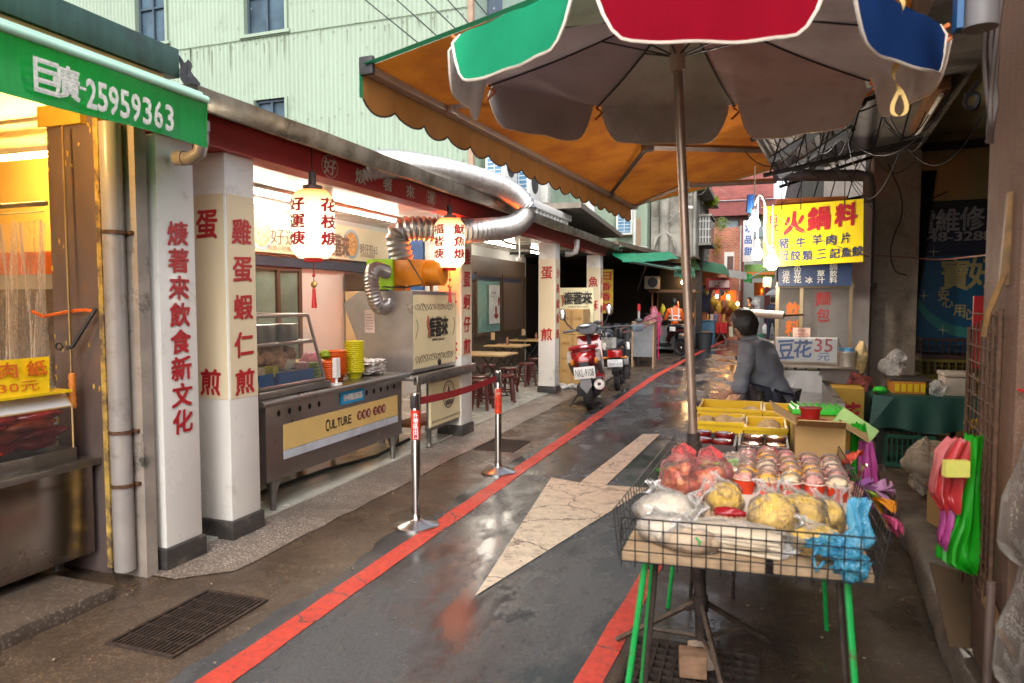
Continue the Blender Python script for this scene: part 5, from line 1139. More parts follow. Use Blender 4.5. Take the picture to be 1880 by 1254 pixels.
b = MB(); b.blob((1.22, 5.9, .42), (.2, .14, .16), 7, .35, 3); b.blob((1.12, 5.85, .4), (.08, .06, .2), 2, .4, 3); o = tag(b.build('film_bag', film('wrinkled_film', (1, 1, 1), .25, (.75, .65, .5), .15), None), 'wrinkled clear bag of folded cartons on the platform edge', 'bag')
b = MB(); b.ob((1.25, 5.95, .38), (.26, .2, .22), .4); b.ob((1.35, 5.9, .53), (.3, .16, .03), .2); tag(b.build('carton', card, None, False), 'brown carton wrapped in clear film on the platform edge', 'box')
b = MB(); b.ob((1.16, 5.0, .32), (.24, .22, .2), .3); b.ob((1.22, 5.0, .45), (.22, .2, .03), .5); tag(b.build('carton', card, None, False), 'small opened carton beside the red hanging bags', 'box')
b = MB(); b.tube([(1.4, 5.7, .62), (1.35, 5.6, .74), (1.4, 5.5, .82), (1.3, 5.45, .8)], .02, 8); tag(b.build('yellow_hook', yplastic, None), 'curly yellow plastic tube before the green table', 'tube')
# wire rack with bags on the nearer pillar
rk = thing('wire_rack', 'rusty wire grid rack standing on edge at the nearer pillar', 'rack', tuple(rf(.3, -.04, .5)))
b = MB()
def RK(s, z): return rf(.02 + s * .9, .062 + .02 * s, z)
for k in range(8): b.tube([RK(k * .095, .17 if k in (0, 7) else .52), RK(k * .095, 1.6 - k * .012)], .004 if k not in (0, 7) else .009, 5)
for k in range(17): b.tube([RK(0, .55 + k * .064), RK(.665, .55 + k * .064)], .0035, 4)
b.build('grid', rust, rk)
b = MB(); b.tube([RK(-.02, .17), RK(-.02, .66)], .014, 8); tag(b.build('rack_post', M('brown_post', (.13, .085, .065), .6), None), 'thin brown post at the foot of the wire rack', 'post')
lv = MB(); lv.hexa([rf(.1, .07, 1.68), rf(.1, .1, 1.68), rf(.13, .1, 1.68), rf(.13, .07, 1.68), rf(.1, .085, 2.0), rf(.1, .105, 2.0), rf(.13, .105, 2.0), rf(.13, .085, 2.0)]); lv.tube([rf(.1, .085, 1.72), rf(.1, .04, 1.58), rf(.1, .03, 1.5)], .01, 6); tag(lv.build('lever', M('rusty_yellow', (.2, .1, .025), .6, 0, .4, 12, dirt=(.07, .035, .015), ds=10), None, False), 'rusty yellow latch bar fixed to the nearer pillar above the rack', 'bar')
b = MB(); c = aw(1796, 610, 1.2); b.ob(c, (.05, .02, .35)); tag(b.build('red_board', redpaint, None, False), 'red plastic strip standing behind the wire rack', 'board')
def rag(name, top, pts, mat, label, seed, th=.03, w0=.03):
    """limp hanging bag: cross-sections from top knot down through pts (x, y, z, half-width)"""
    b = MB(); P = [(top[0], top[1], top[2], w0)] + pts; n = len(P) - 1
    def f(u, v):
        q = v * n; i = min(n - 1, int(q)); k = q - i; a, c = P[i], P[i + 1]; x, y, z, w = [a[j] + (c[j] - a[j]) * k for j in range(4)]
        an = u * 2 * PI; fold = 1 + .5 * math.sin(an * 4 + seed + v * 3) + .45 * math.sin(an * 9 + seed * 2 - v * 2) * v + .3 * noise.noise(V((an, v * 4, seed)))
        return V((x + math.cos(an) * w * (.8 + .2 * fold), y + math.sin(an) * th * fold * (.5 + v), z + .02 * noise.noise(V((an * 2, v * 3, seed)))))
    b.grid(f, 40, 22, True); return tag(b.build(name, mat, None), label, 'bag')
gfilm = M('vivid_green_film', (.015, .36, .012), .35, 0, .2, 4, .2, 14, trl=.25); rfilm = M('rose_red_film', (.6, .05, .05), .35, 0, .2, 4, .2, 14, trl=.25); pfilm = M('pink_film_opaque', (.7, .2, .2), .35, 0, .1, 4, .1, 14, trl=.35); mgf = M('magenta_film', (.6, .1, .35), .3, 0, .1, trl=.35)
A_ = lambda px, py, w: tuple(at(px, py, y=3.05)) + (w,)
rag('green_bag', A_(1788, 800, 0)[:3], [A_(1787, 850, .022), A_(1780, 900, .03), A_(1774, 960, .045), A_(1762, 1005, .07), A_(1758, 1028, .062), A_(1782, 1048, .01)], gfilm, 'long vivid green plastic bag hanging from the wire rack', 1)
rag('red_bag', A_(1768, 808, 0)[:3], [A_(1752, 840, .045), A_(1742, 880, .055), A_(1736, 910, .05), A_(1742, 935, .03)], rfilm, 'rose red plastic bag hanging beside the long green bag', 2)
rag('pink_bag', A_(1758, 805, 0)[:3], [A_(1738, 830, .04), A_(1724, 860, .02), A_(1716, 900, .02), A_(1722, 915, .008)], pfilm, 'pale pink plastic bag at the left of the hanging red bag', 3)
rag('magenta_bag', A_(1742, 930, 0)[:3], [A_(1738, 960, .022), A_(1732, 985, .02), A_(1728, 1000, .006)], mgf, 'small magenta bag tip under the hanging red bag', 4)
b = MB(); b.ob(at(1755, 860, y=2.98), (.085, .03, .06), .3); tag(b.build('yellow_packet', M('pale_yellow_packet', (.75, .7, .15), .4), None, False), 'small pale yellow packet tucked among the hanging bags', 'packet')
b = MB(); b.hexa([(.76, 3.3, .19), (1.0, 3.35, .19), (1.0, 3.37, .19), (.76, 3.32, .19), (.7, 3.4, .5), (.98, 3.45, .42), (.98, 3.47, .42), (.7, 3.42, .5)]); tag(b.build('cardboard_sheet', M('cardboard_dull', (.11, .065, .03), .85), None, False), 'brown cardboard sheet leaning behind the green hanging bag', 'card')
# clear bags at the extreme right edge of the pillar
for z, l in ((.98, 'large clear bag hung on the nearer pillar at shoulder height'), (.55, 'large clear bag hung low on the nearer pillar')):
    rag('clear_bag', (.86, 2.72, z + .3), [(.85, 2.7, z + .15, .05), (.84, 2.7, z, .085), (.84, 2.7, z - .15, .09), (.86, 2.7, z - .22, .04)], film('thin_grey_film', (.95, .93, .9), .08, (.6, .55, .5), .2, .5, 20), l, 5, .05)
b = MB(); b.tube([rf(.5, .085, .64), rf(.35, .08, .6), rf(.2, .085, .59), rf(.1, .075, .55), rf(0, .09, .5), rf(-.02, .13, .42)], [.012, .02, .014, .022, .016, .012], 8); tag(b.build('brown_rag', M('brown_rag', (.2, .1, .04), .8, 0, .3, 14), None), 'twisted brown rag tied round the foot of the nearer pillar', 'rag')
# ---------------------------------------------------------------- orange retractable awning
aw_ = thing('orange_awning', 'huge orange-brown retractable awning with a scalloped valance over the lane', 'awning', (-.3, 5, 2.5))
ofab = M('orange_awning_fabric', (.44, .14, .014), .7, 0, .16, 4, .05, 25, (1, .3, 1), dirt=(.28, .07, .012), ds=1.7, dl=(.42, .66), trl=.2, spec=.2)
A0, A1 = at(676, 122, z=2.90), at(1163, 378, z=2.90)
bd_ = (A1 - A0).normalized(); pr = V((bd_.y, -bd_.x, 0)); UPS = .24
LEN = 3.3
def awp(u, v):
    p = A0 + (A1 - A0) * u + pr * (LEN * v) + Z * (UPS * LEN * v - .1 * math.sin(PI * v) * (.6 + .4 * math.sin(PI * u)) + .012 * noise.noise(V((u * 5, v * 3, 1))))
    return p
b = MB(); b.grid(awp, 24, 12); b.build('canopy', ofab, aw_)
grn = M('green_awning_hem', (.02, .22, .09), .5, trl=.2)
b = MB()
for e, s in ((0, -1), (1, 1)):
    b.grid(lambda u, v, e=e, s=s: awp(e, u) + bd_ * s * (.002 + .05 * v) + Z * .001, 14, 1)
b.build('green_hem', grn, aw_)
b = MB(); n = 19
def vf(u, v):
    k = u * n; sc = .05 * abs(math.sin(PI * k)) ** .7
    p = A0 + (A1 - A0) * u; return p + Z * (-.03 - v * (.14 + sc)) + pr * (-.035 - .012 * math.sin(u * 60) * v + .012 * noise.noise(V((u * 16, v, 9))) * v)
b.grid(vf, n * 8, 4); b.m(1); b.grid(lambda u, v: vf(0, v) - bd_ * .035 * u, 2, 4)
vv = b.build('valance', [M('brown_orange_valance', (.34, .14, .03), .6, 0, .2, 5, .1, 30, (3, 1, .4), trl=.3), grn], aw_)
b = MB(); b.tube([vf(i / (n * 8), 1) for i in range(n * 8 + 1)], .006, 5); b.build('valance_piping', M('dark_piping', (.05, .02, .012), .6), vv)
alu = M('pinkish_aluminium', (.5, .43, .38), .4, .7, .08)
b = MB(); e = pr * -.01
b.ob((A0 + A1) / 2 + Z * .0, ((A1 - A0).length, .055, .075), math.atan2(bd_.y, bd_.x), .008); b.ob((A0 + A1) / 2 - pr * .04 - Z * .015, ((A1 - A0).length, .03, .045), math.atan2(bd_.y, bd_.x)); b.m(1).ob(A0 - bd_ * .012, (.03, .09, .1), math.atan2(bd_.y, bd_.x), .01); b.ob(A1 + bd_ * .012, (.03, .09, .1), math.atan2(bd_.y, bd_.x), .01)
b.build('front_bar', [alu, dark], aw_)
def arm(u0, elbow, mount, mat, w=.028):
    p = A0 + (A1 - A0) * u0 + pr * .03
    b = MB(); E_ = V(elbow); M_ = V(mount)
    b.tube([p, E_], w, 4); b.tube([E_, M_], w * 1.15, 4); b.ob(E_, (.1, .1, .09), .4, .012); b.ob(p, (.08, .07, .1), math.atan2(bd_.y, bd_.x), .01)
    b.build('arm', mat, aw_, False)
arm(.145, at(858, 184, z=2.94), at(1150, 150, z=3.25), alu)
arm(.80, at(1189, 269, z=2.98), at(1400, 275, z=3.1), M('brown_aluminium', (.16, .12, .1), .45, .5))
arm(.995, at(1258, 340, z=2.94), at(1425, 332, z=3.02), alu)
b = MB(); p0, p1_ = awp(0, 1), awp(1, 1); b.tube([p0, p1_], .045, 10); b.ob(p0 + (p1_ - p0) * .93 - Z * .05, (.1, .14, .22), .1); b.build('mount_tube', dark, aw_)
# ---------------------------------------------------------------- parasol
pz = thing('parasol', 'large octagonal parasol with red, green and blue valances over the stall', 'parasol', (-.225, 3.2, 0))
C0 = V((-.365, 3.22, 0)); RR, ZR, ZT, ROT = .985, 2.675, 2.93, math.radians(11.5)
cols = {'red': (.22, .002, .012), 'green': (.015, .25, .12), 'blue': (.008, .03, .11), 'grey': (.4, .36, .35)}
inner = M('grey_parasol_lining', (.82, .78, .79), .7, 0, .06, 3, .04, 60, (1, 1, 3), trl=.3, dirt=(.56, .5, .49), ds=2.4, dl=(.48, .75))
piping = M('pale_piping', (.72, .62, .52), .5)
TILT = Matrix.Rotation(math.radians(2.2), 3, 'Y') @ Matrix.Rotation(math.radians(2.6), 3, 'X')
def rim(k, r=RR, z=ZR):
    a = ROT + k * PI / 4 - PI / 2 - PI / 8; p = TILT @ V((r * math.cos(a), r * math.sin(a), z - 2.6)); return C0 + V((p.x, p.y, p.z + 2.6))
apex = rim(0, 0, ZT)
order = ['red', 'blue', 'grey', 'red', 'green', 'blue', 'grey', 'green']
def panel(k, inset=0.):
    A_, B2 = rim(k), rim(k + 1)
    def f(u, v):
        q = apex + (A_ + (B2 - A_) * u - apex) * v; sag = -.06 * math.sin(PI * v) * (.4 + .6 * math.sin(PI * u)); return q + Z * (sag + inset)
    return f
def valf(k, out):
    A_, B2 = rim(k), rim(k + 1); d = (B2 - A_).normalized(); o = (A_ + B2) / 2 - C0; o.z = 0; o.normalize()
    def f(u, v):
        w = .04 + .92 * u; e = min(u, 1 - u); dr = .205 * (1 - max(0, 1 - e / .16) ** 2.2 * .8)
        return A_ + (B2 - A_) * w - Z * (dr * v - .004 * math.sin(u * 17)) + o * (.03 * v + out + .012 * math.sin(u * 9 + k) * v)
    return f
for k in range(8):
    b = MB(); b.grid(panel(k, .004), 8, 10); b.grid(valf(k, .004), 24, 5); pm = b.build('canopy_panel', M('parasol_' + order[k], cols[order[k]], .85, 0, .22, 3, .04, 40, (1, 1, .4), trl=.2, spec=.06), pz)
    b = MB(); b.grid(panel(k, -.004), 8, 10); b.grid(valf(k, -.003), 24, 5); b.build('lining', inner, pm)
    b = MB(); f = valf(k, 0); b.tube([f(0, t / 5) for t in range(5)] + [f(i / 24, 1) for i in range(25)] + [f(1, 1 - t / 5) for t in range(1, 6)], .006, 5); b.build('piping', piping, pm)
ribm = M('dark_rib', (.05, .045, .045), .4, .6)
ptop = V((-.375, 3.2, 2.78)); pbot = V((-.222, 3.2, .03))
def pole(z): return pbot + (ptop - pbot) * ((z - .03) / 2.75)
for k in range(8):
    b = MB(); pf = panel(k, -.012); r_ = rim(k) - Z * .01; b.tube([pf(0, t / 10) for t in range(1, 11)], .0045, 5); b.tube([pole(2.68), pf(0, .38)], .004, 5); b.build('rib', ribm, pz)
    b = MB(); b.tube([r_, r_ + (r_ - C0 - Z * 2.6).normalized() * .02 + Z * .01], .01, 6)
    if k in (2, 3, 4, 5, 6): b.tube([r_ - Z * .01, r_ + V((.03, .01, -.03)), r_ + V((-.01, 0, -.07))], .007, 4)
    b.build('orange_tie', M('orange_tie', (.6, .16, .03), .6), pz)
b = MB(); b.tube([pole(.7), pole(2.75)], .02, 14); b.build('upper_pole', M('worn_grey_pole', (.36, .26, .2), .35, .7, .2, 12), pz)
b = MB(); b.tube([pole(2.62), pole(2.84)], .032, 14); b.build('hub', M('beige_hub', (.5, .4, .32), .5), pz)
b = MB(); b.tube([pole(2.64), pole(2.7)], .024, 12); b.build('runner', M('grey_runner', (.4, .38, .36), .5), pz)
b = MB(); b.tube([pole(.03), pole(1.04)], .028, 14); b.tube([pole(.93), pole(1.0)], .035, 12); b.tube([pole(.97) - X * .05, pole(.97) + X * .06], .008, 6); b.build('lower_pole', rustd, pz)
b = MB(); r5 = rim(6) - Z * .02; r5 = rim(2) * .55 + rim(1) * .45
b.grid(lambda u, v: r5 + V((.012 * math.sin(v * 14) + (u - .5) * .02 * math.cos(v * 9), (u - .5) * .012 * math.sin(v * 9), .03 - .33 * v)), 2, 30); b.grid(lambda u, v: r5 + V((.01 + .022 * math.sin(v * 2 * PI) + (u - .5) * .014, .004, -.28 - .09 * math.sin(v * PI))), 2, 24); b.build('strap', M('yellow_strap', (.6, .4, .13), .7), pz)
# tripod base of the parasol
hub = pole(.27); tm = M('rusty_flat_iron', (.11, .08, .06), .65, .5, .4, 20, .2, 60)
for p in ((-.62, 3.25, .02), (.06, 3.48, .02), (-.1, 2.85, .02)):
    b = MB(); p = V(p); b.tube([hub + Z * .02, p], .013, 4); b.tube([hub * .35 + p * .65, pole(.12)], .01, 4); b.build('foot', tm, pz)
b = MB(); b.tube([pole(.24), pole(.31)], .034, 10); b.tube([pole(.26), pole(.26) + V((-.06, -.03, -.01))], .012, 6); b.build('clamp', rustd, pz)
b = MB(); b.ob((-.255, 3.075, .06), (.115, .1, .1), .15, .008); tag(b.build('brick', M('rough_brick', (.3, .17, .1), .85, 0, .3, 20, .4, 50), None), 'rough brown brick weighing down the parasol foot', 'brick')
b = MB(); b.ob((-.225, 3.15, .06), (.1, .1, .1), .4, .015); tag(b.build('brick', M('pale_stone', (.45, .35, .26), .85, 0, .3, 20, .3, 50), None), 'pale broken stone behind the brown brick at the parasol foot', 'stone')
# ---------------------------------------------------------------- street stall in the foreground
sl0 = thing('street_stall', 'worn plywood stall table on green legs with a wire mesh fence round it', 'stall', (-.05, 3.0, 0))
BZ = .78
def brd(x0, x1, y0, y1, w=0):
    b = MB(); b.hexa([(x0, y0, BZ - .03), (x1, y0 + w, BZ - .03), (x1, y1, BZ - .03), (x0, y1, BZ - .03), (x0, y0, BZ), (x1, y0 + w, BZ), (x1, y1, BZ), (x0, y1, BZ)], .006); b.build('board', wood, sl0)
brd(-.435, .028, 2.335, 3.75, .03); brd(.05, .345, 2.375, 3.75, .025)
b = MB(); b.b(-.42, .33, 3.77, 5.1, BZ - .03, BZ); b.build('rear_board', M('dark_rear_board', (.2, .15, .1), .7, 0, .3, 6), sl0, False)
wire_m = M('black_fence_wire', (.018, .016, .016), .45, .3)
def fence(p, q, h, n, m, r=.0022, lean=V((0, 0, 0))):
    b = MB(); p, q = V(p), V(q)
    for k in range(n + 1): a = p + (q - p) * k / n; b.tube([a - Z * .02, a + Z * h + lean], r, 5)
    for k in range(m + 1): b.tube([p + (Z * h + lean) * k / m, q + (Z * h + lean) * k / m], r if k < m else r * 1.3, 5)
    b.build('wire_fence', wire_m, sl0)
fence((-.43, 2.32, .755), (.345, 2.372, .755), .15, 17, 4, lean=V((0, -.01, 0))); fence((-.44, 2.33, .775), (-.40, 3.75, .775), .15, 30, 4, .0018, V((-.02, 0, 0))); fence((.352, 2.38, .775), (.33, 3.7, .775), .15, 28, 4, .0018, V((.03, 0, 0)))
glm = M('chipped_green_paint', (.01, .3, .06), .4, 0, .2, 9, dirt=(.12, .06, .03), ds=14, dl=(.6, .68))
for p, q in (((-.36, 2.4, .75), (-.44, 2.28, 0)), ((.27, 2.43, .75), (.33, 2.3, 0)), ((-.36, 3.6, .75), (-.44, 3.72, 0)), ((.27, 3.6, .75), (.33, 3.72, 0)), ((-.36, 2.62, .75), (-.43, 2.75, 0))):
    b = MB(); b.tube([p, q], .011, 8); b.build('leg', glm, sl0)
for p, q in (((-.33, 2.45, .75), (-.38, 2.4, 0)), ((.25, 2.48, .75), (.31, 2.42, 0)), ((-.3, 3.7, .75), (-.34, 3.9, 0)), ((-.2, 4.9, .75), (-.2, 4.95, 0)), ((.25, 4.9, .75), (.25, 4.95, 0)), ((-.12, 3.9, .75), (-.12, 3.95, 0))):
    b = MB(); b.tube([p, q], .01, 8); b.build('leg', rustd, sl0)
# wrapped pale bags at the front
wf_ = film('thin_clear_film', (1, 1, 1), .02, (.95, .93, .9), .1, .75, 42)
dough = M('pale_dough', (.56, .41, .27), .5, 0, .2, 25, .2, 60); noodle = M('yellow_noodle', (.66, .43, .09), .45, 0, .16, 55, .8, 110, (1, 1, .35)); white_f = M('white_noodle', (.55, .47, .37), .45, 0, .2, 40, .5, 70)
def bagged(x, y, r, mat, label, seed, flat=True, rot=0, knot=None, group=None, name='food_bag'):
    z = BZ + r[2] * .8
    b = MB(); b.blob((x, y, z), r, seed, .13, 3, 1.3, -r[2] * .8 if flat else None, rot)
    if mat is noodle:
        for k in range(85):
            d = V((R.gauss(0, 1), R.gauss(0, 1), R.gauss(.4, 1))).normalized(); e = d.orthogonal().normalized(); e.rotate(Matrix.Rotation(R.uniform(0, 6.28), 3, d)); pts = []
            for j in range(9): a = (j - 4) * .2; q = d * math.cos(a) + e * math.sin(a) + d.cross(e) * (.12 * math.sin(j * 1.3 + k)); pts.append(V((x, y, z)) + V((q.x * r[0], q.y * r[1], max(q.z * r[2], -r[2] * .75))) * (1 + .03 * math.sin(j + k)))
            b.tube(pts, .0024, 4)
    o = tag(b.build(name, mat, None), label, 'bag of food', group)
    b = MB(); b.blob((x, y, z), (r[0] * 1.06, r[1] * 1.06, r[2] * 1.07), seed + 4, .2, 4, 2.0, -r[2] * .8, rot)
    if knot: b.tube([(x + knot[0] * .7, y + knot[1] * .7, z + r[2] * .8), (x + knot[0], y + knot[1], z + r[2] + .02), (x + knot[0] * 1.2, y + knot[1] * 1.2, z + r[2] + .05)], [.03, .012, .03], 8)
    a_ = V((x - r[0] * .25, y + r[1] * .1, z + r[2] * .8)); b.grid(lambda u, v: a_ + V((-.035 * v + math.cos(u * 2 * PI) * r[0] * (.55 - 1.1 * v + .75 * v * v) * (1 + .3 * math.sin(u * 31)), .01 * v + math.sin(u * 2 * PI) * r[1] * (.5 - v + .7 * v * v) * (1 + .3 * math.sin(u * 37)), r[2] * (.15 + .55 * v) + .006 * math.sin(u * 23))), 48, 8, True)
    b.build('film', wf_, o); return o
bagged(-.3, 2.5, (.105, .085, .05), white_f, 'milky bag of white dough balls at the left front corner of the stall', 1, knot=(.1, .02))
bagged(-.31, 2.62, (.12, .09, .075), white_f, 'larger clear bag of white noodles behind the left front bag', 2, knot=(.12, 0))
o = bagged(-.215, 2.43, (.095, .06, .04), dough, 'flat bag of pale dough pieces with a green tie at the stall front', 3); b = MB(); b.tube([(-.19, 2.34, .855), (-.175, 2.33, .845), (-.18, 2.33, .835)], .004, 5); b.build('tie', M('green_tie', (.01, .3, .05), .5), o)
b = MB()
for k in range(5): b.ob((-.07 + R.uniform(-.005, .005), 2.49, BZ + .012 + k * .014), (.3, .13, .011), -.12 + R.uniform(-.02, .02), .003)
o = tag(b.build('noodle_sheets', M('cream_sheet', (.7, .58, .42), .5), None), 'stack of cream sheets in a long clear bag at the stall front', 'bag of food')
b = MB(); b.blob((-.05, 2.485, BZ + .045), (.2, .08, .052), 3, .22, 4, 2, -.044, -.12); b.build('film', wf_, o)
bagged(.055, 2.6, (.088, .08, .095), noodle, 'tall round bag of yellow noodles leaning left among three', 5, knot=(.0, .03)); bagged(.145, 2.7, (.09, .08, .085), noodle, 'round bag of yellow noodles in the middle behind the front one', 6); bagged(.235, 2.76, (.062, .06, .07), noodle, 'small knotted bag of yellow noodles below the red cups', 7, knot=(.04, .02)); bagged(.19, 2.51, (.085, .065, .055), noodle, 'low bag of yellow noodles beside the light blue bag', 8)
bagged(-.12, 2.85, (.066, .06, .075), noodle, 'upright bag of yellow noodles beside the parasol pole', 9)
b = MB()
for k in range(9): b.tube([(-.2 + k * .02, 2.64 + .03 * math.sin(k * 1.3), BZ + .03), (-.17 + k * .02, 2.72, BZ + .05), (-.15 + k * .02, 2.66, BZ + .045)], .014, 6)
o = tag(b.build('twisted_dough', dough, None), 'twisted pale dough sticks in a red-labelled clear packet', 'food'); b = MB(); b.blob((-.1, 2.69, BZ + .065), (.06, .025, .02), 3, .3, 3); b.build('label', M('glossy_dark_red', (.3, .01, .015), .2), o)
# light blue bag on the front right corner
blu = film('light_blue_film', (.55, .85, .97), .3, (.12, .5, .7), .2, .6, 26)
b = MB(); b.blob((.22, 2.40, BZ + .075), (.06, .032, .035), 3, .6, 4, 2.6); b.blob((.275, 2.39, BZ + .03), (.05, .03, .05), 7, .6, 4, 2.6); b.tube([(.195, 2.4, BZ + .09), (.165, 2.38, BZ + .04), (.175, 2.37, BZ + .0), (.2, 2.38, BZ + .03)], .007, 6)
b.grid(lambda u, v: V((.262 + .06 * v + .02 * math.sin(v * 5) + math.cos(u * 2 * PI) * (.04 - .045 * v + .028 * v * v) * (1 + .45 * math.sin(u * 25 + v * 4)) + .012 * noise.noise(V((u * 9, v * 5, 2))), 2.40 + .05 * v + math.sin(u * 2 * PI) * (.026 - .016 * v) * (1 + .45 * math.sin(u * 25 + 1)), BZ + .05 + .17 * v + .03 * math.sin(u * 13) * (1.2 - v))), 60, 16, True)
b.soft = True; tag(b.build('blue_bag', blu, None), 'crumpled light blue plastic bag knotted to the front right of the wire fence', 'bag')
# tray box with red dessert cups
tbx = thing('tray_box', 'shallow cardboard tray printed with a red round seal, holding red dessert cups', 'tray', (.13, 3.0, BZ))
cw = M('white_card', (.6, .48, .38), .75, 0, .08, 5)
b = MB(); x0, x1, y0, y1 = -.1, .33, 2.855, 3.36; z0, z1 = BZ + .001, BZ + .095
b.b(x0, x1, y0, y1, z0, z0 + .088); b.b(x0, x1, y0 - .008, y0, z0, z1); b.b(x0, x1, y1, y1 + .008, z0, z1); b.b(x0 - .008, x0, y0, y1, z0, z1); b.b(x1, x1 + .008, y0, y1, z0, z1); b.build('tray', cw, tbx, False)
letters(tbx, [('餅', (.2, 2.851, z0 + .05), X, Z, .06, .06, .03)], blackink); letters(tbx, [('生', (.27, 2.851, z0 + .05), X, Z, .028, .028, .03)], redink)
b = MB(); ring(b, (.27, 2.8505, z0 + .05), X, Z, .024, .028); b.build('seal_ring', redink, tbx, False)
b = MB(); b.b(-.08, -.02, 2.8505, 2.8515, z0 + .03, z0 + .07); b.build('print_mark', blackink, tbx, False)
cupr = M('red_paper_cup', (.62, .05, .015), .4, 0, .06); rimw = M('cup_rim', (.72, .55, .45), .4)
fill = [M('pink_filling', (.62, .28, .22), .5, 0, .5, 60, .4, 90), M('orange_yellow_filling', (.75, .38, .02), .45, 0, .35, 50, .5, 90), M('cream_filling', (.7, .55, .35), .5, 0, .2, 40)]
dome = film('dome_lid', (1, 1, 1), .0, (.9, .88, .86), .06, .1, 12)
proto = {}
def cup(x, y, z, f, label, group):
    if f not in proto:
        t = thing('dessert_cup', label, 'cup', (x, y, z), group); ks = []
        b = MB(); b.lathe([(0, 0), (.032, 0), (.04, .058), (.0, .055)], (x, y, z), 24); ks.append(b.build('cup', cupr, t))
        b = MB(); b.tube([(x + .041 * math.cos(k * PI / 12), y + .041 * math.sin(k * PI / 12), z + .059) for k in range(24)], .0028, 6, closed=True); ks.append(b.build('rim', rimw, t))
        b = MB(); b.blob((x, y, z + .062), (.036, .036, .018), f, .5, 3); ks.append(b.build('filling', fill[f], t))
        b = MB(); b.lathe([(.04, .06), (.039, .076), (.034, .086), (.024, .094), (.0, .096)], (x, y, z), 24); ks.append(b.build('lid', dome, t))
        KIDS[t.name] = ks; proto[f] = t
        for q in ks: KIDS[q.name] = []
    else:
        t = copy_tree(proto[f], (x, y, z), R.uniform(0, 6), label); t['group'] = group
fr_l = ['leftmost red dessert cup in the front row, with pink filling', 'second red dessert cup in the front row, with orange-yellow filling', 'middle red dessert cup in the front row, with cream filling', 'fourth red dessert cup in the front row, with pink filling', 'rightmost red dessert cup in the front row, with cream filling']
for i, (f, x) in enumerate(zip((0, 1, 2, 0, 2), (-.052, .032, .116, .2, .282))): cup(x, 2.9 + .006 * (i % 2), BZ + .0895, f, fr_l[i], 'red dessert cups')
rn = ('second', 'third', 'fourth', 'rearmost')
fn_ = ('pink', 'orange-yellow', 'cream')
pn_ = ('left end', 'left of the middle', 'middle', 'right of the middle', 'right end')
for j in range(1, 5):
    for i in range(5):
        f = [1, 0, 1, 0, 0, 0, 2, 0, 1, 0, 0, 0, 1, 0, 2, 0, 1, 0, 0, 0][(j - 1) * 5 + i]
        cup(-.05 + .083 * i + .01 * (j % 2) + R.uniform(-.007, .007), 2.9 + .1 * j + R.uniform(-.008, .008), BZ + .0895, f, 'red dessert cup with %s filling at the %s of the %s row' % (fn_[f], pn_[i], rn[j - 1]), 'red dessert cups')
# bags of red pickles, amber jar, noodles, pink cups
pick = M('chilli_pickle', (.42, .1, .04), .3, 0, .75, 45, .6, 60, coat=.4, dirt=(.6, .28, .12), ds=30, dl=(.5, .6)); redf = film('red_printed_film', (1, .9, .88), .05, (.85, .5, .48), .12, .6, 24)
for x, y, s, l in ((-.3, 3.0, 1, 'tall clear bag of red chilli pickle left of the parasol pole'), (-.19, 2.98, 2, 'clear bag of red chilli pickle right of the parasol pole')):
    b = MB(); b.blob((x, y, BZ + .08), (.08, .06, .085), s, .3, 3, 2, -.078); o = tag(b.build('pickle_bag', pick, None), l, 'bag of food')
    b = MB(); b.blob((x, y, BZ + .1), (.09, .068, .11), s + 3, .35, 4, 2, -.098); b.tube([(x - .01, y, BZ + .18), (x - .02, y + .01, BZ + .24)], [.05, .02], 8); b.build('film', redf, o)
    b = MB(); b.grid(lambda u, v: V((x - .05 + .1 * u, y + .02, BZ + .19 + .06 * v * (1 - abs(u - .5)))), 6, 4); b.build('header', M('red_dotted_film', (.55, .06, .06), .3, 0, .9, 120), o)
for k, (x, y, l) in enumerate(((-.22, 3.14, 'green lettuce leaves behind the chilli pickle'), (-.1, 3.18, 'green lettuce leaves beside the amber cup'), (-.37, 3.2, 'dark green leaves at the left wire fence'))):
    b = MB()
    for j in range(16): b.blob((x + R.uniform(-.05, .05), y + R.uniform(-.03, .03), BZ + .13 + R.uniform(-.02, .02) - .05 * (k == 2)), (.025, .022, .012), j, .5, 2, 2.5)
    tag(b.build('lettuce', M('lettuce_green', (.2, .42, .02), .45, 0, .4, 40) if k < 2 else M('dark_leaf', (.03, .12, .02), .5), None), l, 'vegetables')
amb = M('amber_pickle', (.5, .2, .01), .2, 0, .3, 30)
t = thing('amber_cup', 'clear cup of amber pickle standing on a dark red lid behind the noodles', 'cup', (-.1, 3.08, BZ)); b = MB(); b.lathe([(0, .075), (.04, .075), (.048, .14), (0, .145)], (-.1, 3.08, BZ), 20); b.build('contents', amb, t); b = MB(); b.lathe([(0, 0), (.05, 0), (.055, .06), (.062, .06), (.06, .075), (0, .076)], (-.1, 3.08, BZ), 20); b.build('base_tub', M('dark_red_tub', (.2, .03, .015), .2, 0, .3, 9), t); b = MB(); b.blob((-.1, 3.08, BZ + .16), (.058, .055, .05), 5, .3, 4, 2); b.build('film', wf_, t)
for k, (x, y, l) in enumerate(((-.35, 3.62, 'left packet of pale dried noodles behind the lettuce'), (-.24, 3.55, 'middle packet of pale dried noodles behind the lettuce'), (-.13, 3.5, 'right packet of pale dried noodles behind the lettuce'), (-.12, 3.36, 'lower packet of pale dried noodles before the row of three'))):
    b = MB(); b.ob((x, y, BZ + .045), (.1, .13, .08), R.uniform(-.2, .2), .025); o = tag(b.build('noodle_packet', M('dried_noodle', (.6, .44, .25), .6, 0, .35, 60, .5, 90), None), l, 'packet'); b = MB(); b.blob((x, y, BZ + .05), (.066, .08, .062), k + 2, .3, 4, 2.4, -.048); b.build('film', wf_, o)
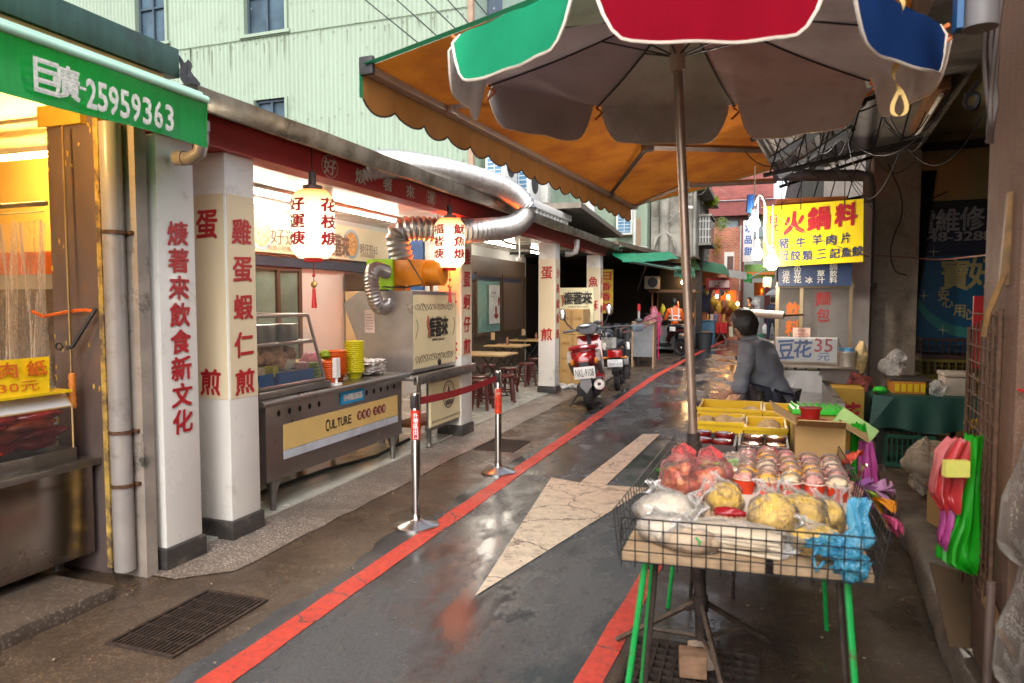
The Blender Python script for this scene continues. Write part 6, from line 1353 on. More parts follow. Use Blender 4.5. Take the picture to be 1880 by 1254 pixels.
pkm_ = M('pink_cup', (.78, .2, .2), .4, 0, .06)
for k, (x, y, l) in enumerate(((-.055, 3.52, 'left stack of pink cups in clear film'), (.035, 3.6, 'middle stack of pink cups in clear film'), (.12, 3.58, 'right stack of pink cups beside the open carton'))):
    b = MB(); pr_ = [(0, 0), (.042, 0)]
    for j in range(6): pr_ += [(.042, .018 * j + .004), (.038 - .001 * j, .018 * j + .006), (.038 - .001 * j, .018 * j + .018)]
    pr_ += [(.028, .13), (0, .13)]; b.lathe(pr_, (x, y, BZ), 20); o = tag(b.build('cup_stack', pkm_, None), l, 'cups')
    if k < 2: b = MB(); b.blob((x + .01, y - .02, BZ + .06), (.062, .06, .08), k + 6, .4, 4, 2.2, -.058); b.build('film', film('pink_clear_film', (1, .85, .85), .14, (.85, .5, .5), .12, .8, 26), o)
for k, (x, y, l) in enumerate(((-.03, 3.36, 'pink filled bag in front of the left pink cups'), (.06, 3.4, 'pink filled bag in front of the middle pink cups'))):
    b = MB(); b.blob((x, y, BZ + .07), (.05, .05, .05), k, .3, 3); tag(b.build('pink_bag', M('pink_wrapped', (.7, .2, .2), .3, 0, .35, 20, .4, 40, coat=.5), None), l, 'bag')
# grey lattice crates holding tubs of sauce
gcr = M('grey_crate', (.085, .065, .06), .5, 0, .1)
tubr = M('dark_red_plastic_tub', (.24, .012, .012), .3, 0, .1)
lattice_crate(-.36, -.115, 3.77, 4.12, BZ + .001, BZ + .1, gcr, 'left grey lattice crate holding dark red tubs of sauce', 'grey crates on the stall', 14, 3); lattice_crate(-.105, .14, 3.72, 4.07, BZ + .001, BZ + .115, gcr, 'right grey lattice crate holding brown tubs, beside the open carton', 'grey crates on the stall', 14, 3)
def tub(x, y, z, r, mat, top, label):
    t = thing('sauce_tub', label, 'tub', (x, y, z), 'tubs in the grey crates'); b = MB(); b.lathe([(0, 0), (r * .8, 0), (r, .055), (r * 1.06, .058), (r * 1.04, .066), (r * .94, .06), (0, .06)], (x, y, z), 22); b.build('tub', mat, t)
    b = MB(); b.lathe([(0, .062), (r * .93, .062), (r * .9, .068), (0, .074)], (x, y, z), 18); b.build('sauce', top, t)
sauce = M('glossy_dark_sauce', (.12, .02, .012), .08, 0, .7, 25, .4, 30, coat=.8); sauce2 = M('glossy_brown_sauce', (.25, .09, .02), .08, 0, .8, 22, .4, 30, coat=.8)
tubs = [(-.29, 3.85, 0, 'dark red tub at the front left of the left grey crate'), (-.185, 3.83, 0, 'dark red tub at the front right of the left grey crate'), (-.3, 3.99, 0, 'dark red tub at the back left of the left grey crate'), (-.18, 3.98, 0, 'dark red tub at the back right of the left grey crate'), (-.04, 3.8, 1, 'brown tub with swirled sauce at the front left of the right grey crate'), (.08, 3.8, 1, 'brown tub at the front right of the right grey crate'), (-.03, 3.95, 1, 'brown tub at the back left of the right grey crate'), (.08, 3.95, 1, 'brown tub at the back right of the right grey crate')]
for x, y, k, l in tubs: tub(x, y, BZ + .05 + (.012 if y > 3.9 else 0), .05, [tubr, M('brown_tub', (.16, .05, .03), .3)][k], [sauce, sauce2][k], l)
def tray(x0, x1, y0, y1, z0, z1, mat, label):
    b = MB(); t = .008; b.b(x0, x1, y0, y1, z0, z0 + t); e = .012
    for q in ((x0 - e, x1 + e, y0 - e, y0), (x0 - e, x1 + e, y1, y1 + e), (x0 - e, x0, y0, y1), (x1, x1 + e, y0, y1)): b.b(*q, z0 + t, z1)
    for q in ((x0 - e - .006, x1 + e + .006, y0 - e - .012, y0 - e), (x0 - e - .006, x1 + e + .006, y1 + e, y1 + e + .012)): b.b(*q, z1 - .018, z1 + .003)
    return tag(b.build('tray', mat, None, False), label, 'tray', 'yellow trays at the back of the stall')
tray(-.355, -.1, 4.2, 4.5, BZ + .06, BZ + .15, yplastic, 'yellow tray behind the left grey crate'); tray(-.07, .13, 4.15, 4.5, BZ + .04, BZ + .14, yplastic, 'yellow tray behind the right grey crate'); tray(-.36, .0, 4.6, 4.95, BZ + .08, BZ + .17, yplastic, 'farthest yellow tray at the back left of the stall'); tray(.03, .2, 4.6, 4.95, BZ + .08, BZ + .165, yplastic, 'farthest yellow tray near the open carton')
for k, (x, y) in enumerate(((-.3, 4.3), (-.2, 4.35), (-.12, 4.28), (-.05, 4.75), (.05, 4.3))):
    b = MB(); b.blob((x, y, BZ + .13), (.06, .06, .035), k, .35, 3); tag(b.build('dumpling_heap', M('tan_food', (.55, .36, .17), .6, 0, .3, 15), None), ('tan food at the left of the nearest left yellow tray', 'tan food in the middle of the nearest left yellow tray', 'tan food at the right end of the nearest left yellow tray', 'tan food in the farthest left yellow tray', 'tan food in the yellow tray behind the brown tubs')[k], 'food')
b = MB(); b.b(-.03, .13, 3.72 - .25, 3.71, BZ + .001, BZ + .02); tag(b.build('yellow_board', M('yellow_strip', (.6, .45, .05), .5), None, False), 'yellow plastic board under the pink cups', 'board')
# open carton with red tubs
oc = thing('open_carton', 'open brown carton with spread flaps full of dark red tubs', 'box', (.26, 3.85, BZ))
x0, x1, y0, y1, z1 = .165, .39, 3.72, 4.02, BZ + .235; z0 = BZ + .05; th = .006
b = MB(); b.b(x0, x1, y0, y0 + th, z0, z1); b.b(x0, x1, y1 - th, y1, z0, z1); b.b(x0, x0 + th, y0 + th, y1 - th, z0, z1); b.b(x1 - th, x1, y0 + th, y1 - th, z0, z1); b.b(x0, x1, y0, y1, z0 - th, z0); b.build('body', card, oc, False)
def flap(P): b = MB(); v = [V(p) for p in P]; n = (v[1] - v[0]).cross(v[2] - v[0]).normalized() * .005; b.hexa([*v, *[q + n for q in v]]); b.build('flap', M('cardboard_light', (.5, .31, .13), .8, 0, .1, 5), oc, False)
flap([(x0, y0 - .002, z1), (x1, y0 - .002, z1), (x1 - .01, y0 - .11, z1 + .045), (x0 + .01, y0 - .11, z1 + .045)]); flap([(x0, y0, z1), (x0, y1, z1), (x0 - .12, y1 + .02, z1 + .07), (x0 - .1, y0 + .02, z1 + .055)]); flap([(x1, y0, z1), (x1, y1, z1), (x1 + .12, y1, z1 - .05), (x1 + .11, y0 + .04, z1 - .07)])
letters(oc, [], card) if 0 else None
for k, (x, y, z) in enumerate(((.23, 3.85, BZ + .2), (.33, 3.87, BZ + .17), (.24, 3.86, BZ + .245), (.27, 3.95, BZ + .17))):
    b = MB(); b.lathe([(0, 0), (.042, 0), (.05, .05), (.055, .052), (.055, .06), (0, .058)], (x, y, z), 20); tag(b.build('red_tub', M('glossy_red_tub', (.33, .015, .012), .15, 0, .1), None), ('lower dark red tub at the left of the open carton', 'dark red tub at the right of the open carton', 'top dark red tub stacked in the open carton', 'dark red tub at the back of the open carton')[k], 'tub')
b = MB(); b.b(.16, .38, 3.55, 3.70, BZ + .001, BZ + .06, .004); o = tag(b.build('wrapped_tray', M('brown_wrapped', (.25, .1, .03), .3, 0, .5, 12), None), 'brown tray of snacks in clear film before the open carton', 'tray'); b = MB(); b.blob((.27, 3.62, BZ + .05), (.125, .09, .05), 3, .3, 4, 2, -.048); b.build('film', wf_, o)
b = MB(); b.grid(lambda u, v: V((.3 + .14 * u, 3.42 + .04 * v + .03 * u, BZ + .1 + .07 * u + .02 * math.sin(v * 3 + u * 8) + .005 * math.sin(u * 40))), 20, 6); tag(b.build('snack_packet', M('red_foil_packet', (.5, .06, .03), .2, 0, .7, 22), None), 'shiny red snack packet sticking out right of the dessert cups', 'packet')
b = MB(); b.grid(lambda u, v: V((.33 + .1 * u, 3.2 + .06 * v, BZ + .1 + .05 * u + .02 * math.sin(u * 9))), 12, 6); tag(b.build('foil_sheet', chrome, None), 'silver foil packet at the right of the dessert cups', 'packet')
b = MB(); b.blob((.345, 3.15, BZ + .06), (.05, .06, .05), 3, .3, 3); tag(b.build('nut_bag', M('pinkish_nuts', (.4, .2, .16), .4, 0, .7, 50), None), 'bag of pinkish nuts at the right wire fence', 'bag of food')
b = MB(); b.ob((.3, 4.35, BZ + .225), (.28, .2, .03), .1, .006); 
for k in range(8): b.ob((.18 + k * .034, 4.35, BZ + .245), (.006, .2, .02), .1)
tag(b.build('green_basket', M('bright_green_basket', (.06, .62, .05), .4), None), 'bright green basket behind the open carton', 'basket')
b = MB(); b.b(.16, .42, 4.2, 4.5, BZ + .0, BZ + .205); tag(b.build('yellow_crate', M('dull_yellow_crate', (.5, .34, .05), .5), None, False), 'dull yellow crate under the bright green basket', 'crate')
# bunches of coloured plastic bags tied along the right side of the stall
bb = [(gfilm, .49, 3.95, .9, 'vivid green carrier bags tied by the open carton'), (mgf, .52, 3.9, .82, 'magenta carrier bags tied by the open carton'), (M('purple_film', (.4, .14, .4), .35, trl=.35), .42, 3.2, .86, 'purple bag bunch tied at the right of the fence'), (M('lime_film', (.4, .6, .08), .35, trl=.35), .46, 3.18, .85, 'lime bag bunch tied at the right of the fence'), (M('rose_film', (.62, .1, .22), .35, trl=.35), .5, 3.1, .78, 'rose pink bag bunch hanging lowest at the right of the fence'), (M('orange_film', (.8, .3, .02), .35, trl=.35), .47, 3.1, .83, 'orange bag among the bunches at the right of the fence'), (M('mauve_film', (.5, .25, .4), .35, trl=.35), .49, 3.16, .86, 'mauve bag bunch at the far side of the fence')]
for k, (m_, x, y, z, l) in enumerate(bb):
    if k < 2: rag('carrier_bags', (x - .02, y, z + .1), [(x - .01, y, z, .04), (x, y, z - .12, .045), (x - .01, y, z - .22, .03)], m_, l, k)
    else:
        b = MB()
        for j in range(4):
            d = V((R.uniform(.2, 1), R.uniform(-.6, .6), R.uniform(-.9, .5))).normalized() * .085; p0 = V((x - .04, y, z)); sd = d.cross(V((.3, .2, 1))).normalized()
            b.grid(lambda u, v: p0 + d * v + sd * ((u - .5) * .085 * math.sin(.35 + v * 2.3)) + V((0, 0, .018 * math.sin(u * 11 + j + v * 3) * v)) - Z * .03 * v * v, 12, 8)
        b.soft = True; tag(b.build('bag_bunch', m_, None), l, 'bags')
b = MB(); b.ob((.46, 3.98, BZ + .2), (.2, .02, .1), Matrix.Rotation(.6, 3, 'Y')); tag(b.build('green_paper', M('pale_lime_paper', (.4, .6, .2), .6), None, False), 'pale lime paper sheet sticking out behind the carton flap', 'paper')
# little display stand by the vendor
b = MB(); b.b(-.27, -.07, 5.2, 5.45, .55, .72, .004); o = tag(b.build('small_carton', card, None), 'small carton under wrapped red buns beside the vendor', 'box'); b = MB(); b.tube([(-.17, 5.32, 0), (-.17, 5.32, .55)], .02, 8); tag(b.build('stand_post', rustd, None), 'thin post carrying the small carton beside the vendor', 'post')
for k in range(4):
    b = MB(); b.blob((-.22 + .1 * (k % 2), 5.27 + .1 * (k // 2), .76 + .0 * k), (.06, .055, .045), k, .3, 3); tag(b.build('wrapped_bun', M('red_bun', (.45, .1, .05), .25, 0, .5, 20, coat=.5), None), ('front left', 'front right', 'back left', 'back right')[k] + ' wrapped red bun on the small carton by the vendor', 'bun', 'wrapped red buns by the vendor')
# litter
b = MB(); b.blob((.24, 2.9, .03), (.035, .03, .03), 2, .4, 2); tag(b.build('paper_scrap', M('pinkish_paper', (.6, .38, .32), .8), None), 'crumpled pinkish paper scrap on the wet ground under the stall', 'litter')
b = MB(); b.hexa([(.42, 2.75, .0045), (.62, 2.68, .0045), (.66, 2.8, .0045), (.46, 2.86, .0045), (.42, 2.75, .012), (.62, 2.68, .012), (.66, 2.8, .012), (.46, 2.86, .012)]); tag(b.build('cardboard_piece', M('wet_cardboard', (.18, .13, .08), .6), None, False), 'wet cardboard piece on the ground by the nearer pillar', 'litter')
# ---------------------------------------------------------------- far end of the lane
far = thing('market_row', 'dark low market building with a brown roof edge beyond the last white column', 'market building', (-5, 24, 0))
def edge_at(y): return -3.05 + (y - 15.6) * .1
b = MB(); P = [(edge_at(15.7), 15.7), (edge_at(34), 34), (-9, 34), (-9, 15.7)]
b.prism(P, (0, 0, 2.83), X, Y, (0, 0, .1)); b.build('roof', M('brown_roof_edge', (.12, .09, .06), .7, 0, .3, 4), far, False)
dk = brick('dark_brick', (.05, .032, .028), (.035, .025, .022), (.03, .028, .025), 4, 'XZ')  # brick and mortar tones all near black
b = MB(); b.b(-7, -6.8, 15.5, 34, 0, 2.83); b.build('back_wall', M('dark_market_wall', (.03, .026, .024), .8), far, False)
b = MB(); b.b(-3.3, -1.9, 24.2, 24.4, 0, 2.93); b.build('dark_fill_panel', M('dark_market_wall', (.03, .026, .024), .8), far, False)  # added panel, coloured near black for the dark opening behind the snack stall
b = MB(); b.b(-7, -3.3, 25.6, 25.8, 0, 2.83); b.build('brick_wall', dk, far, False)
b = MB(); b.tube([(-3.9, 17.4, 0), (-3.9, 17.4, 2.83)], .05, 8); b.tube([(-3.4, 20.4, 1.9), (-2.75, 18.2, 2.75)], .03, 6); b.tube([(-3.0, 19, 2.6), (-2.3, 22.5, 2.6)], .03, 6)
for k in range(9): b.tube([(-6.6, 16 + k * 1.1, 2.72), (edge_at(16 + k * 1.1), 16 + k * 1.1, 2.74)], .03, 6)
b.build('roof_frame', dark, far)
ev = MB(); ev.prism([(-3.05, 12.3), (-3.5, 18.6), (-5, 18.6), (-5, 12.3)], (0, 0, 3.25), X, Y, (0, 0, .1)); tag(ev.build('upper_eave', M('brown_upper_eave', (.16, .13, .1), .7, 0, .3, 5), None, False), 'upper brown roof eave between the white roof cover and the awning tip', 'roof eave')
def hanging(name, pts_top, drop, mat, label, amp=.05, seed=0, cat='awning', tilt=.0, n=30):
    """crumpled sheet hung along a top polyline and sagging by drop"""
    T = [V(p) for p in pts_top]
    def f(u, v):
        q = u * (len(T) - 1); i = min(len(T) - 2, int(q)); p = T[i] + (T[i + 1] - T[i]) * (q - i)
        k = noise.noise(V((u * 7 + seed, v * 2, seed)))
        return V((p.x + tilt * v + amp * k * v, p.y + amp * k, p.z - drop * v * (1 + .25 * noise.noise(V((u * 4, seed, 3))))))
    b = MB(); b.grid(f, n, 5); return tag(b.build(name, mat, None), label, cat)
gt = M('green_tarp', (.01, .28, .12), .35, 0, .2, 3, trl=.3)
hanging('green_tarp', [(-3.2, 15.7, 2.66), (-2.85, 17.3, 2.75), (-2.35, 19.2, 2.9)], .2, gt, 'crumpled bright green tarpaulin over the dark market entrance', .1, 1, tilt=.25)
b = MB(); b.tube([(-3.05, 15.8, 2.83), (-2.9, 19, 3.0)], .03, 6); tag(b.build('tarp_pole', M('pale_pole', (.6, .56, .5), .5), None), 'pale pole above the green tarpaulin', 'pole')
b = MB(); b.tube([(-3.05, 17.2, 2.55), (-2.45, 20.4, 2.5), (-2.2, 21.5, 2.52)], .035, 8); tag(b.build('awning_rail', M('teal_rail', (.2, .42, .36), .4, .3), None), 'long pale green rail under the dark market roof', 'rail')
torn = M('torn_green_cloth', (.05, .24, .14), .6, 0, .6, 6, dirt=(.5, .5, .45), ds=8, dl=(.5, .62), trl=.2)
hanging('torn_awning', [(-2.42, 20.9, 2.6), (-1.95, 22.2, 2.6)], .32, torn, 'torn green and white awning flap behind the parasol pole', .06, 3)
b = MB(); b.grid(lambda u, v: V((-2.35 + 1.0 * u + .22 * v, 23.5 + 3.5 * u, 3.0 - .1 * u - .4 * v + .05 * math.sin(v * 3))), 10, 6); tag(b.build('green_awning', M('faded_green_awning', (.13, .34, .2), .5, 0, .15, 6, 0, 40, (6, 6, .5), trl=.3), None), 'faded green sloping awning at the far market stall', 'awning')
hanging('white_awning', [(-1.25, 28.5, 2.78), (-.62, 30, 2.72)], .3, white, 'small white crumpled awning past the red banner', .08, 5)
hanging('green_flap', [(-.75, 30.2, 2.72), (-.42, 30.6, 2.66)], .35, M('lime_flap', (.06, .5, .1), .4, trl=.3), 'small bright green awning flap at the far end of the lane', .05, 6)
hanging('orange_tarp', [(-.35, 31.5, 2.35), (.05, 32.5, 2.35)], .55, M('orange_tarp', (.5, .13, .02), .6, trl=.3), 'orange tarpaulin hanging at the far end of the lane', .08, 7)
b = MB(); b.tube([(-.7, 30.5, 2.4), (.1, 30.5, 2.85)], .03, 6); tag(b.build('support_pole', M('teal_arm', (.25, .5, .42), .4), None), 'pale green awning arm at the far end of the lane', 'pole')
bn = thing('red_banner', 'dark red banner with pale writing above the far food stall', 'banner', (-1.5, 27, 1.95))
b = MB(); b.grid(lambda u, v: V((-1.98 + .86 * u, 27 + .03 * math.sin(u * 9), 2.4 - .45 * v + .04 * math.sin(u * 3))), 14, 4); pl = b.build('cloth', M('dark_red_cloth', (.3, .02, .02), .6), bn)
letters(bn, [('麵不限量', (-1.5, 26.94, 2.2), X, Z, .7, .26, .03)], M('pink_ink', (.62, .4, .36), .6))
ys_ = thing('shop_sign', 'upright dark yellow shop sign with red writing beside the last column', 'sign', (-3.56, 17, 1.3))
b = MB(); b.b(-3.74, -3.42, 17, 17.05, 1.3, 2.36); b.build('board', M('dim_yellow', (.5, .33, .02), .5), ys_, False)
letters(ys_, column('日香香鋪', (-3.58, 16.995, 2.2), X, Z, .22, .19, .25, .03), redink)
ls = MB(); ls.b(-4.6, -4.4, 21, 21.06, 1.5, 2.2); l__ = tag(ls.build('dim_sign', M('dim_brown_sign', (.1, .03, .02), .6), None, False), 'narrow dim red sign deep inside the dark market hall', 'sign')
letters(l__, column('肉燥飯', (-4.5, 20.99, 2.05), X, Z, .14, .14, .2), M('dim_orange_ink', (.35, .1, .03), .6))
b = MB(); b.b(-3.35, -2.95, 21.4, 21.9, 1.95, 2.33, .02); b.m(1).lathe([(0, 0), (.15, 0), (.15, .02), (0, .03)], (-3.1, 21.39, 2.14), 16, Matrix.Rotation(PI / 2, 3, 'X')); tag(b.build('wall_speaker', [M('tan_case', (.45, .38, .28), .5), black], None), 'pale box unit hanging inside the dark market entrance', 'unit')
# snack stall with number 18
st = thing('snack_stall', 'warm-lit snack stall with number 18 board where the orange-clad person sits', 'food stall', (-2.7, 22.5, 0))
b = MB(); b.b(-3.2, -2.0, 22, 23.2, .1, .8, .02); b.build('cabinet', M('stall_grey', (.3, .32, .33), .5, .3), st)
b = MB()
for x in (-3.2, -2.02):
    for y in (22.0, 23.2): b.tube([(x, y, .8), (x, y, 1.85)], .025, 6)
b.b(-3.3, -1.9, 21.9, 23.3, 1.85, 1.93); b.build('frame', M('brown_wood_frame', (.2, .1, .05), .6), st)
b = MB(); b.b(-3.22, -2.9, 21.93, 21.96, .86, 1.12); nb = b.build('number_board', whiteboard, st, False); letters(nb, [('18', (-3.03, 21.925, 1.0), X, Z, .18, .17, .03)], navy)
b = MB(); b.blob((-2.1, 22.0, 1.58), (.05, .05, .06), 1, 0, 2); b.build('bulb', E('stall_bulb', (1, .6, .25), 55), st)
b = MB()
for k in range(7): b.blob((-3.05 + k * .16, 22.9, 1.05 + R.uniform(0, .2)), (.09, .06, .12), k, .3, 2)
b.build('hanging_snacks', M('snack_mix', (.45, .2, .04), .5, 0, .8, 9), st)
for x, z, c, l in ((-3.15, 1.28, (.6, .16, .14), 'pink bag hanging at the left of the snack stall'), (-2.86, 1.32, (.6, .5, .02), 'yellow bag hanging at the snack stall'), (-2.45, 1.42, (.65, .08, .02), 'red ornament hanging over the orange-clad person')):
    b = MB(); b.blob((x, 21.95, z), (.12 if x < -3 else .07, .05, .16), x, .35, 3); tag(b.build('hanging_bag', M('bag_%d' % int(-x * 100), c, .4), None), l, 'bag')
b = MB(); b.lathe([(0, 0), (.2, 0), (.27, .55), (.29, .56), (.26, .53), (0, .5)], (-1.75, 23.6, 0), 14); tag(b.build('dustbin', M('dark_bin', (.03, .035, .04), .5), None), 'dark rubbish bin beyond the snack stall', 'bin')
# table with red cloth and goods
rt = thing('stall_table', 'far stall table under a red cloth loaded with jars', 'table', (-1.75, 29.5, 0))
b = MB(); b.b(-2.6, -1.3, 28.6, 30, .68, .74); b.build('tabletop', card, rt, False)
b = MB(); b.grid(lambda u, v: V((-2.62 + 1.34 * u, 28.58 - .03 * math.sin(u * 40) * v, .745 - .42 * v)), 60, 3); b.grid(lambda u, v: V((-1.28 + .03 * math.sin(u * 40) * v, 28.58 + 1.4 * u, .745 - .42 * v)), 40, 3); b.build('cloth', M('red_cloth', (.45, .01, .015), .6), rt)
b = MB()
for x in (-2.4, -1.5): b.tube([(x - .2, 29, .02), (x + .2, 29, .68)], .02, 6); b.tube([(x + .2, 29, .02), (x - .2, 29, .68)], .02, 6)
b.build('trestle', steel, rt)
jm = [M('jar_white', (.65, .62, .55), .3), M('jar_blue', (.15, .25, .5), .3), M('jar_red', (.5, .08, .05), .3), M('jar_amber', (.5, .25, .05), .3)]
for k in range(16):
    b = MB(); x = -2.5 + (k % 8) * .155; b.lathe([(0, 0), (.06, 0), (.06, .13), (.045, .15), (0, .15)], (x, 28.8 + .2 * (k // 8), .745 + .16 * (k // 8)), 12)
    tag(b.build('jar', jm[k % 4], None), ('white', 'blue', 'red', 'amber')[k % 4] + ' jar on the red-clothed table', 'jar', ('white', 'blue', 'red', 'amber')[k % 4] + ' jars on the red-clothed table')
for k in range(12):
    c = R.choice([(.03, .03, .035), (.1, .05, .03), (.5, .3, .03), (.3, .1, .05), (.45, .35, .2)]); b = MB(); b.blob((-1.9 + .09 * k, 29.2 + R.uniform(-.2, .6), 1.3 + R.uniform(-.2, .35)), (.13, .08, .2), k, .3, 2)
    tag(b.build('hanging_goods', M('goods_%d' % (int(c[0] * 100)), c, .6, 0, .3, 8), None), 'bagged goods hung over the red-clothed far stall', 'goods', 'goods hung over the far stall')
b = MB(); b.b(-1.6, -1.0, 29.9, 30, 1.3, 2.0); tag(b.build('orange_sheet', M('lit_orange_sheet', (.7, .2, .02), .6, trl=.4), None, False), 'orange backing sheet behind the far stall goods', 'sheet')
b = MB(); b.b(-2.7, -1.95, 29.6, 29.75, .9, 2.2); tag(b.build('navy_curtain', M('navy_cloth', (.012, .018, .04), .8), None, False), 'dark navy cloth hanging behind the red-clothed table', 'cloth')
b = MB(); b.b(-.72, -.4, 30, 30.3, .95, 1.2, .03); b.b(-.64, -.48, 30.1, 30.2, 1.2, 1.3, .03); tag(b.build('green_bag', M('lime_bag', (.05, .5, .08), .4), None), 'small bright green bag hanging by the far passage', 'bag')
b = MB(); b.b(-.45, .1, 29, 29.4, .05, .3, .02); tag(b.build('green_crate', M('dark_green_crate', (.02, .14, .08), .5), None), 'dark green crate on the ground at the far stall', 'crate')
bl_ = E('far_bulb', (1, .55, .2), 40)
for x, y, z, l in ((-1.3, 29.6, 1.75, 'warm bulb lighting the red-clothed table'), (-.95, 30.2, 1.45, 'second warm bulb at the right end of the far stall')):
    b = MB(); b.blob((x, y, z), (.05, .05, .07), 2, 0, 2); tag(b.build('bulb', bl_, None), l, 'lamp')
for k, (x, y, w_, h_, c, l) in enumerate(((-1.95, 25.2, .5, .5, (.25, .15, .08), 'brown carton on the ground past the dustbin'), (-1.9, 26.4, .6, .85, (.03, .1, .16), 'dark blue cabinet past the dustbin'), (-2.3, 27.6, .6, 1.1, (.3, .07, .03), 'dull red cabinet beside the red-clothed table'), (-.95, 31.2, .6, .7, (.2, .2, .19), 'grey cabinet at the far lane bend'), (1.1, 31, .7, 1.2, (.05, .2, .09), 'green cabinet at the far right of the lane'), (1.0, 27, .5, .6, (.35, .2, .07), 'carton pile at the far right of the lane'))):
    b = MB(); b.b(x - w_ / 2, x + w_ / 2, y, y + .5, 0, h_, .02); b.b(x - w_ / 2 - .03, x + w_ / 2 + .03, y - .03, y + .53, h_, h_ + .03); tag(b.build('stall_box', M('stall_box_%d' % k, c, .6, 0, .3, 5), None), l, 'box')
for k in range(7):
    b = MB(); x = -2.3 + .17 * k; b.blob((x, 26.5 + .3 * k, 2.05 - .05 * (k % 3)), (.09, .06, .17), k, .35, 2); tag(b.build('hanging_clothes', M('cloth_%d' % (k % 4), [(.3, .04, .04), (.04, .06, .14), (.4, .3, .1), (.1, .1, .1)][k % 4], .8), None), ('red', 'navy', 'tan', 'black')[k % 4] + ' goods hanging under the far green awning', 'goods', ('red', 'navy', 'tan', 'black')[k % 4] + ' goods under the far green awning')
for x, y, z, l in ((-2.5, 24.0, 2.2, 'warm bulb under the market roof past the snack stall'), (-1.6, 27.4, 1.75, 'warm bulb under the red banner'), (-.1, 32.3, 2.0, 'warm bulb under the orange tarpaulin')):
    b = MB(); b.blob((x, y, z), (.05, .05, .07), 2, 0, 2); tag(b.build('bulb', bl_, None), l, 'lamp')
# buildings closing the lane
cbm = M('mossy_grey_concrete', (.33, .31, .27), .9, 0, .3, 1.6, .2, 20, dirt=(.12, .115, .09), ds=1.1, dl=(.45, .66))
m2 = thing('mint_annex', 'pale mint green metal building far behind the upper brown eave', 'building', (-6, 24, 2.9))
b = MB(); b.b(-9, -3.36, 21.9, 28, 2.9, 8)
for k in range(40): b.b(-7.4 + k * .1, -7.36 + k * .1, 21.88, 21.9, 2.9, 8)
b.build('wall', mint, m2, False); b = MB(); b.b(-3.75, -3.55, 21.84, 21.88, 3.0, 4.1); b.build('stain', M('rust_trim', (.3, .2, .13), .6), m2, False)
cbld = thing('concrete_building', 'stained grey concrete building with pipes behind the parasol pole', 'building', (-2.6, 25, 0))
b = MB(); b.b(-3.32, -1.95, 22.4, 27.6, 2.93, 6.4); b.build('wall', cbm, cbld, False)
b = MB(); b.b(-2.1, -1.6, 22.3, 27.6, 5.0, 5.14); b.b(-1.98, -1.55, 23.2, 25.2, 3.35, 3.43); b.b(-1.98, -1.55, 23.2, 25.2, 4.25, 4.32); b.build('ledge', cbm, cbld, False)
b = MB(); b.b(-1.95, -1.6, 23.3, 25.1, 3.43, 4.25); w_ = b.build('window', M('dark_window', (.04, .05, .055), .2), cbld, False)
b = MB()
for k in range(5): b.tube([(-2.0 + .09 * k, 23.27, 3.43), (-2.0 + .09 * k, 23.27, 4.25)], .012, 5)
for k in range(3): b.tube([(-2.02, 23.27, 3.6 + .25 * k), (-1.58, 23.27, 3.6 + .25 * k)], .012, 5)
b.build('window_bars', white, w_)
b = MB()
for x, r_ in ((-3.02, .03), (-2.9, .16), (-2.0, .05)): b.tube([(x, 22.3, 2.95), (x, 22.3, 6)], r_, 10)
b.tube([(-3.25, 22.2, 3.1), (-3.1, 22.2, 3.55), (-2.85, 22.2, 3.7), (-2.65, 22.2, 3.55), (-2.55, 22.2, 3.2)], .05, 8); b.build('pipes', cbm, cbld)
b = MB()
for k in range(40):
    x0 = R.uniform(-3.2, -1.9); z0 = R.uniform(4.2, 5.2); p = V((x0, 22.25, z0)); pts = [p]
    for j in range(5): p = p + V((R.uniform(-.25, .25), R.uniform(-.1, .1), R.uniform(-.18, .16))); pts.append(p)
    b.tube(pts, .006, 3)
vine = b.build('dry_vine', M('dry_vine', (.22, .2, .17), .9), None); tag(vine, 'tangle of dry vines and wires on the concrete wall', 'vine')
sl_ = MB(); sl_.tube([(-2.75, 22.2, 4.0), (-2.5, 21.9, 4.22), (-2.2, 21.6, 4.3)], .018, 6); sl_.ob((-2.1, 21.5, 4.33), (.24, .12, .09), .7, .02); tag(sl_.build('street_lamp', M('pale_lamp_grey', (.6, .6, .58), .4), None), 'small pale wall street lamp left of the parasol pole', 'street lamp')
def foliage(name, c, r, n, mat, label, seed):
    q = random.Random(seed); b = MB()
    for k in range(n):
        d = V((q.gauss(0, 1), q.gauss(0, 1), q.gauss(0, 1))); d.normalize(); p = V(c) + V((d.x * r[0], d.y * r[1], d.z * r[2])) * q.uniform(.3, 1)
        a = V((q.uniform(-1, 1), q.uniform(-1, 1), q.uniform(-1, 1))).normalized(); e = a.orthogonal().normalized(); s = q.uniform(.03, .07)
        b.poly([p - a * s, p + e * s * .5, p + a * s, p - e * s * .5])
    return tag(b.build(name, mat, None, False), label, 'plant')
leafm = M('bright_leaf', (.22, .3, .01), .5, 0, .4, 9, trl=.35)
foliage('rooftop_plant', (-1.72, 25.4, 5.0), (.3, .35, .22), 260, leafm, 'bright yellow-green plant growing from the concrete roof ledge', 3)
foliage('wall_plant', (-1.55, 28.6, 4.55), (.3, .2, .3), 160, M('pale_leaf', (.25, .32, .08), .5, 0, .4, 9, trl=.35), 'pale green weed on top of the brick wall', 4)
foliage('climbing_plant', (-1.75, 29.9, 3.8), (.25, .08, .5), 140, M('autumn_leaf', (.35, .25, .03), .5, 0, .5, 9, trl=.3), 'yellowish creeper on the orange brick wall', 5)
bw = thing('brick_building', 'orange brick building with a narrow white-edged window at the lane bend', 'building', (-1.5, 31, 0))
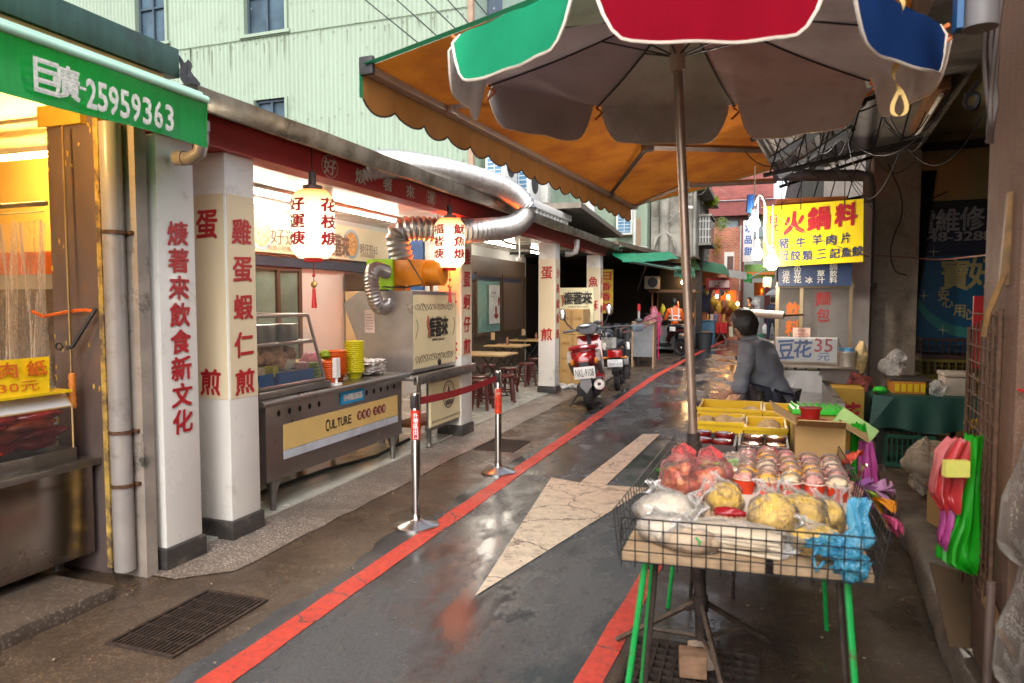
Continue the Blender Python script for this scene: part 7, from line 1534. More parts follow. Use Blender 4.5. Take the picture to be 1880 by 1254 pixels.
b = MB(); b.b(-2.8, -.92, 30.2, 33, 0, 4.55); b.build('wall', brick('orange_brick', (.55, .15, .06), (.42, .1, .045), (.4, .32, .26), 3.2, 'XZ', .5, .22, .03), bw, False)
b = MB(); b.b(-1.5, -1.12, 30.12, 30.2, 2.75, 3.55); b.build('window_frame', white, bw, False); b = MB(); b.b(-1.38, -1.14, 30.08, 30.12, 2.6, 3.38); b.build('window', M('brown_window', (.12, .06, .05), .4), bw, False)
b = MB(); b.tube([(-.88, 30.15, 2), (-.88, 30.15, 4.6)], .03, 6); b.build('drainpipe', M('pale_pipe', (.5, .52, .48), .5), bw)
tb = thing('tiled_building', 'red-roofed building rising behind the brick wall', 'building', (-.8, 36, 0))
redt = brick('red_roof_tile', (.3, .075, .055), (.24, .06, .045), (.14, .04, .035), 3, 'XZ', .3, .3, .04)
b = MB(); b.b(-3.4, .6, 36, 42, 0, 5.6); b.build('wall', M('pale_grey_wall', (.4, .42, .4), .8, 0, .2, 1), tb, False)
b = MB(); b.b(-3.6, .5, 35.3, 36, 5.6, 6.3); b.build('red_beam', M('red_beam_paint', (.2, .045, .04), .6), tb, False)
b = MB(); b.hexa([(-3.6, 35.2, 6.3), (.4, 35.2, 6.3), (.4, 40, 7.5), (-3.6, 40, 7.5), (-3.6, 35.2, 6.4), (.4, 35.2, 6.4), (.4, 40, 9.5), (-3.6, 40, 9.5)]); b.build('roof', redt, tb, False)
for x in (-2.2, -1.0, .2):
    b = MB(); b.b(x - .12, x + .12, 35.7, 36, 0, 5.6); b.build('red_column', M('red_beam_paint', (.2, .045, .04), .6), tb, False)
b = MB(); b.b(-2.0, -1.2, 35.9, 36, 4.6, 5.4); b.b(-.8, .05, 35.9, 36, 4.6, 5.4); b.build('window', M('pale_window', (.3, .38, .4), .3), tb, False)
eb = thing('end_building', 'dim building with shutters closing the far end of the lane', 'building', (1, 40, 0))
b = MB(); b.b(-.9, 6, 39, 46, 0, 6); b.build('wall', M('dim_brown_wall', (.2, .12, .1), .8, 0, .3, 1.5), eb, False)
for x0, x1, z1, c in ((-.75, .15, 1.5, (.28, .3, .22)), (.3, 1.2, 2.6, (.16, .15, .14)), (1.3, 2.6, 2.6, (.25, .25, .22))):
    b = MB()
    for k in range(int(z1 / .12)): b.hexa([(x0, 38.96, .05 + k * .12), (x1, 38.96, .05 + k * .12), (x1, 39, .05 + k * .12), (x0, 39, .05 + k * .12), (x0, 38.98, .16 + k * .12), (x1, 38.98, .16 + k * .12), (x1, 39, .16 + k * .12), (x0, 39, .16 + k * .12)])
    b.build('shutter', M('shutter_%d' % int(c[0] * 100), c, .6, 0, .15, 2), eb, False)
b = MB(); b.b(-.72, .1, 38.92, 38.99, 1.5, 2.9); b.build('upper_shutter', M('dark_shutter', (.07, .065, .06), .6), eb, False)
sb = thing('hanging_sign', 'tall white sign with blue characters on the far building', 'sign', (-.7, 33, 3.2))
b = MB(); b.b(-.86, -.42, 33, 33.1, 3.3, 5.1); b.build('board', whiteboard, sb, False); letters(sb, column('冰品甜', (-.64, 32.99, 4.75), X, Z, .3, .34, .5, .03), M('sign_blue', (.03, .12, .45), .5))
b = MB(); b.b(-.8, .5, 33.5, 34.5, 2.6, 3.2, .02); b.m(1).b(-.8, .5, 33.4, 33.5, 2.72, 2.86); tag(b.build('shop_canopy', [M('lime_canopy', (.2, .42, .1), .5), M('orange_stripe', (.6, .2, .03), .5)], None), 'lime green shop canopy with an orange stripe at the lane end', 'canopy')
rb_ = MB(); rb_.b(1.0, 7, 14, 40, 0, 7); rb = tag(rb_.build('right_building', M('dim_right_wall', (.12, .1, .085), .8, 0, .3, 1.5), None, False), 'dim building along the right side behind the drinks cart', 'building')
rb_ = MB(); rb_.b(-.42, -.1, 31, 31.02, .4, 1.7); tag(rb_.build('standing_poster', M('poster_grey', (.4, .42, .42), .5, 0, .7, 6), None, False), 'grey upright poster by the far passage', 'poster')
# things parked and stacked beside the market
for k, (z0, z1) in enumerate(((0, .52), (.52, .98), (.98, 1.45))):
    b = MB(); dx = (0, .015, -.01)[k]; b.b(-3.56 + dx, -3.1 + dx, 12.75, 13.3, z0 + .006, z1, .006); o = b.build('carton', card, None, False)
    tag(o, ('bottom brown carton of the stack beside the fourth column', 'middle brown carton of the stack beside the fourth column', 'top brown carton of the stack beside the fourth column')[k], 'box', 'cartons stacked by the fourth column')
    b = MB(); b.b(-3.35 + dx, -3.3 + dx, 12.744, 12.747, z0 + .02, z1 - .01); b.build('tape', M('brown_tape', (.35, .2, .07), .3), o, False)
    letters(o, [('易碎物品', (-3.45 + dx, 12.744, z0 + .3), X, Z, .14, .05, 0), ('小心輕放', (-3.2 + dx, 12.744, z0 + .3), X, Z, .12, .05, 0)], M('carton_ink', (.22, .1, .03), .8))
sn = thing('shop_board', 'cream upright shop board with brush lettering behind the carton stack', 'sign', (-3.3, 13.5, 0))
b = MB(); b.b(-3.75, -3.08, 13.45, 13.5, .1, 1.86); b.build('board', M('cream_board_dim', (.68, .62, .4), .5), sn, False)
letters(sn, [('焿著來', (-3.4, 13.445, 1.66), X, Z, .56, .24, .03), ('飲食文化小吃店', (-3.38, 13.445, 1.49), X, Z, .4, .035, 0), ('現炒', (-3.15, 13.445, 1.15), X, Z, .1, .1, .02), ('元', (-3.16, 13.445, 1.35), X, Z, .07, .07, 0)], blackink, brush=.1)
b = MB(); b.tube([(-3.72, 13.44, 1.72), (-3.68, 13.44, 1.62), (-3.7, 13.44, 1.5)], [.02, .03, .008], 6); b.build('squid_drawing', M('brown_red_ink', (.3, .09, .05), .6), sn)
b = MB()
for k in range(12): b.blob((-3.35 + R.uniform(-.2, .3), 12.45 + R.uniform(-.15, .1), .05), (.1, .09, .05), k, .4, 2)
tag(b.build('litter_bag', M('litter_mix', (.4, .38, .36), .4, 0, .7, 8), None), 'crumpled bags on the ground at the foot of the cartons', 'bags')
b = MB(); b.b(-2.95, -2.45, 17.1, 17.5, .25, 1.05); b.m(1).b(-2.97, -2.93, 17.08, 17.52, 0, 1.08); b.b(-2.47, -2.43, 17.08, 17.52, 0, 1.08); b.b(-2.97, -2.43, 17.08, 17.52, 1.05, 1.1)
tag(b.build('grey_cabinet', [M('grey_board', (.16, .17, .18), .6), M('tan_edge', (.3, .2, .12), .6)], None, False), 'grey board cabinet with a tan frame behind the small scooter', 'cabinet')
b = MB()
for k in range(4): b.tube([(-3.9 + k * .28, 18.6, .1), (-3.9 + k * .28, 18.6, 1.0)], .12, 12)
tag(b.build('gas_cylinders', M('dark_cylinder', (.05, .055, .06), .5), None), 'row of dark gas cylinders inside the market entrance', 'cylinders')
b = MB(); b.tube([(-2.9, 17.7, 0), (-2.9, 17.7, 1.35)], .03, 8); b.m(1).tube([(-2.9, 17.7, 1.35), (-2.9, 17.7, 1.52)], .04, 8); tag(b.build('bollard_post', [M('grey_post', (.35, .34, .33), .5), redpaint], None), 'thin grey post with a red top by the market entrance', 'post')
pinkf = film('pink_bag_film', (1, .75, .85), .3, (.75, .3, .4), .25); 
for x, y, z, r, m_, l in ((-2.62, 18.2, .95, (.25, .18, .36), pinkf, 'large pink-tinted clear bag of rubbish hung at the grey cabinet'), (-2.85, 17.4, .55, (.22, .15, .33), milky, 'milky bag of rubbish leaning under the pink bag')):
    b = MB(); b.blob((x, y, z), r, x, .35, 3); b.blob((x + .02, y, z + r[2]), (.08, .06, .12), 3, .3, 2); o = tag(b.build('rubbish_bag', m_, None), l, 'bag')
    b = MB(); b.blob((x, y, z - .06), (r[0] * .75, r[1] * .7, r[2] * .6), 9 + x, .5, 3); b.build('contents', M('orange_litter', (.6, .2, .1), .6, 0, .7, 7), o)
b = MB(); b.tube([(-2.45, 18.0, .1), (-2.46, 18.0, 1.3)], [.012, .03], 6); tag(b.build('folded_umbrella', M('magenta_cloth', (.5, .02, .12), .5), None), 'folded magenta umbrella beside the pink bag', 'umbrella')
b = MB(); b.tube([(-3.1, 16.2, .95), (-2.7, 16.8, 1.08), (-2.3, 17.4, 1.25)], .02, 6); b.tube([(-3.1, 16.1, .85), (-2.7, 16.7, .95), (-2.25, 17.3, 1.15)], .018, 6); tag(b.build('rubber_hose', M('brown_hose', (.15, .06, .05), .5), None), 'brown hoses strung between the post and the cabinet', 'hose')
# ---------------------------------------------------------------- scooters
def wheel(t, c, r, w, ang):
    rot = Matrix.Rotation(ang, 3, 'Z') @ Matrix.Rotation(PI / 2, 3, 'Y'); b = MB(); pr_ = [(r * .62, -w * .42), (r * .85, -w * .5), (r * .97, -w * .3), (r, 0), (r * .97, w * .3), (r * .85, w * .5), (r * .62, w * .42)]; b.lathe(pr_, c, 26, rot); o = b.build('wheel', blackr, t)
    b = MB(); b.lathe([(0, -w * .3), (r * .2, -w * .32), (r * .25, -w * .2), (r * .6, -w * .25), (r * .64, -w * .42), (r * .64, w * .42), (r * .6, w * .25), (r * .25, w * .2), (r * .2, w * .32), (0, w * .3)], c, 20, rot); b.build('rim', steel_d, o); return o
def loft(b, secs, n=20, e=2.6):
    """superellipse sections (centre, half-width, half-height) along the machine, local x right / y forward"""
    rings = []
    for (c, w, h) in secs:
        ring_ = []
        for k in range(n):
            a = 2 * PI * k / n; cs, sn = math.cos(a), math.sin(a)
            ring_.append(b.bm.verts.new((c[0] + w * math.copysign(abs(cs) ** (2 / e), cs), c[1], c[2] + h * math.copysign(abs(sn) ** (2 / e), sn))))
        rings.append(ring_)
    for A_, B2 in zip(rings, rings[1:]):
        for k in range(n): b.face([A_[k], A_[(k + 1) % n], B2[(k + 1) % n], B2[k]])
    b.face(rings[0][::-1]); b.face(rings[-1]); return b
def place(b, t, name, mat, par=None, rz=0, lean=0):
    o = V(t.location); Rm = Matrix.Rotation(rz, 3, 'Z') @ Matrix.Rotation(lean, 3, 'Y')
    for v in b.bm.verts: v.co = o + Rm @ v.co
    return b.build(name, mat, par or t)
def scooter(loc, rz, lean, label, body, plate, big=True, sc=1.0):
    t = thing('parked_scooter', label, 'scooter', loc); g = lambda b, n, m, p=None: place(b, t, n, m, p, rz, lean)
    def wh(y, r, w, steer=0):
        rot = Matrix.Rotation(steer, 3, 'Z') @ Matrix.Rotation(PI / 2, 3, 'Y'); b = MB(); b.lathe([(r * .6, -w * .42), (r * .85, -w * .5), (r * .97, -w * .3), (r, 0), (r * .97, w * .3), (r * .85, w * .5), (r * .6, w * .42)], (0, y, r), 26, rot); o = g(b, 'wheel', blackr)
        b = MB(); b.lathe([(0, -w * .3), (r * .2, -w * .34), (r * .25, -w * .2), (r * .6, -w * .25), (r * .63, -w * .42), (r * .63, w * .42), (r * .6, w * .25), (r * .25, w * .2), (r * .2, w * .34), (0, w * .3)], (0, y, r), 20, rot); g(b, 'rim', steel_d, o)
    if big:
        wh(.0, .235, .12); wh(1.25, .22, .1, -.5)
        b = MB(); loft(b, [((0, -.2, .74), .09, .06), ((0, -.14, .72), .185, .12), ((0, .05, .68), .215, .16), ((0, .35, .62), .19, .17), ((0, .55, .5), .13, .12), ((0, .62, .42), .1, .06)]); bd = g(b, 'rear_body', body)
        b = MB()
        for s in (-1, 1): b.prism([(-.17, .66), (-.19, .76), (-.05, .8), (.3, .6), (.45, .42), (.1, .52)], (s * .165, 0, 0), Y, Z, (s * .055, 0, 0))
        g(b, 'side_trim', M('silver_trim', (.6, .56, .5), .3, .4), bd)
        b = MB(); loft(b, [((0, -.14, .82), .06, .02), ((0, .0, .83), .13, .045), ((0, .3, .8), .14, .055), ((0, .5, .77), .1, .05), ((0, .6, .74), .05, .03)]); g(b, 'seat', black)
        b = MB(); b.tube([(-.17, -.02, .85), (-.16, -.19, .85), (0, -.24, .855), (.16, -.19, .85), (.17, -.02, .85)], .035, 8); g(b, 'grab_rail', body)
        b = MB(); loft(b, [((0, -.232, .7), .07, .055), ((0, -.2, .71), .105, .085), ((0, -.15, .71), .11, .09)]); g(b, 'taillight', M('red_lens', (.4, .01, .01), .12, 0, .2, 9, coat=1), bd)
        b = MB(); b.b(-.14, .14, -.27, -.265, .44, .6, .002); pl = g(b, 'licence_plate', whiteboard)
        b = MB(); b.prism([(-.07, .44), (.07, .44), (.08, .34), (0, .24), (-.08, .34)], (0, -.255, 0), X, Z, (0, .012, 0)); g(b, 'mudguard', M('grey_flap', (.2, .2, .21), .35))
        b = MB(); b.b(-.06, .06, -.26, -.1, .52, .66); b.b(-.03, .03, -.2, .1, .3, .6); g(b, 'rear_fender', black)
        b = MB(); b.tube([(.17, -.16, .34), (.17, .2, .27), (.15, .45, .25)], [.07, .075, .03], 16); b.tube([(.17, -.175, .345), (.17, -.16, .34)], .05, 14); b.m(1).tube([(.17, -.182, .345), (.17, -.176, .345)], .025, 10); g(b, 'exhaust', [M('silencer_grey', (.25, .22, .2), .35, .9), black])
        b = MB(); b.b(.07, .17, -.02, .35, .2, .36, .03); b.b(-.15, -.06, -.05, .4, .18, .34, .03); b.tube([(-.15, .3, .2), (-.3, .2, .02)], .015, 6); g(b, 'engine_case', dark)
        b = MB(); b.b(-.16, .16, .55, .95, .26, .34, .03); g(b, 'footboard', black)
        b = MB(); b.prism([(.95, .28), (.98, .45), (1.05, .8), (1.12, .95), (1.2, .92), (1.16, .6), (1.08, .3)], (-.18, 0, 0), Y, Z, (.36, 0, 0)); g(b, 'front_shield', body)
        b = MB(); b.prism([(1.07, .4), (1.25, .5), (1.45, .42), (1.47, .36), (1.25, .45), (1.1, .34)], (-.06, 0, 0), Y, Z, (.12, 0, 0)); g(b, 'front_fender', body)
        b = MB(); b.tube([(0, 1.0, 1.0), (0, 1.22, .25)], .03, 8); loft(b, [((0, .92, 1.02), .12, .04), ((0, 1.0, 1.06), .17, .075), ((0, 1.12, 1.04), .14, .08), ((0, 1.2, .98), .06, .05)]); b.tube([(-.36, .95, 1.04), (-.15, 1.02, 1.05)], .02, 8); b.tube([(.36, .95, 1.04), (.15, 1.02, 1.05)], .02, 8); hb = g(b, 'handlebar', M('dark_grey_cowl', (.06, .06, .065), .3, 0, .2, 6))
        b = MB(); b.blob((-.03, .95, 1.105), (.08, .05, .025), 1, .1, 3); g(b, 'gauge', M('gauge_face', (.55, .6, .62), .15, 0, .3, 30), hb)
        for s in (-1, 1):
            b = MB(); b.tube([(s * .22, 1.0, 1.06), (s * .3, 1.0, 1.16), (s * .33, .98, 1.24)], .01, 6); b.blob((s * .35, .98, 1.3), (.055, .02, .09), 2, .08, 3); m_ = g(b, 'mirror', black); b = MB(); b.blob((s * .35, .967, 1.3), (.045, .01, .078), 2, .05, 3); g(b, 'mirror_glass', chrome, m_)
            b = MB(); b.blob((s * .16, -.16, .66), (.03, .03, .05), 2, .1, 2); g(b, 'indicator', M('amber_lens', (.6, .2, .02), .2), bd)
    else:
        wh(.0, .21, .085); wh(1.05, .21, .08, -.25)
        b = MB(); loft(b, [((0, -.2, .66), .06, .05), ((0, -.1, .68), .1, .07), ((0, .15, .66), .12, .08), ((0, .35, .56), .09, .1), ((0, .45, .42), .07, .06)]); bd = g(b, 'rear_body', body)
        b = MB(); loft(b, [((0, -.2, .76), .07, .03), ((0, -.1, .785), .14, .055), ((0, .15, .78), .15, .06), ((0, .34, .75), .1, .05)]); g(b, 'seat', black)
        b = MB(); b.b(-.11, .11, -.25, -.22, .56, .68, .012); g(b, 'taillight', M('red_lens', (.4, .01, .01), .12, 0, .2, 9, coat=1), bd)
        b = MB(); b.b(-.12, .12, -.262, -.257, .41, .53, .002); pl = g(b, 'licence_plate', whiteboard)
        for s in (-1, 1):
            b = MB(); b.tube([(s * .06, -.22, .56), (s * .17, -.22, .555)], .01, 6); b.blob((s * .17, -.22, .555), (.03, .02, .025), 1, .1, 2); g(b, 'indicator', M('amber_lens', (.6, .2, .02), .2), bd)
            b = MB(); b.ob((s * .19, .1, .72), (.05, .16, .12), .2, .02); g(b, 'pannier', white, bd)
            b = MB(); b.tube([(s * .3, .88, .98), (s * .3, .86, 1.02), (s * .34, .84, 1.08)], .008, 6); b.blob((s * .36, .84, 1.1), (.07, .015, .04), 1, .1, 3); g(b, 'mirror', black)
        b = MB(); b.prism([(-.23, .28), (-.25, .35), (-.12, .46), (.1, .46), (.1, .42), (-.1, .42)], (-.055, 0, 0), Y, Z, (.11, 0, 0)); g(b, 'mudguard', M('glossy_black', (.02, .02, .025), .15))
        b = MB(); b.b(.1, .2, -.02, .3, .18, .42, .03); b.m(1).b(.12, .2, -.08, .2, .42, .54, .02); b.m(0).tube([(-.1, .1, .2), (-.3, -.02, .02)], .012, 6); g(b, 'engine_case', [dark, M('grey_box', (.25, .25, .25), .4)])
        b = MB(); b.b(-.12, .12, .42, .75, .22, .3, .02); b.tube([(0, .4, .3), (0, .75, .28), (0, .88, .6)], .03, 8); g(b, 'frame_tube', black)
        b = MB(); b.tube([(0, .82, .98), (0, 1.03, .25)], .025, 8); b.tube([(-.33, .8, .98), (-.15, .84, 1.02), (.15, .84, 1.02), (.33, .8, .98)], .014, 8); b.ob((0, .9, .9), (.14, .1, .16), 0, .03); g(b, 'handlebar', black)
        b = MB(); b.ob((.33, .8, .98), (.2, .12, .13), .2, .03); b.ob((-.28, .8, .95), (.2, .12, .1), -.2, .03); g(b, 'hand_muff', M('grey_muff', (.08, .1, .12), .35))
        if not plate:
            b = MB(); b.lathe([(0, 0), (.1, 0), (.14, .22), (.13, .22), (.09, .02), (0, .02)], (-.05, 1.05, .72), 14); g(b, 'basket', M('brown_basket', (.25, .16, .13), .7, 0, .3, 40), None)
    if plate:
        Rm = Matrix.Rotation(rz, 3, 'Z') @ Matrix.Rotation(lean, 3, 'Y'); o = V(loc); yz = (-.2715, .52, .24, .1) if big else (-.2635, .455, .2, .05)
        letters(pl, [(plate, o + Rm @ V((0, yz[0], yz[1])), Rm @ X, Rm @ Z, yz[2], yz[3], .006)], blackink if big else M('pale_blue_ink', (.3, .42, .5), .5), lift=.002)
        if not big: letters(pl, [('電動機車', o + Rm @ V((0, yz[0], .51)), Rm @ X, Rm @ Z, .1, .022, 0)], M('pale_blue_ink', (.3, .42, .5), .5), lift=.002)
    t.scale = (1.1, 1.1, 1.1)
    return t
scooter((-2.40, 10.3, 0), .16, -.11, 'red and silver scooter with plate NKL-9108 parked leaning at the fourth column', M('deep_red_gloss', (.28, .01, .014), .15, 0, .15, 4, coat=.8), 'NKL-9108')
hm = thing('crash_helmet', 'black crash helmet with a clear visor hung on the red scooter', 'helmet', (-2.34, 11.2, .98)); b = MB(); b.blob((-2.34, 11.2, 1.04), (.13, .14, .12), 1, .05, 3, 1, -.06); b.build('shell', M('glossy_black', (.02, .02, .025), .15), hm); b = MB(); b.grid(lambda u, v: V((-2.34 + .15 * math.sin(-.4 + u * 2.2), 11.2 - .16 * math.cos(-.4 + u * 2.2), 1.03 - .17 * v)), 10, 4); b.build('visor', film('visor', (.95, .95, .9), .3, (.7, .68, .6), .1), hm)
scooter((-2.42, 12.55, 0), .12, -.06, 'small black electric scooter with a pale plate behind the red scooter', M('satin_black_body', (.025, .022, .025), .3), '電輕 018', False)
scooter((-2.2, 20.9, 0), .95, -.04, 'black scooter with a brown front basket carrying the orange-clad person', M('dark_red_black', (.05, .012, .014), .3), None, False)
# ---------------------------------------------------------------- people
def skinned(name, J, Ed, par, mat, sub=2, root=0):
    """one continuous body grown round joints J: {key: (pos, rx, ry)} and edges Ed"""
    ks = list(J); me = bpy.data.meshes.new(name); me.from_pydata([tuple(J[k][0]) for k in ks], [(ks.index(a), ks.index(c)) for a, c in Ed], [])
    ob = bpy.data.objects.new(name, me); COL.objects.link(ob)
    md = ob.modifiers.new('s', 'SKIN'); md.use_smooth_shade = True
    for i, k in enumerate(ks):
        sv = me.skin_vertices[0].data[i]; sv.radius = J[k][1:3]; sv.use_root = (i == root)
    ob.modifiers.new('b', 'SUBSURF').levels = sub
    dg = bpy.context.evaluated_depsgraph_get(); dg.update()
    m2 = bpy.data.meshes.new_from_object(ob.evaluated_get(dg)); bpy.data.objects.remove(ob)
    bm = bmesh.new(); bm.from_mesh(m2); bpy.data.meshes.remove(m2)
    b = MB(); b.bm.free(); b.bm = bm
    if name in ('jacket', 'trousers'):
        bm.normal_update()
        for v in bm.verts: v.co += v.normal * (.016 * noise.noise(v.co * 11) + .009 * noise.noise(V((v.co.x * 9, v.co.y * 9, v.co.z * 34))))
    return b.build(name, mat, par)
skin = M('skin', (.5, .27, .18), .5, 0, .06, 12); hairm = M('black_hair', (.018, .014, .012), .45, 0, .5, 60, .5, 90, (1, 1, .3))
def head(par, c, r, face, hairlen=.0, hair=hairm, mask=None, up=V((0, 0, 1)), cover=.15):
    """head with brow, nose, lips, ears and hair; face = direction it looks in"""
    c = V(c); f = V(face).normalized(); s = f.cross(up).normalized(); u = s.cross(f).normalized()
    Rm = Matrix((s, f, u)).transposed()
    b = MB(); g = bmesh.ops.create_icosphere(b.bm, subdivisions=4, radius=1)
    for v in g['verts']:
        d = v.co.copy(); q = V((d.x * .8, d.y * .98, d.z * 1.16))
        if d.z < -.1: q.x *= 1 - .32 * (-d.z - .1); q.y *= 1 - .12 * (-d.z)
        if d.y > .4: q.y -= .1 * (d.y - .4)
        nz = math.exp(-((d.x / .16) ** 2 + ((d.z + .18) / .22) ** 2)) if d.y > 0 else 0; q.y += .2 * nz
        for e in (-.36, .36): q.y -= .09 * math.exp(-(((d.x - e) / .17) ** 2 + ((d.z - .02) / .12) ** 2)) if d.y > 0 else 0
        lp = math.exp(-((d.x / .26) ** 2 + ((d.z + .55) / .08) ** 2)) if d.y > 0 else 0; q.y += .06 * lp
        v.co = c + Rm @ (q * r)
    for sd in (-1, 1): b.blob(c + Rm @ (V((sd * .8, -.08, -.1)) * r), (r * .1, r * .17, r * .26), 1, .15, 2)
    h = b.build('head', skin, par)
    b = MB()
    for sd in (-1, 1): b.blob(c + Rm @ (V((sd * .34, .83, .03)) * r), (r * .12, r * .08, r * .07), 1, 0, 2)
    b.build('eyes', M('eye_dark', (.03, .02, .015), .2), h)
    b = MB(); g = bmesh.ops.create_icosphere(b.bm, subdivisions=4, radius=1); dl = []
    for v in g['verts']:
        d = v.co.copy(); lim = -.62 + 1.1 * max(0, d.y + cover) - hairlen
        if d.z < lim: dl.append(v)
        k = 1.12 + .07 * noise.noise(d * 5) + .07 * noise.noise(V((d.x * 16, d.y * 16, d.z * 5))); v.co = c + Rm @ (V((d.x * .86, d.y * 1.0 - .03, d.z * 1.17)) * r * k)
    bmesh.ops.delete(b.bm, geom=dl, context='VERTS'); b.build('hair', hair, h)
    if mask:
        b = MB(); b.grid(lambda a, e: c + Rm @ (V((.74 * math.sin((a - .5) * 2.5), .36 + .62 * math.cos((a - .5) * 2.5) + .12 * math.exp(-((a - .5) / .15) ** 2), -.12 - .72 * e)) * r * 1.02), 14, 8)
        for sd in (-1, 1): b.tube([c + Rm @ (V((sd * .7, .35, -.3)) * r), c + Rm @ (V((sd * .84, -.1, -.05)) * r)], .003, 4)
        b.build('face_mask', mask, h)
    return h
def hand(par, w, d, side, r=.0095, curl=.5, mat=None):
    """palm plus five bent fingers; w wrist point, d pointing direction, side = thumb direction"""
    w = V(w); d = V(d).normalized(); s = V(side); s = (s - d * s.dot(d)).normalized(); n = d.cross(s).normalized()
    J = {'w': (w, .02, .026), 'p': (w + d * .05, .013, .036), 'k': (w + d * .085, .012, .036)}; Ed = [('w', 'p'), ('p', 'k')]
    o = skinned('hand', J, Ed, par, mat or skin)
    for i, (off, L) in enumerate(((.03, .068), (.01, .078), (-.011, .072), (-.03, .056))):
        a = w + d * .082 + s * off; m1 = a + (d * (1 - curl * .5) - n * curl * .7).normalized() * L * .5; m2 = m1 + (d * (1 - curl * 1.2) - n * curl).normalized() * L * .5
        skinned('finger', {'a': (a, r, r), 'b': (m1, r * .92, r * .92), 'c': (m2, r * .75, r * .75)}, [('a', 'b'), ('b', 'c')], o, mat or skin, 1)
    a = w + d * .03 + s * .028; m1 = a + (d * .6 + s * .6 - n * .3).normalized() * .035; m2 = m1 + (d * .9 + s * .1 - n * .4).normalized() * .03
    skinned('thumb', {'a': (a, r * 1.2, r * 1.2), 'b': (m1, r, r), 'c': (m2, r * .8, r * .8)}, [('a', 'b'), ('b', 'c')], o, mat or skin, 1)
# the vendor, leaning and turned towards the lane
vd = thing('person', 'stall vendor in a grey jacket, dark apron and face mask turning towards the lane', 'person', (.08, 5.72, 0))
hipc = V((.09, 5.72, .86)); chest = V((-.02, 5.67, 1.18)); neck = V((-.095, 5.64, 1.335)); hc = V((-.135, 5.63, 1.44))
jacket = M('blue_grey_jacket', (.2, .21, .245), .75, 0, .12, 9, .15, 60); trous = M('dark_trousers', (.03, .03, .038), .8); apr = M('navy_apron', (.018, .022, .04), .3, 0, .2, 8)
shf, shb = V((-.10, 5.51, 1.26)), V((.04, 5.79, 1.24))      # near-side and far-side shoulder
elf, elb = V((-.135, 5.44, .985)), V((-.03, 5.9, .98)); wrf, wrb = V((-.225, 5.47, .945)), V((-.2, 5.84, .80))
body = {'hip': (hipc, .12, .145), 'waist': (V((.045, 5.7, 1.0)), .115, .14), 'chest': (chest, .12, .15), 'neck': (neck, .05, .05), 'head': (hc - V((0, 0, .03)), .055, .06),
  'sf': (shf, .06, .06), 'ef': (elf, .045, .045), 'wf': (wrf, .03, .03), 'sb': (shb, .06, .06), 'eb': (elb, .045, .045), 'wb': (wrb, .03, .03),
  'hl': (V((.05, 5.63, .82)), .09, .09), 'kl': (V((.04, 5.6, .45)), .06, .06), 'al': (V((.07, 5.62, .09)), .04, .04), 'hr': (V((.13, 5.8, .82)), .09, .09), 'kr': (V((.12, 5.8, .45)), .06, .06), 'ar': (V((.14, 5.82, .09)), .04, .04)}
ed = [('hip', 'waist'), ('waist', 'chest'), ('chest', 'neck'), ('neck', 'head'), ('chest', 'sf'), ('sf', 'ef'), ('ef', 'wf'), ('chest', 'sb'), ('sb', 'eb'), ('eb', 'wb'), ('hip', 'hl'), ('hl', 'kl'), ('kl', 'al'), ('hip', 'hr'), ('hr', 'kr'), ('kr', 'ar')]
small = {k: (v[0], v[1] * (.9 if k in ('neck', 'head', 'wf', 'wb') else .72), v[2] * (.9 if k in ('neck', 'head', 'wf', 'wb') else .72)) for k, v in body.items()}
skinned('body', small, ed, vd, skin)
cl = {k: body[k] for k in ('hip', 'waist', 'chest', 'neck', 'sf', 'ef', 'sb', 'eb')}; cl['neck'] = (neck - V((0, 0, .005)), .066, .066); cl['col'] = (neck + V((-.012, -.003, .045)), .062, .062)
cl['wf'] = (wrf * .8 + elf * .2, .042, .042); cl['wb'] = (wrb * .8 + elb * .2, .042, .042); cl['hem'] = (V((.12, 5.73, .76)), .135, .16); cl['sf'] = (shf, .075, .075); cl['ef'] = (elf, .062, .062); cl['sb'] = (shb, .075, .075); cl['mf'] = ((shf + elf) / 2, .066, .066)
cl['hip'] = (hipc, .135, .16); cl['chest'] = (chest, .13, .16)
skinned('jacket', cl, [('hip', 'waist'), ('waist', 'chest'), ('chest', 'neck'), ('neck', 'col'), ('chest', 'sf'), ('sf', 'mf'), ('mf', 'ef'), ('ef', 'wf'), ('chest', 'sb'), ('sb', 'eb'), ('eb', 'wb'), ('hip', 'hem')], vd, jacket, 3)
tr = {k: (body[k][0], body[k][1] * 1.12, body[k][2] * 1.12) for k in ('hip', 'hl', 'kl', 'hr', 'kr', 'al', 'ar')}
skinned('trousers', tr, [('hip', 'hl'), ('hl', 'kl'), ('kl', 'al'), ('hip', 'hr'), ('hr', 'kr'), ('kr', 'ar')], vd, trous)
b = MB()
for x, y in ((.05, 5.6), (.12, 5.8)): b.blob((x, y, .045), (.11, .045, .05), 1, .1, 3, 1.5, -.04)
b.build('shoes', black, vd)
fd = V((-.93, .30, -.06))
head(vd, hc, .098, fd, .05, hairm, M('pale_green_mask', (.6, .72, .62), .6), V((-.1, 0, 1)), .1)
hand(vd, wrf, (-.75, .2, -.5), (0, .3, .8)); hand(vd, wrb, (-.5, -.4, -.7), (-.3, -.7, .2))
def apron(u, v):
    a = -1.75 + u * 2.35; z = 1.2 - .62 * v; k = (1.2 - z) / .4
    cx = -.06 + .2 * min(1, max(0, (1.25 - z) / .45)); cy = 5.67 + .06 * min(1, k * .5)
    w = (.145 if z > 1.02 else .165 + .05 * (1.02 - z)) * (1 + .03 * math.sin(a * 9 + z * 14)); w2 = w * 1.12
    return V((cx - math.cos(a) * w * 1.08, cy + math.sin(a) * w2 * 1.05, z))
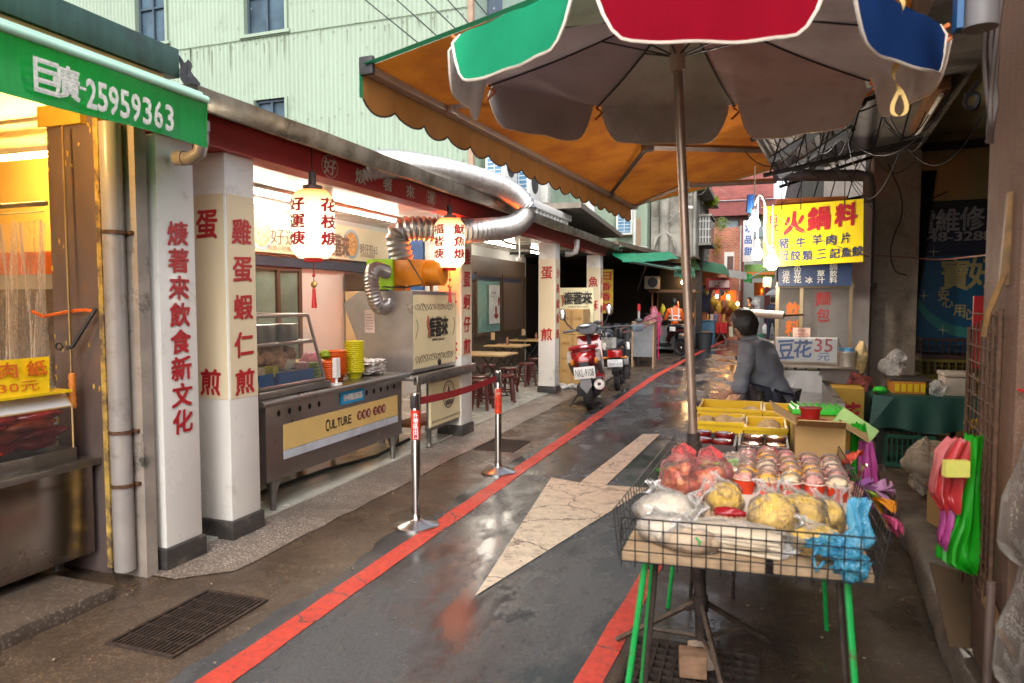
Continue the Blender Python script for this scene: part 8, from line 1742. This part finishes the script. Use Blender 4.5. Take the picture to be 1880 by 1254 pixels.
b = MB(); b.grid(lambda u, v: apron(u * (1 if v > .3 else .45) + (.0 if v > .3 else .42), v), 30, 20); b.build('apron', apr, vd)
b = MB(); b.tube([apron(0, .37) + V((.0, -.005, 0)), V((.13, 5.53, .95)), V((.22, 5.6, .93)), V((.235, 5.7, .92))], .011, 6); b.tube([V((.225, 5.62, .93)), V((.25, 5.63, .88)), V((.262, 5.62, .8)), V((.24, 5.6, .82)), V((.23, 5.6, .9))], .008, 5); b.build('apron_strings', apr, vd)
b = MB(); b.grid(lambda u, v: V((-.035 + .12 * u, 5.49 - .02 * math.sin(u * 6), .965 - .02 * u - .11 * v)), 8, 4); b.build('apron_pocket', M('glossy_print_cloth', (.05, .045, .04), .2, 0, .9, 22), vd)
# simple standing or sitting figures farther off
def figure(name_l, base, face, top, bottom, h=1.65, sit=False, hood=None, walk=.0, arms=((-.2, .1, .95), (.2, .1, .95)), shoe=black, hair=hairm, extra=None):
    x, y, z = base; f = V((face[0], face[1], 0)).normalized(); s = V((f.y, -f.x, 0)); k = h / 1.7
    t = thing('person', name_l, 'person', base)
    P = lambda a, c, e: V((x, y, z)) + (s * a + f * c + Z * e) * k
    lean = .06
    hz = .95 if not sit else .62
    J = {'hip': (P(0, 0, hz), .12, .13), 'chest': (P(0, lean, hz + .38), .12, .16), 'neck': (P(0, lean + .02, hz + .53), .05, .05), 'hd': (P(0, lean + .04, hz + .6), .05, .05)}
    Ed = [('hip', 'chest'), ('chest', 'neck'), ('neck', 'hd')]
    for i, sd in enumerate((-1, 1)):
        a = arms[i]; J['s%d' % i] = (P(sd * .18, lean, hz + .44), .06, .06); J['e%d' % i] = (P(sd * .25, lean - .02 + a[1] * .3, hz + .18), .045, .045); J['w%d' % i] = (P(a[0], a[1] + lean, a[2]), .03, .03)
        Ed += [('chest', 's%d' % i), ('s%d' % i, 'e%d' % i), ('e%d' % i, 'w%d' % i)]
        wk = walk * sd
        J['l%d' % i] = (P(sd * .09, .03 * sit, hz - .06), .085, .085); J['k%d' % i] = (P(sd * .12, (.38 if sit else wk * .6 + .03), .5), .06, .06); J['a%d' % i] = (P(sd * .11, (.36 if sit else wk), .09 + max(0, -wk) * .25), .04, .04)
        Ed += [('hip', 'l%d' % i), ('l%d' % i, 'k%d' % i), ('k%d' % i, 'a%d' % i)]
    Js = {q: (v[0], v[1] * k, v[2] * k) for q, v in J.items()}
    skinned('body', {q: (v[0], v[1] * (.9 if q in ('neck', 'hd', 'w0', 'w1') else .75), v[2] * (.9 if q in ('neck', 'hd', 'w0', 'w1') else .75)) for q, v in Js.items()}, Ed, t, skin, 1)
    up = ['hip', 'chest', 'neck', 's0', 'e0', 'w0', 's1', 'e1', 'w1']; C = {q: (Js[q][0], Js[q][1] * 1.14, Js[q][2] * 1.14) for q in up}
    skinned('jacket', C, [e for e in Ed if e[0] in up and e[1] in up], t, top, 2)
    lo = ['hip', 'l0', 'k0', 'a0', 'l1', 'k1', 'a1']; C = {q: (Js[q][0], Js[q][1] * 1.12, Js[q][2] * 1.12) for q in lo}
    skinned('trousers', C, [e for e in Ed if e[0] in lo and e[1] in lo], t, bottom, 2)
    head(t, P(0, lean + .05, hz + .68), .1 * k, f, .05, hair)
    for i, sd in enumerate((-1, 1)): hand(t, J['w%d' % i][0], (J['w%d' % i][0] - J['e%d' % i][0]), s * -sd, .01)
    b = MB()
    for i in (0, 1): b.blob(J['a%d' % i][0] + f * .05 - Z * .045, (.05, .05, .045), 1, .1, 2); b.blob(J['a%d' % i][0] + f * .12 - Z * .055, (.045, .06, .035), 2, .1, 2)
    b.build('shoes', shoe, t); return t, P
t, P = figure('person in an orange reflective jacket sitting on a scooter at the snack stall', (-2.42, 21.2, .25), (-.25, 1), M('hi_vis_orange', (.85, .13, .01), .6, 0, .1, 6), trous, 1.7, True, arms=((-.22, .4, .78), (.2, .38, .8)))
b = MB(); refl = M('reflective_tape', (.7, .7, .66), .3)
for z, r_ in ((.78, .158), (.9, .15)): b.tube([P(r_ * 1.12 * math.cos(a), .03 + r_ * .98 * math.sin(a), z) for a in [i * PI / 10 for i in range(20)]], .02, 4, closed=True)
for sd in (-1, 1): b.tube([P(sd * .09, -.13, .8), P(sd * .1, -.1, 1.0), P(sd * .1, -.02, 1.13)], .02, 4)
b.build('reflective_bands', refl, t)
t, P = figure('person walking away in navy clothes under a clear umbrella', (.36, 28.4, 0), (.15, 1), M('navy_coat', (.02, .03, .07), .7), M('navy_trousers', (.015, .018, .035), .8), 1.68, walk=.14, arms=((-.25, .0, .72), (.22, .2, 1.25)), shoe=M('tan_shoes', (.5, .36, .25), .6))
um = thing('umbrella', 'clear umbrella held by the person in navy clothes', 'umbrella', (.52, 28.6, 1.25))
b = MB(); b.lathe([(.0, .22), (.2, .19), (.38, .1), (.5, -.03)], tuple(P(.2, .2, 1.85)), 16); b.build('canopy', film('umbrella_film', (1, 1, 1), .35, (.8, .82, .85), .2), um)
b = MB(); b.tube([P(.22, .22, 1.22), P(.2, .2, 2.05)], .01, 6); b.build('shaft', steel, um)
b = MB(); b.blob(P(-.27, .05, .5), (.1, .06, .17), 3, .3, 3); b.blob(P(-.27, .05, .68), (.03, .03, .06), 2, .2, 2); tag(b.build('carrier_bag', M('white_carrier', (.75, .75, .75), .4), None), 'white carrier bag in the left hand of the person in navy', 'bag')
figure('dim person in dark clothes standing by the far stall and facing the lane', (-.42, 30.3, 0), (-.8, -.6), M('brown_coat', (.08, .045, .04), .8), trous, 1.68, arms=((-.15, .2, 1.0), (.15, .22, 1.0)))
EXPO = 1.45
# ---------------------------------------------------------------- camera, light, sky
cam = bpy.data.cameras.new('camera'); co = bpy.data.objects.new('camera', cam); COL.objects.link(co)
cam.sensor_width = 36; cam.lens = 36 * 1300 / 1880; cam.clip_end = 3000; cam.clip_start = .05
cam.dof.use_dof = True; cam.dof.focus_distance = 7.5; cam.dof.aperture_fstop = 3.2
co.location = (0, 0, 1.63); co.rotation_euler = (math.radians(90 - 3.39), 0, math.radians(19.4546))
S.camera = co
w = bpy.data.worlds.new('World'); S.world = w; w.use_nodes = True
nt = w.node_tree; bg = nt.nodes['Background']
sk = nt.nodes.new('ShaderNodeTexSky'); sk.sky_type = 'NISHITA'; sk.sun_disc = False
SE, SR = math.radians(42), math.radians(166)
sk.sun_elevation = SE; sk.sun_rotation = SR; sk.air_density = 1; sk.dust_density = 3
hs = nt.nodes.new('ShaderNodeHueSaturation'); hs.inputs['Saturation'].default_value = .42
nt.links.new(sk.outputs[0], hs.inputs['Color']); nt.links.new(hs.outputs[0], bg.inputs[0]); bg.inputs[1].default_value = .15
sl = bpy.data.lights.new('sun', 'SUN'); so = bpy.data.objects.new('sun', sl); COL.objects.link(so)
sl.energy = .9; sl.angle = math.radians(75); sl.color = (1, .985, .96)
d = V((math.sin(SR) * math.cos(SE), math.cos(SR) * math.cos(SE), math.sin(SE)))
so.rotation_euler = d.to_track_quat('Z', 'Y').to_euler(); so.location = (0, 0, 30)
S.view_settings.view_transform = 'Standard'; S.view_settings.look = 'None'; S.view_settings.gamma = 1
S.view_settings.exposure = EXPO
S.cycles.use_denoising = True
S.cycles.max_bounces = 8; S.cycles.transparent_max_bounces = 16; S.cycles.caustics_reflective = False; S.cycles.caustics_refractive = False
S.cycles.sample_clamp_indirect = 6
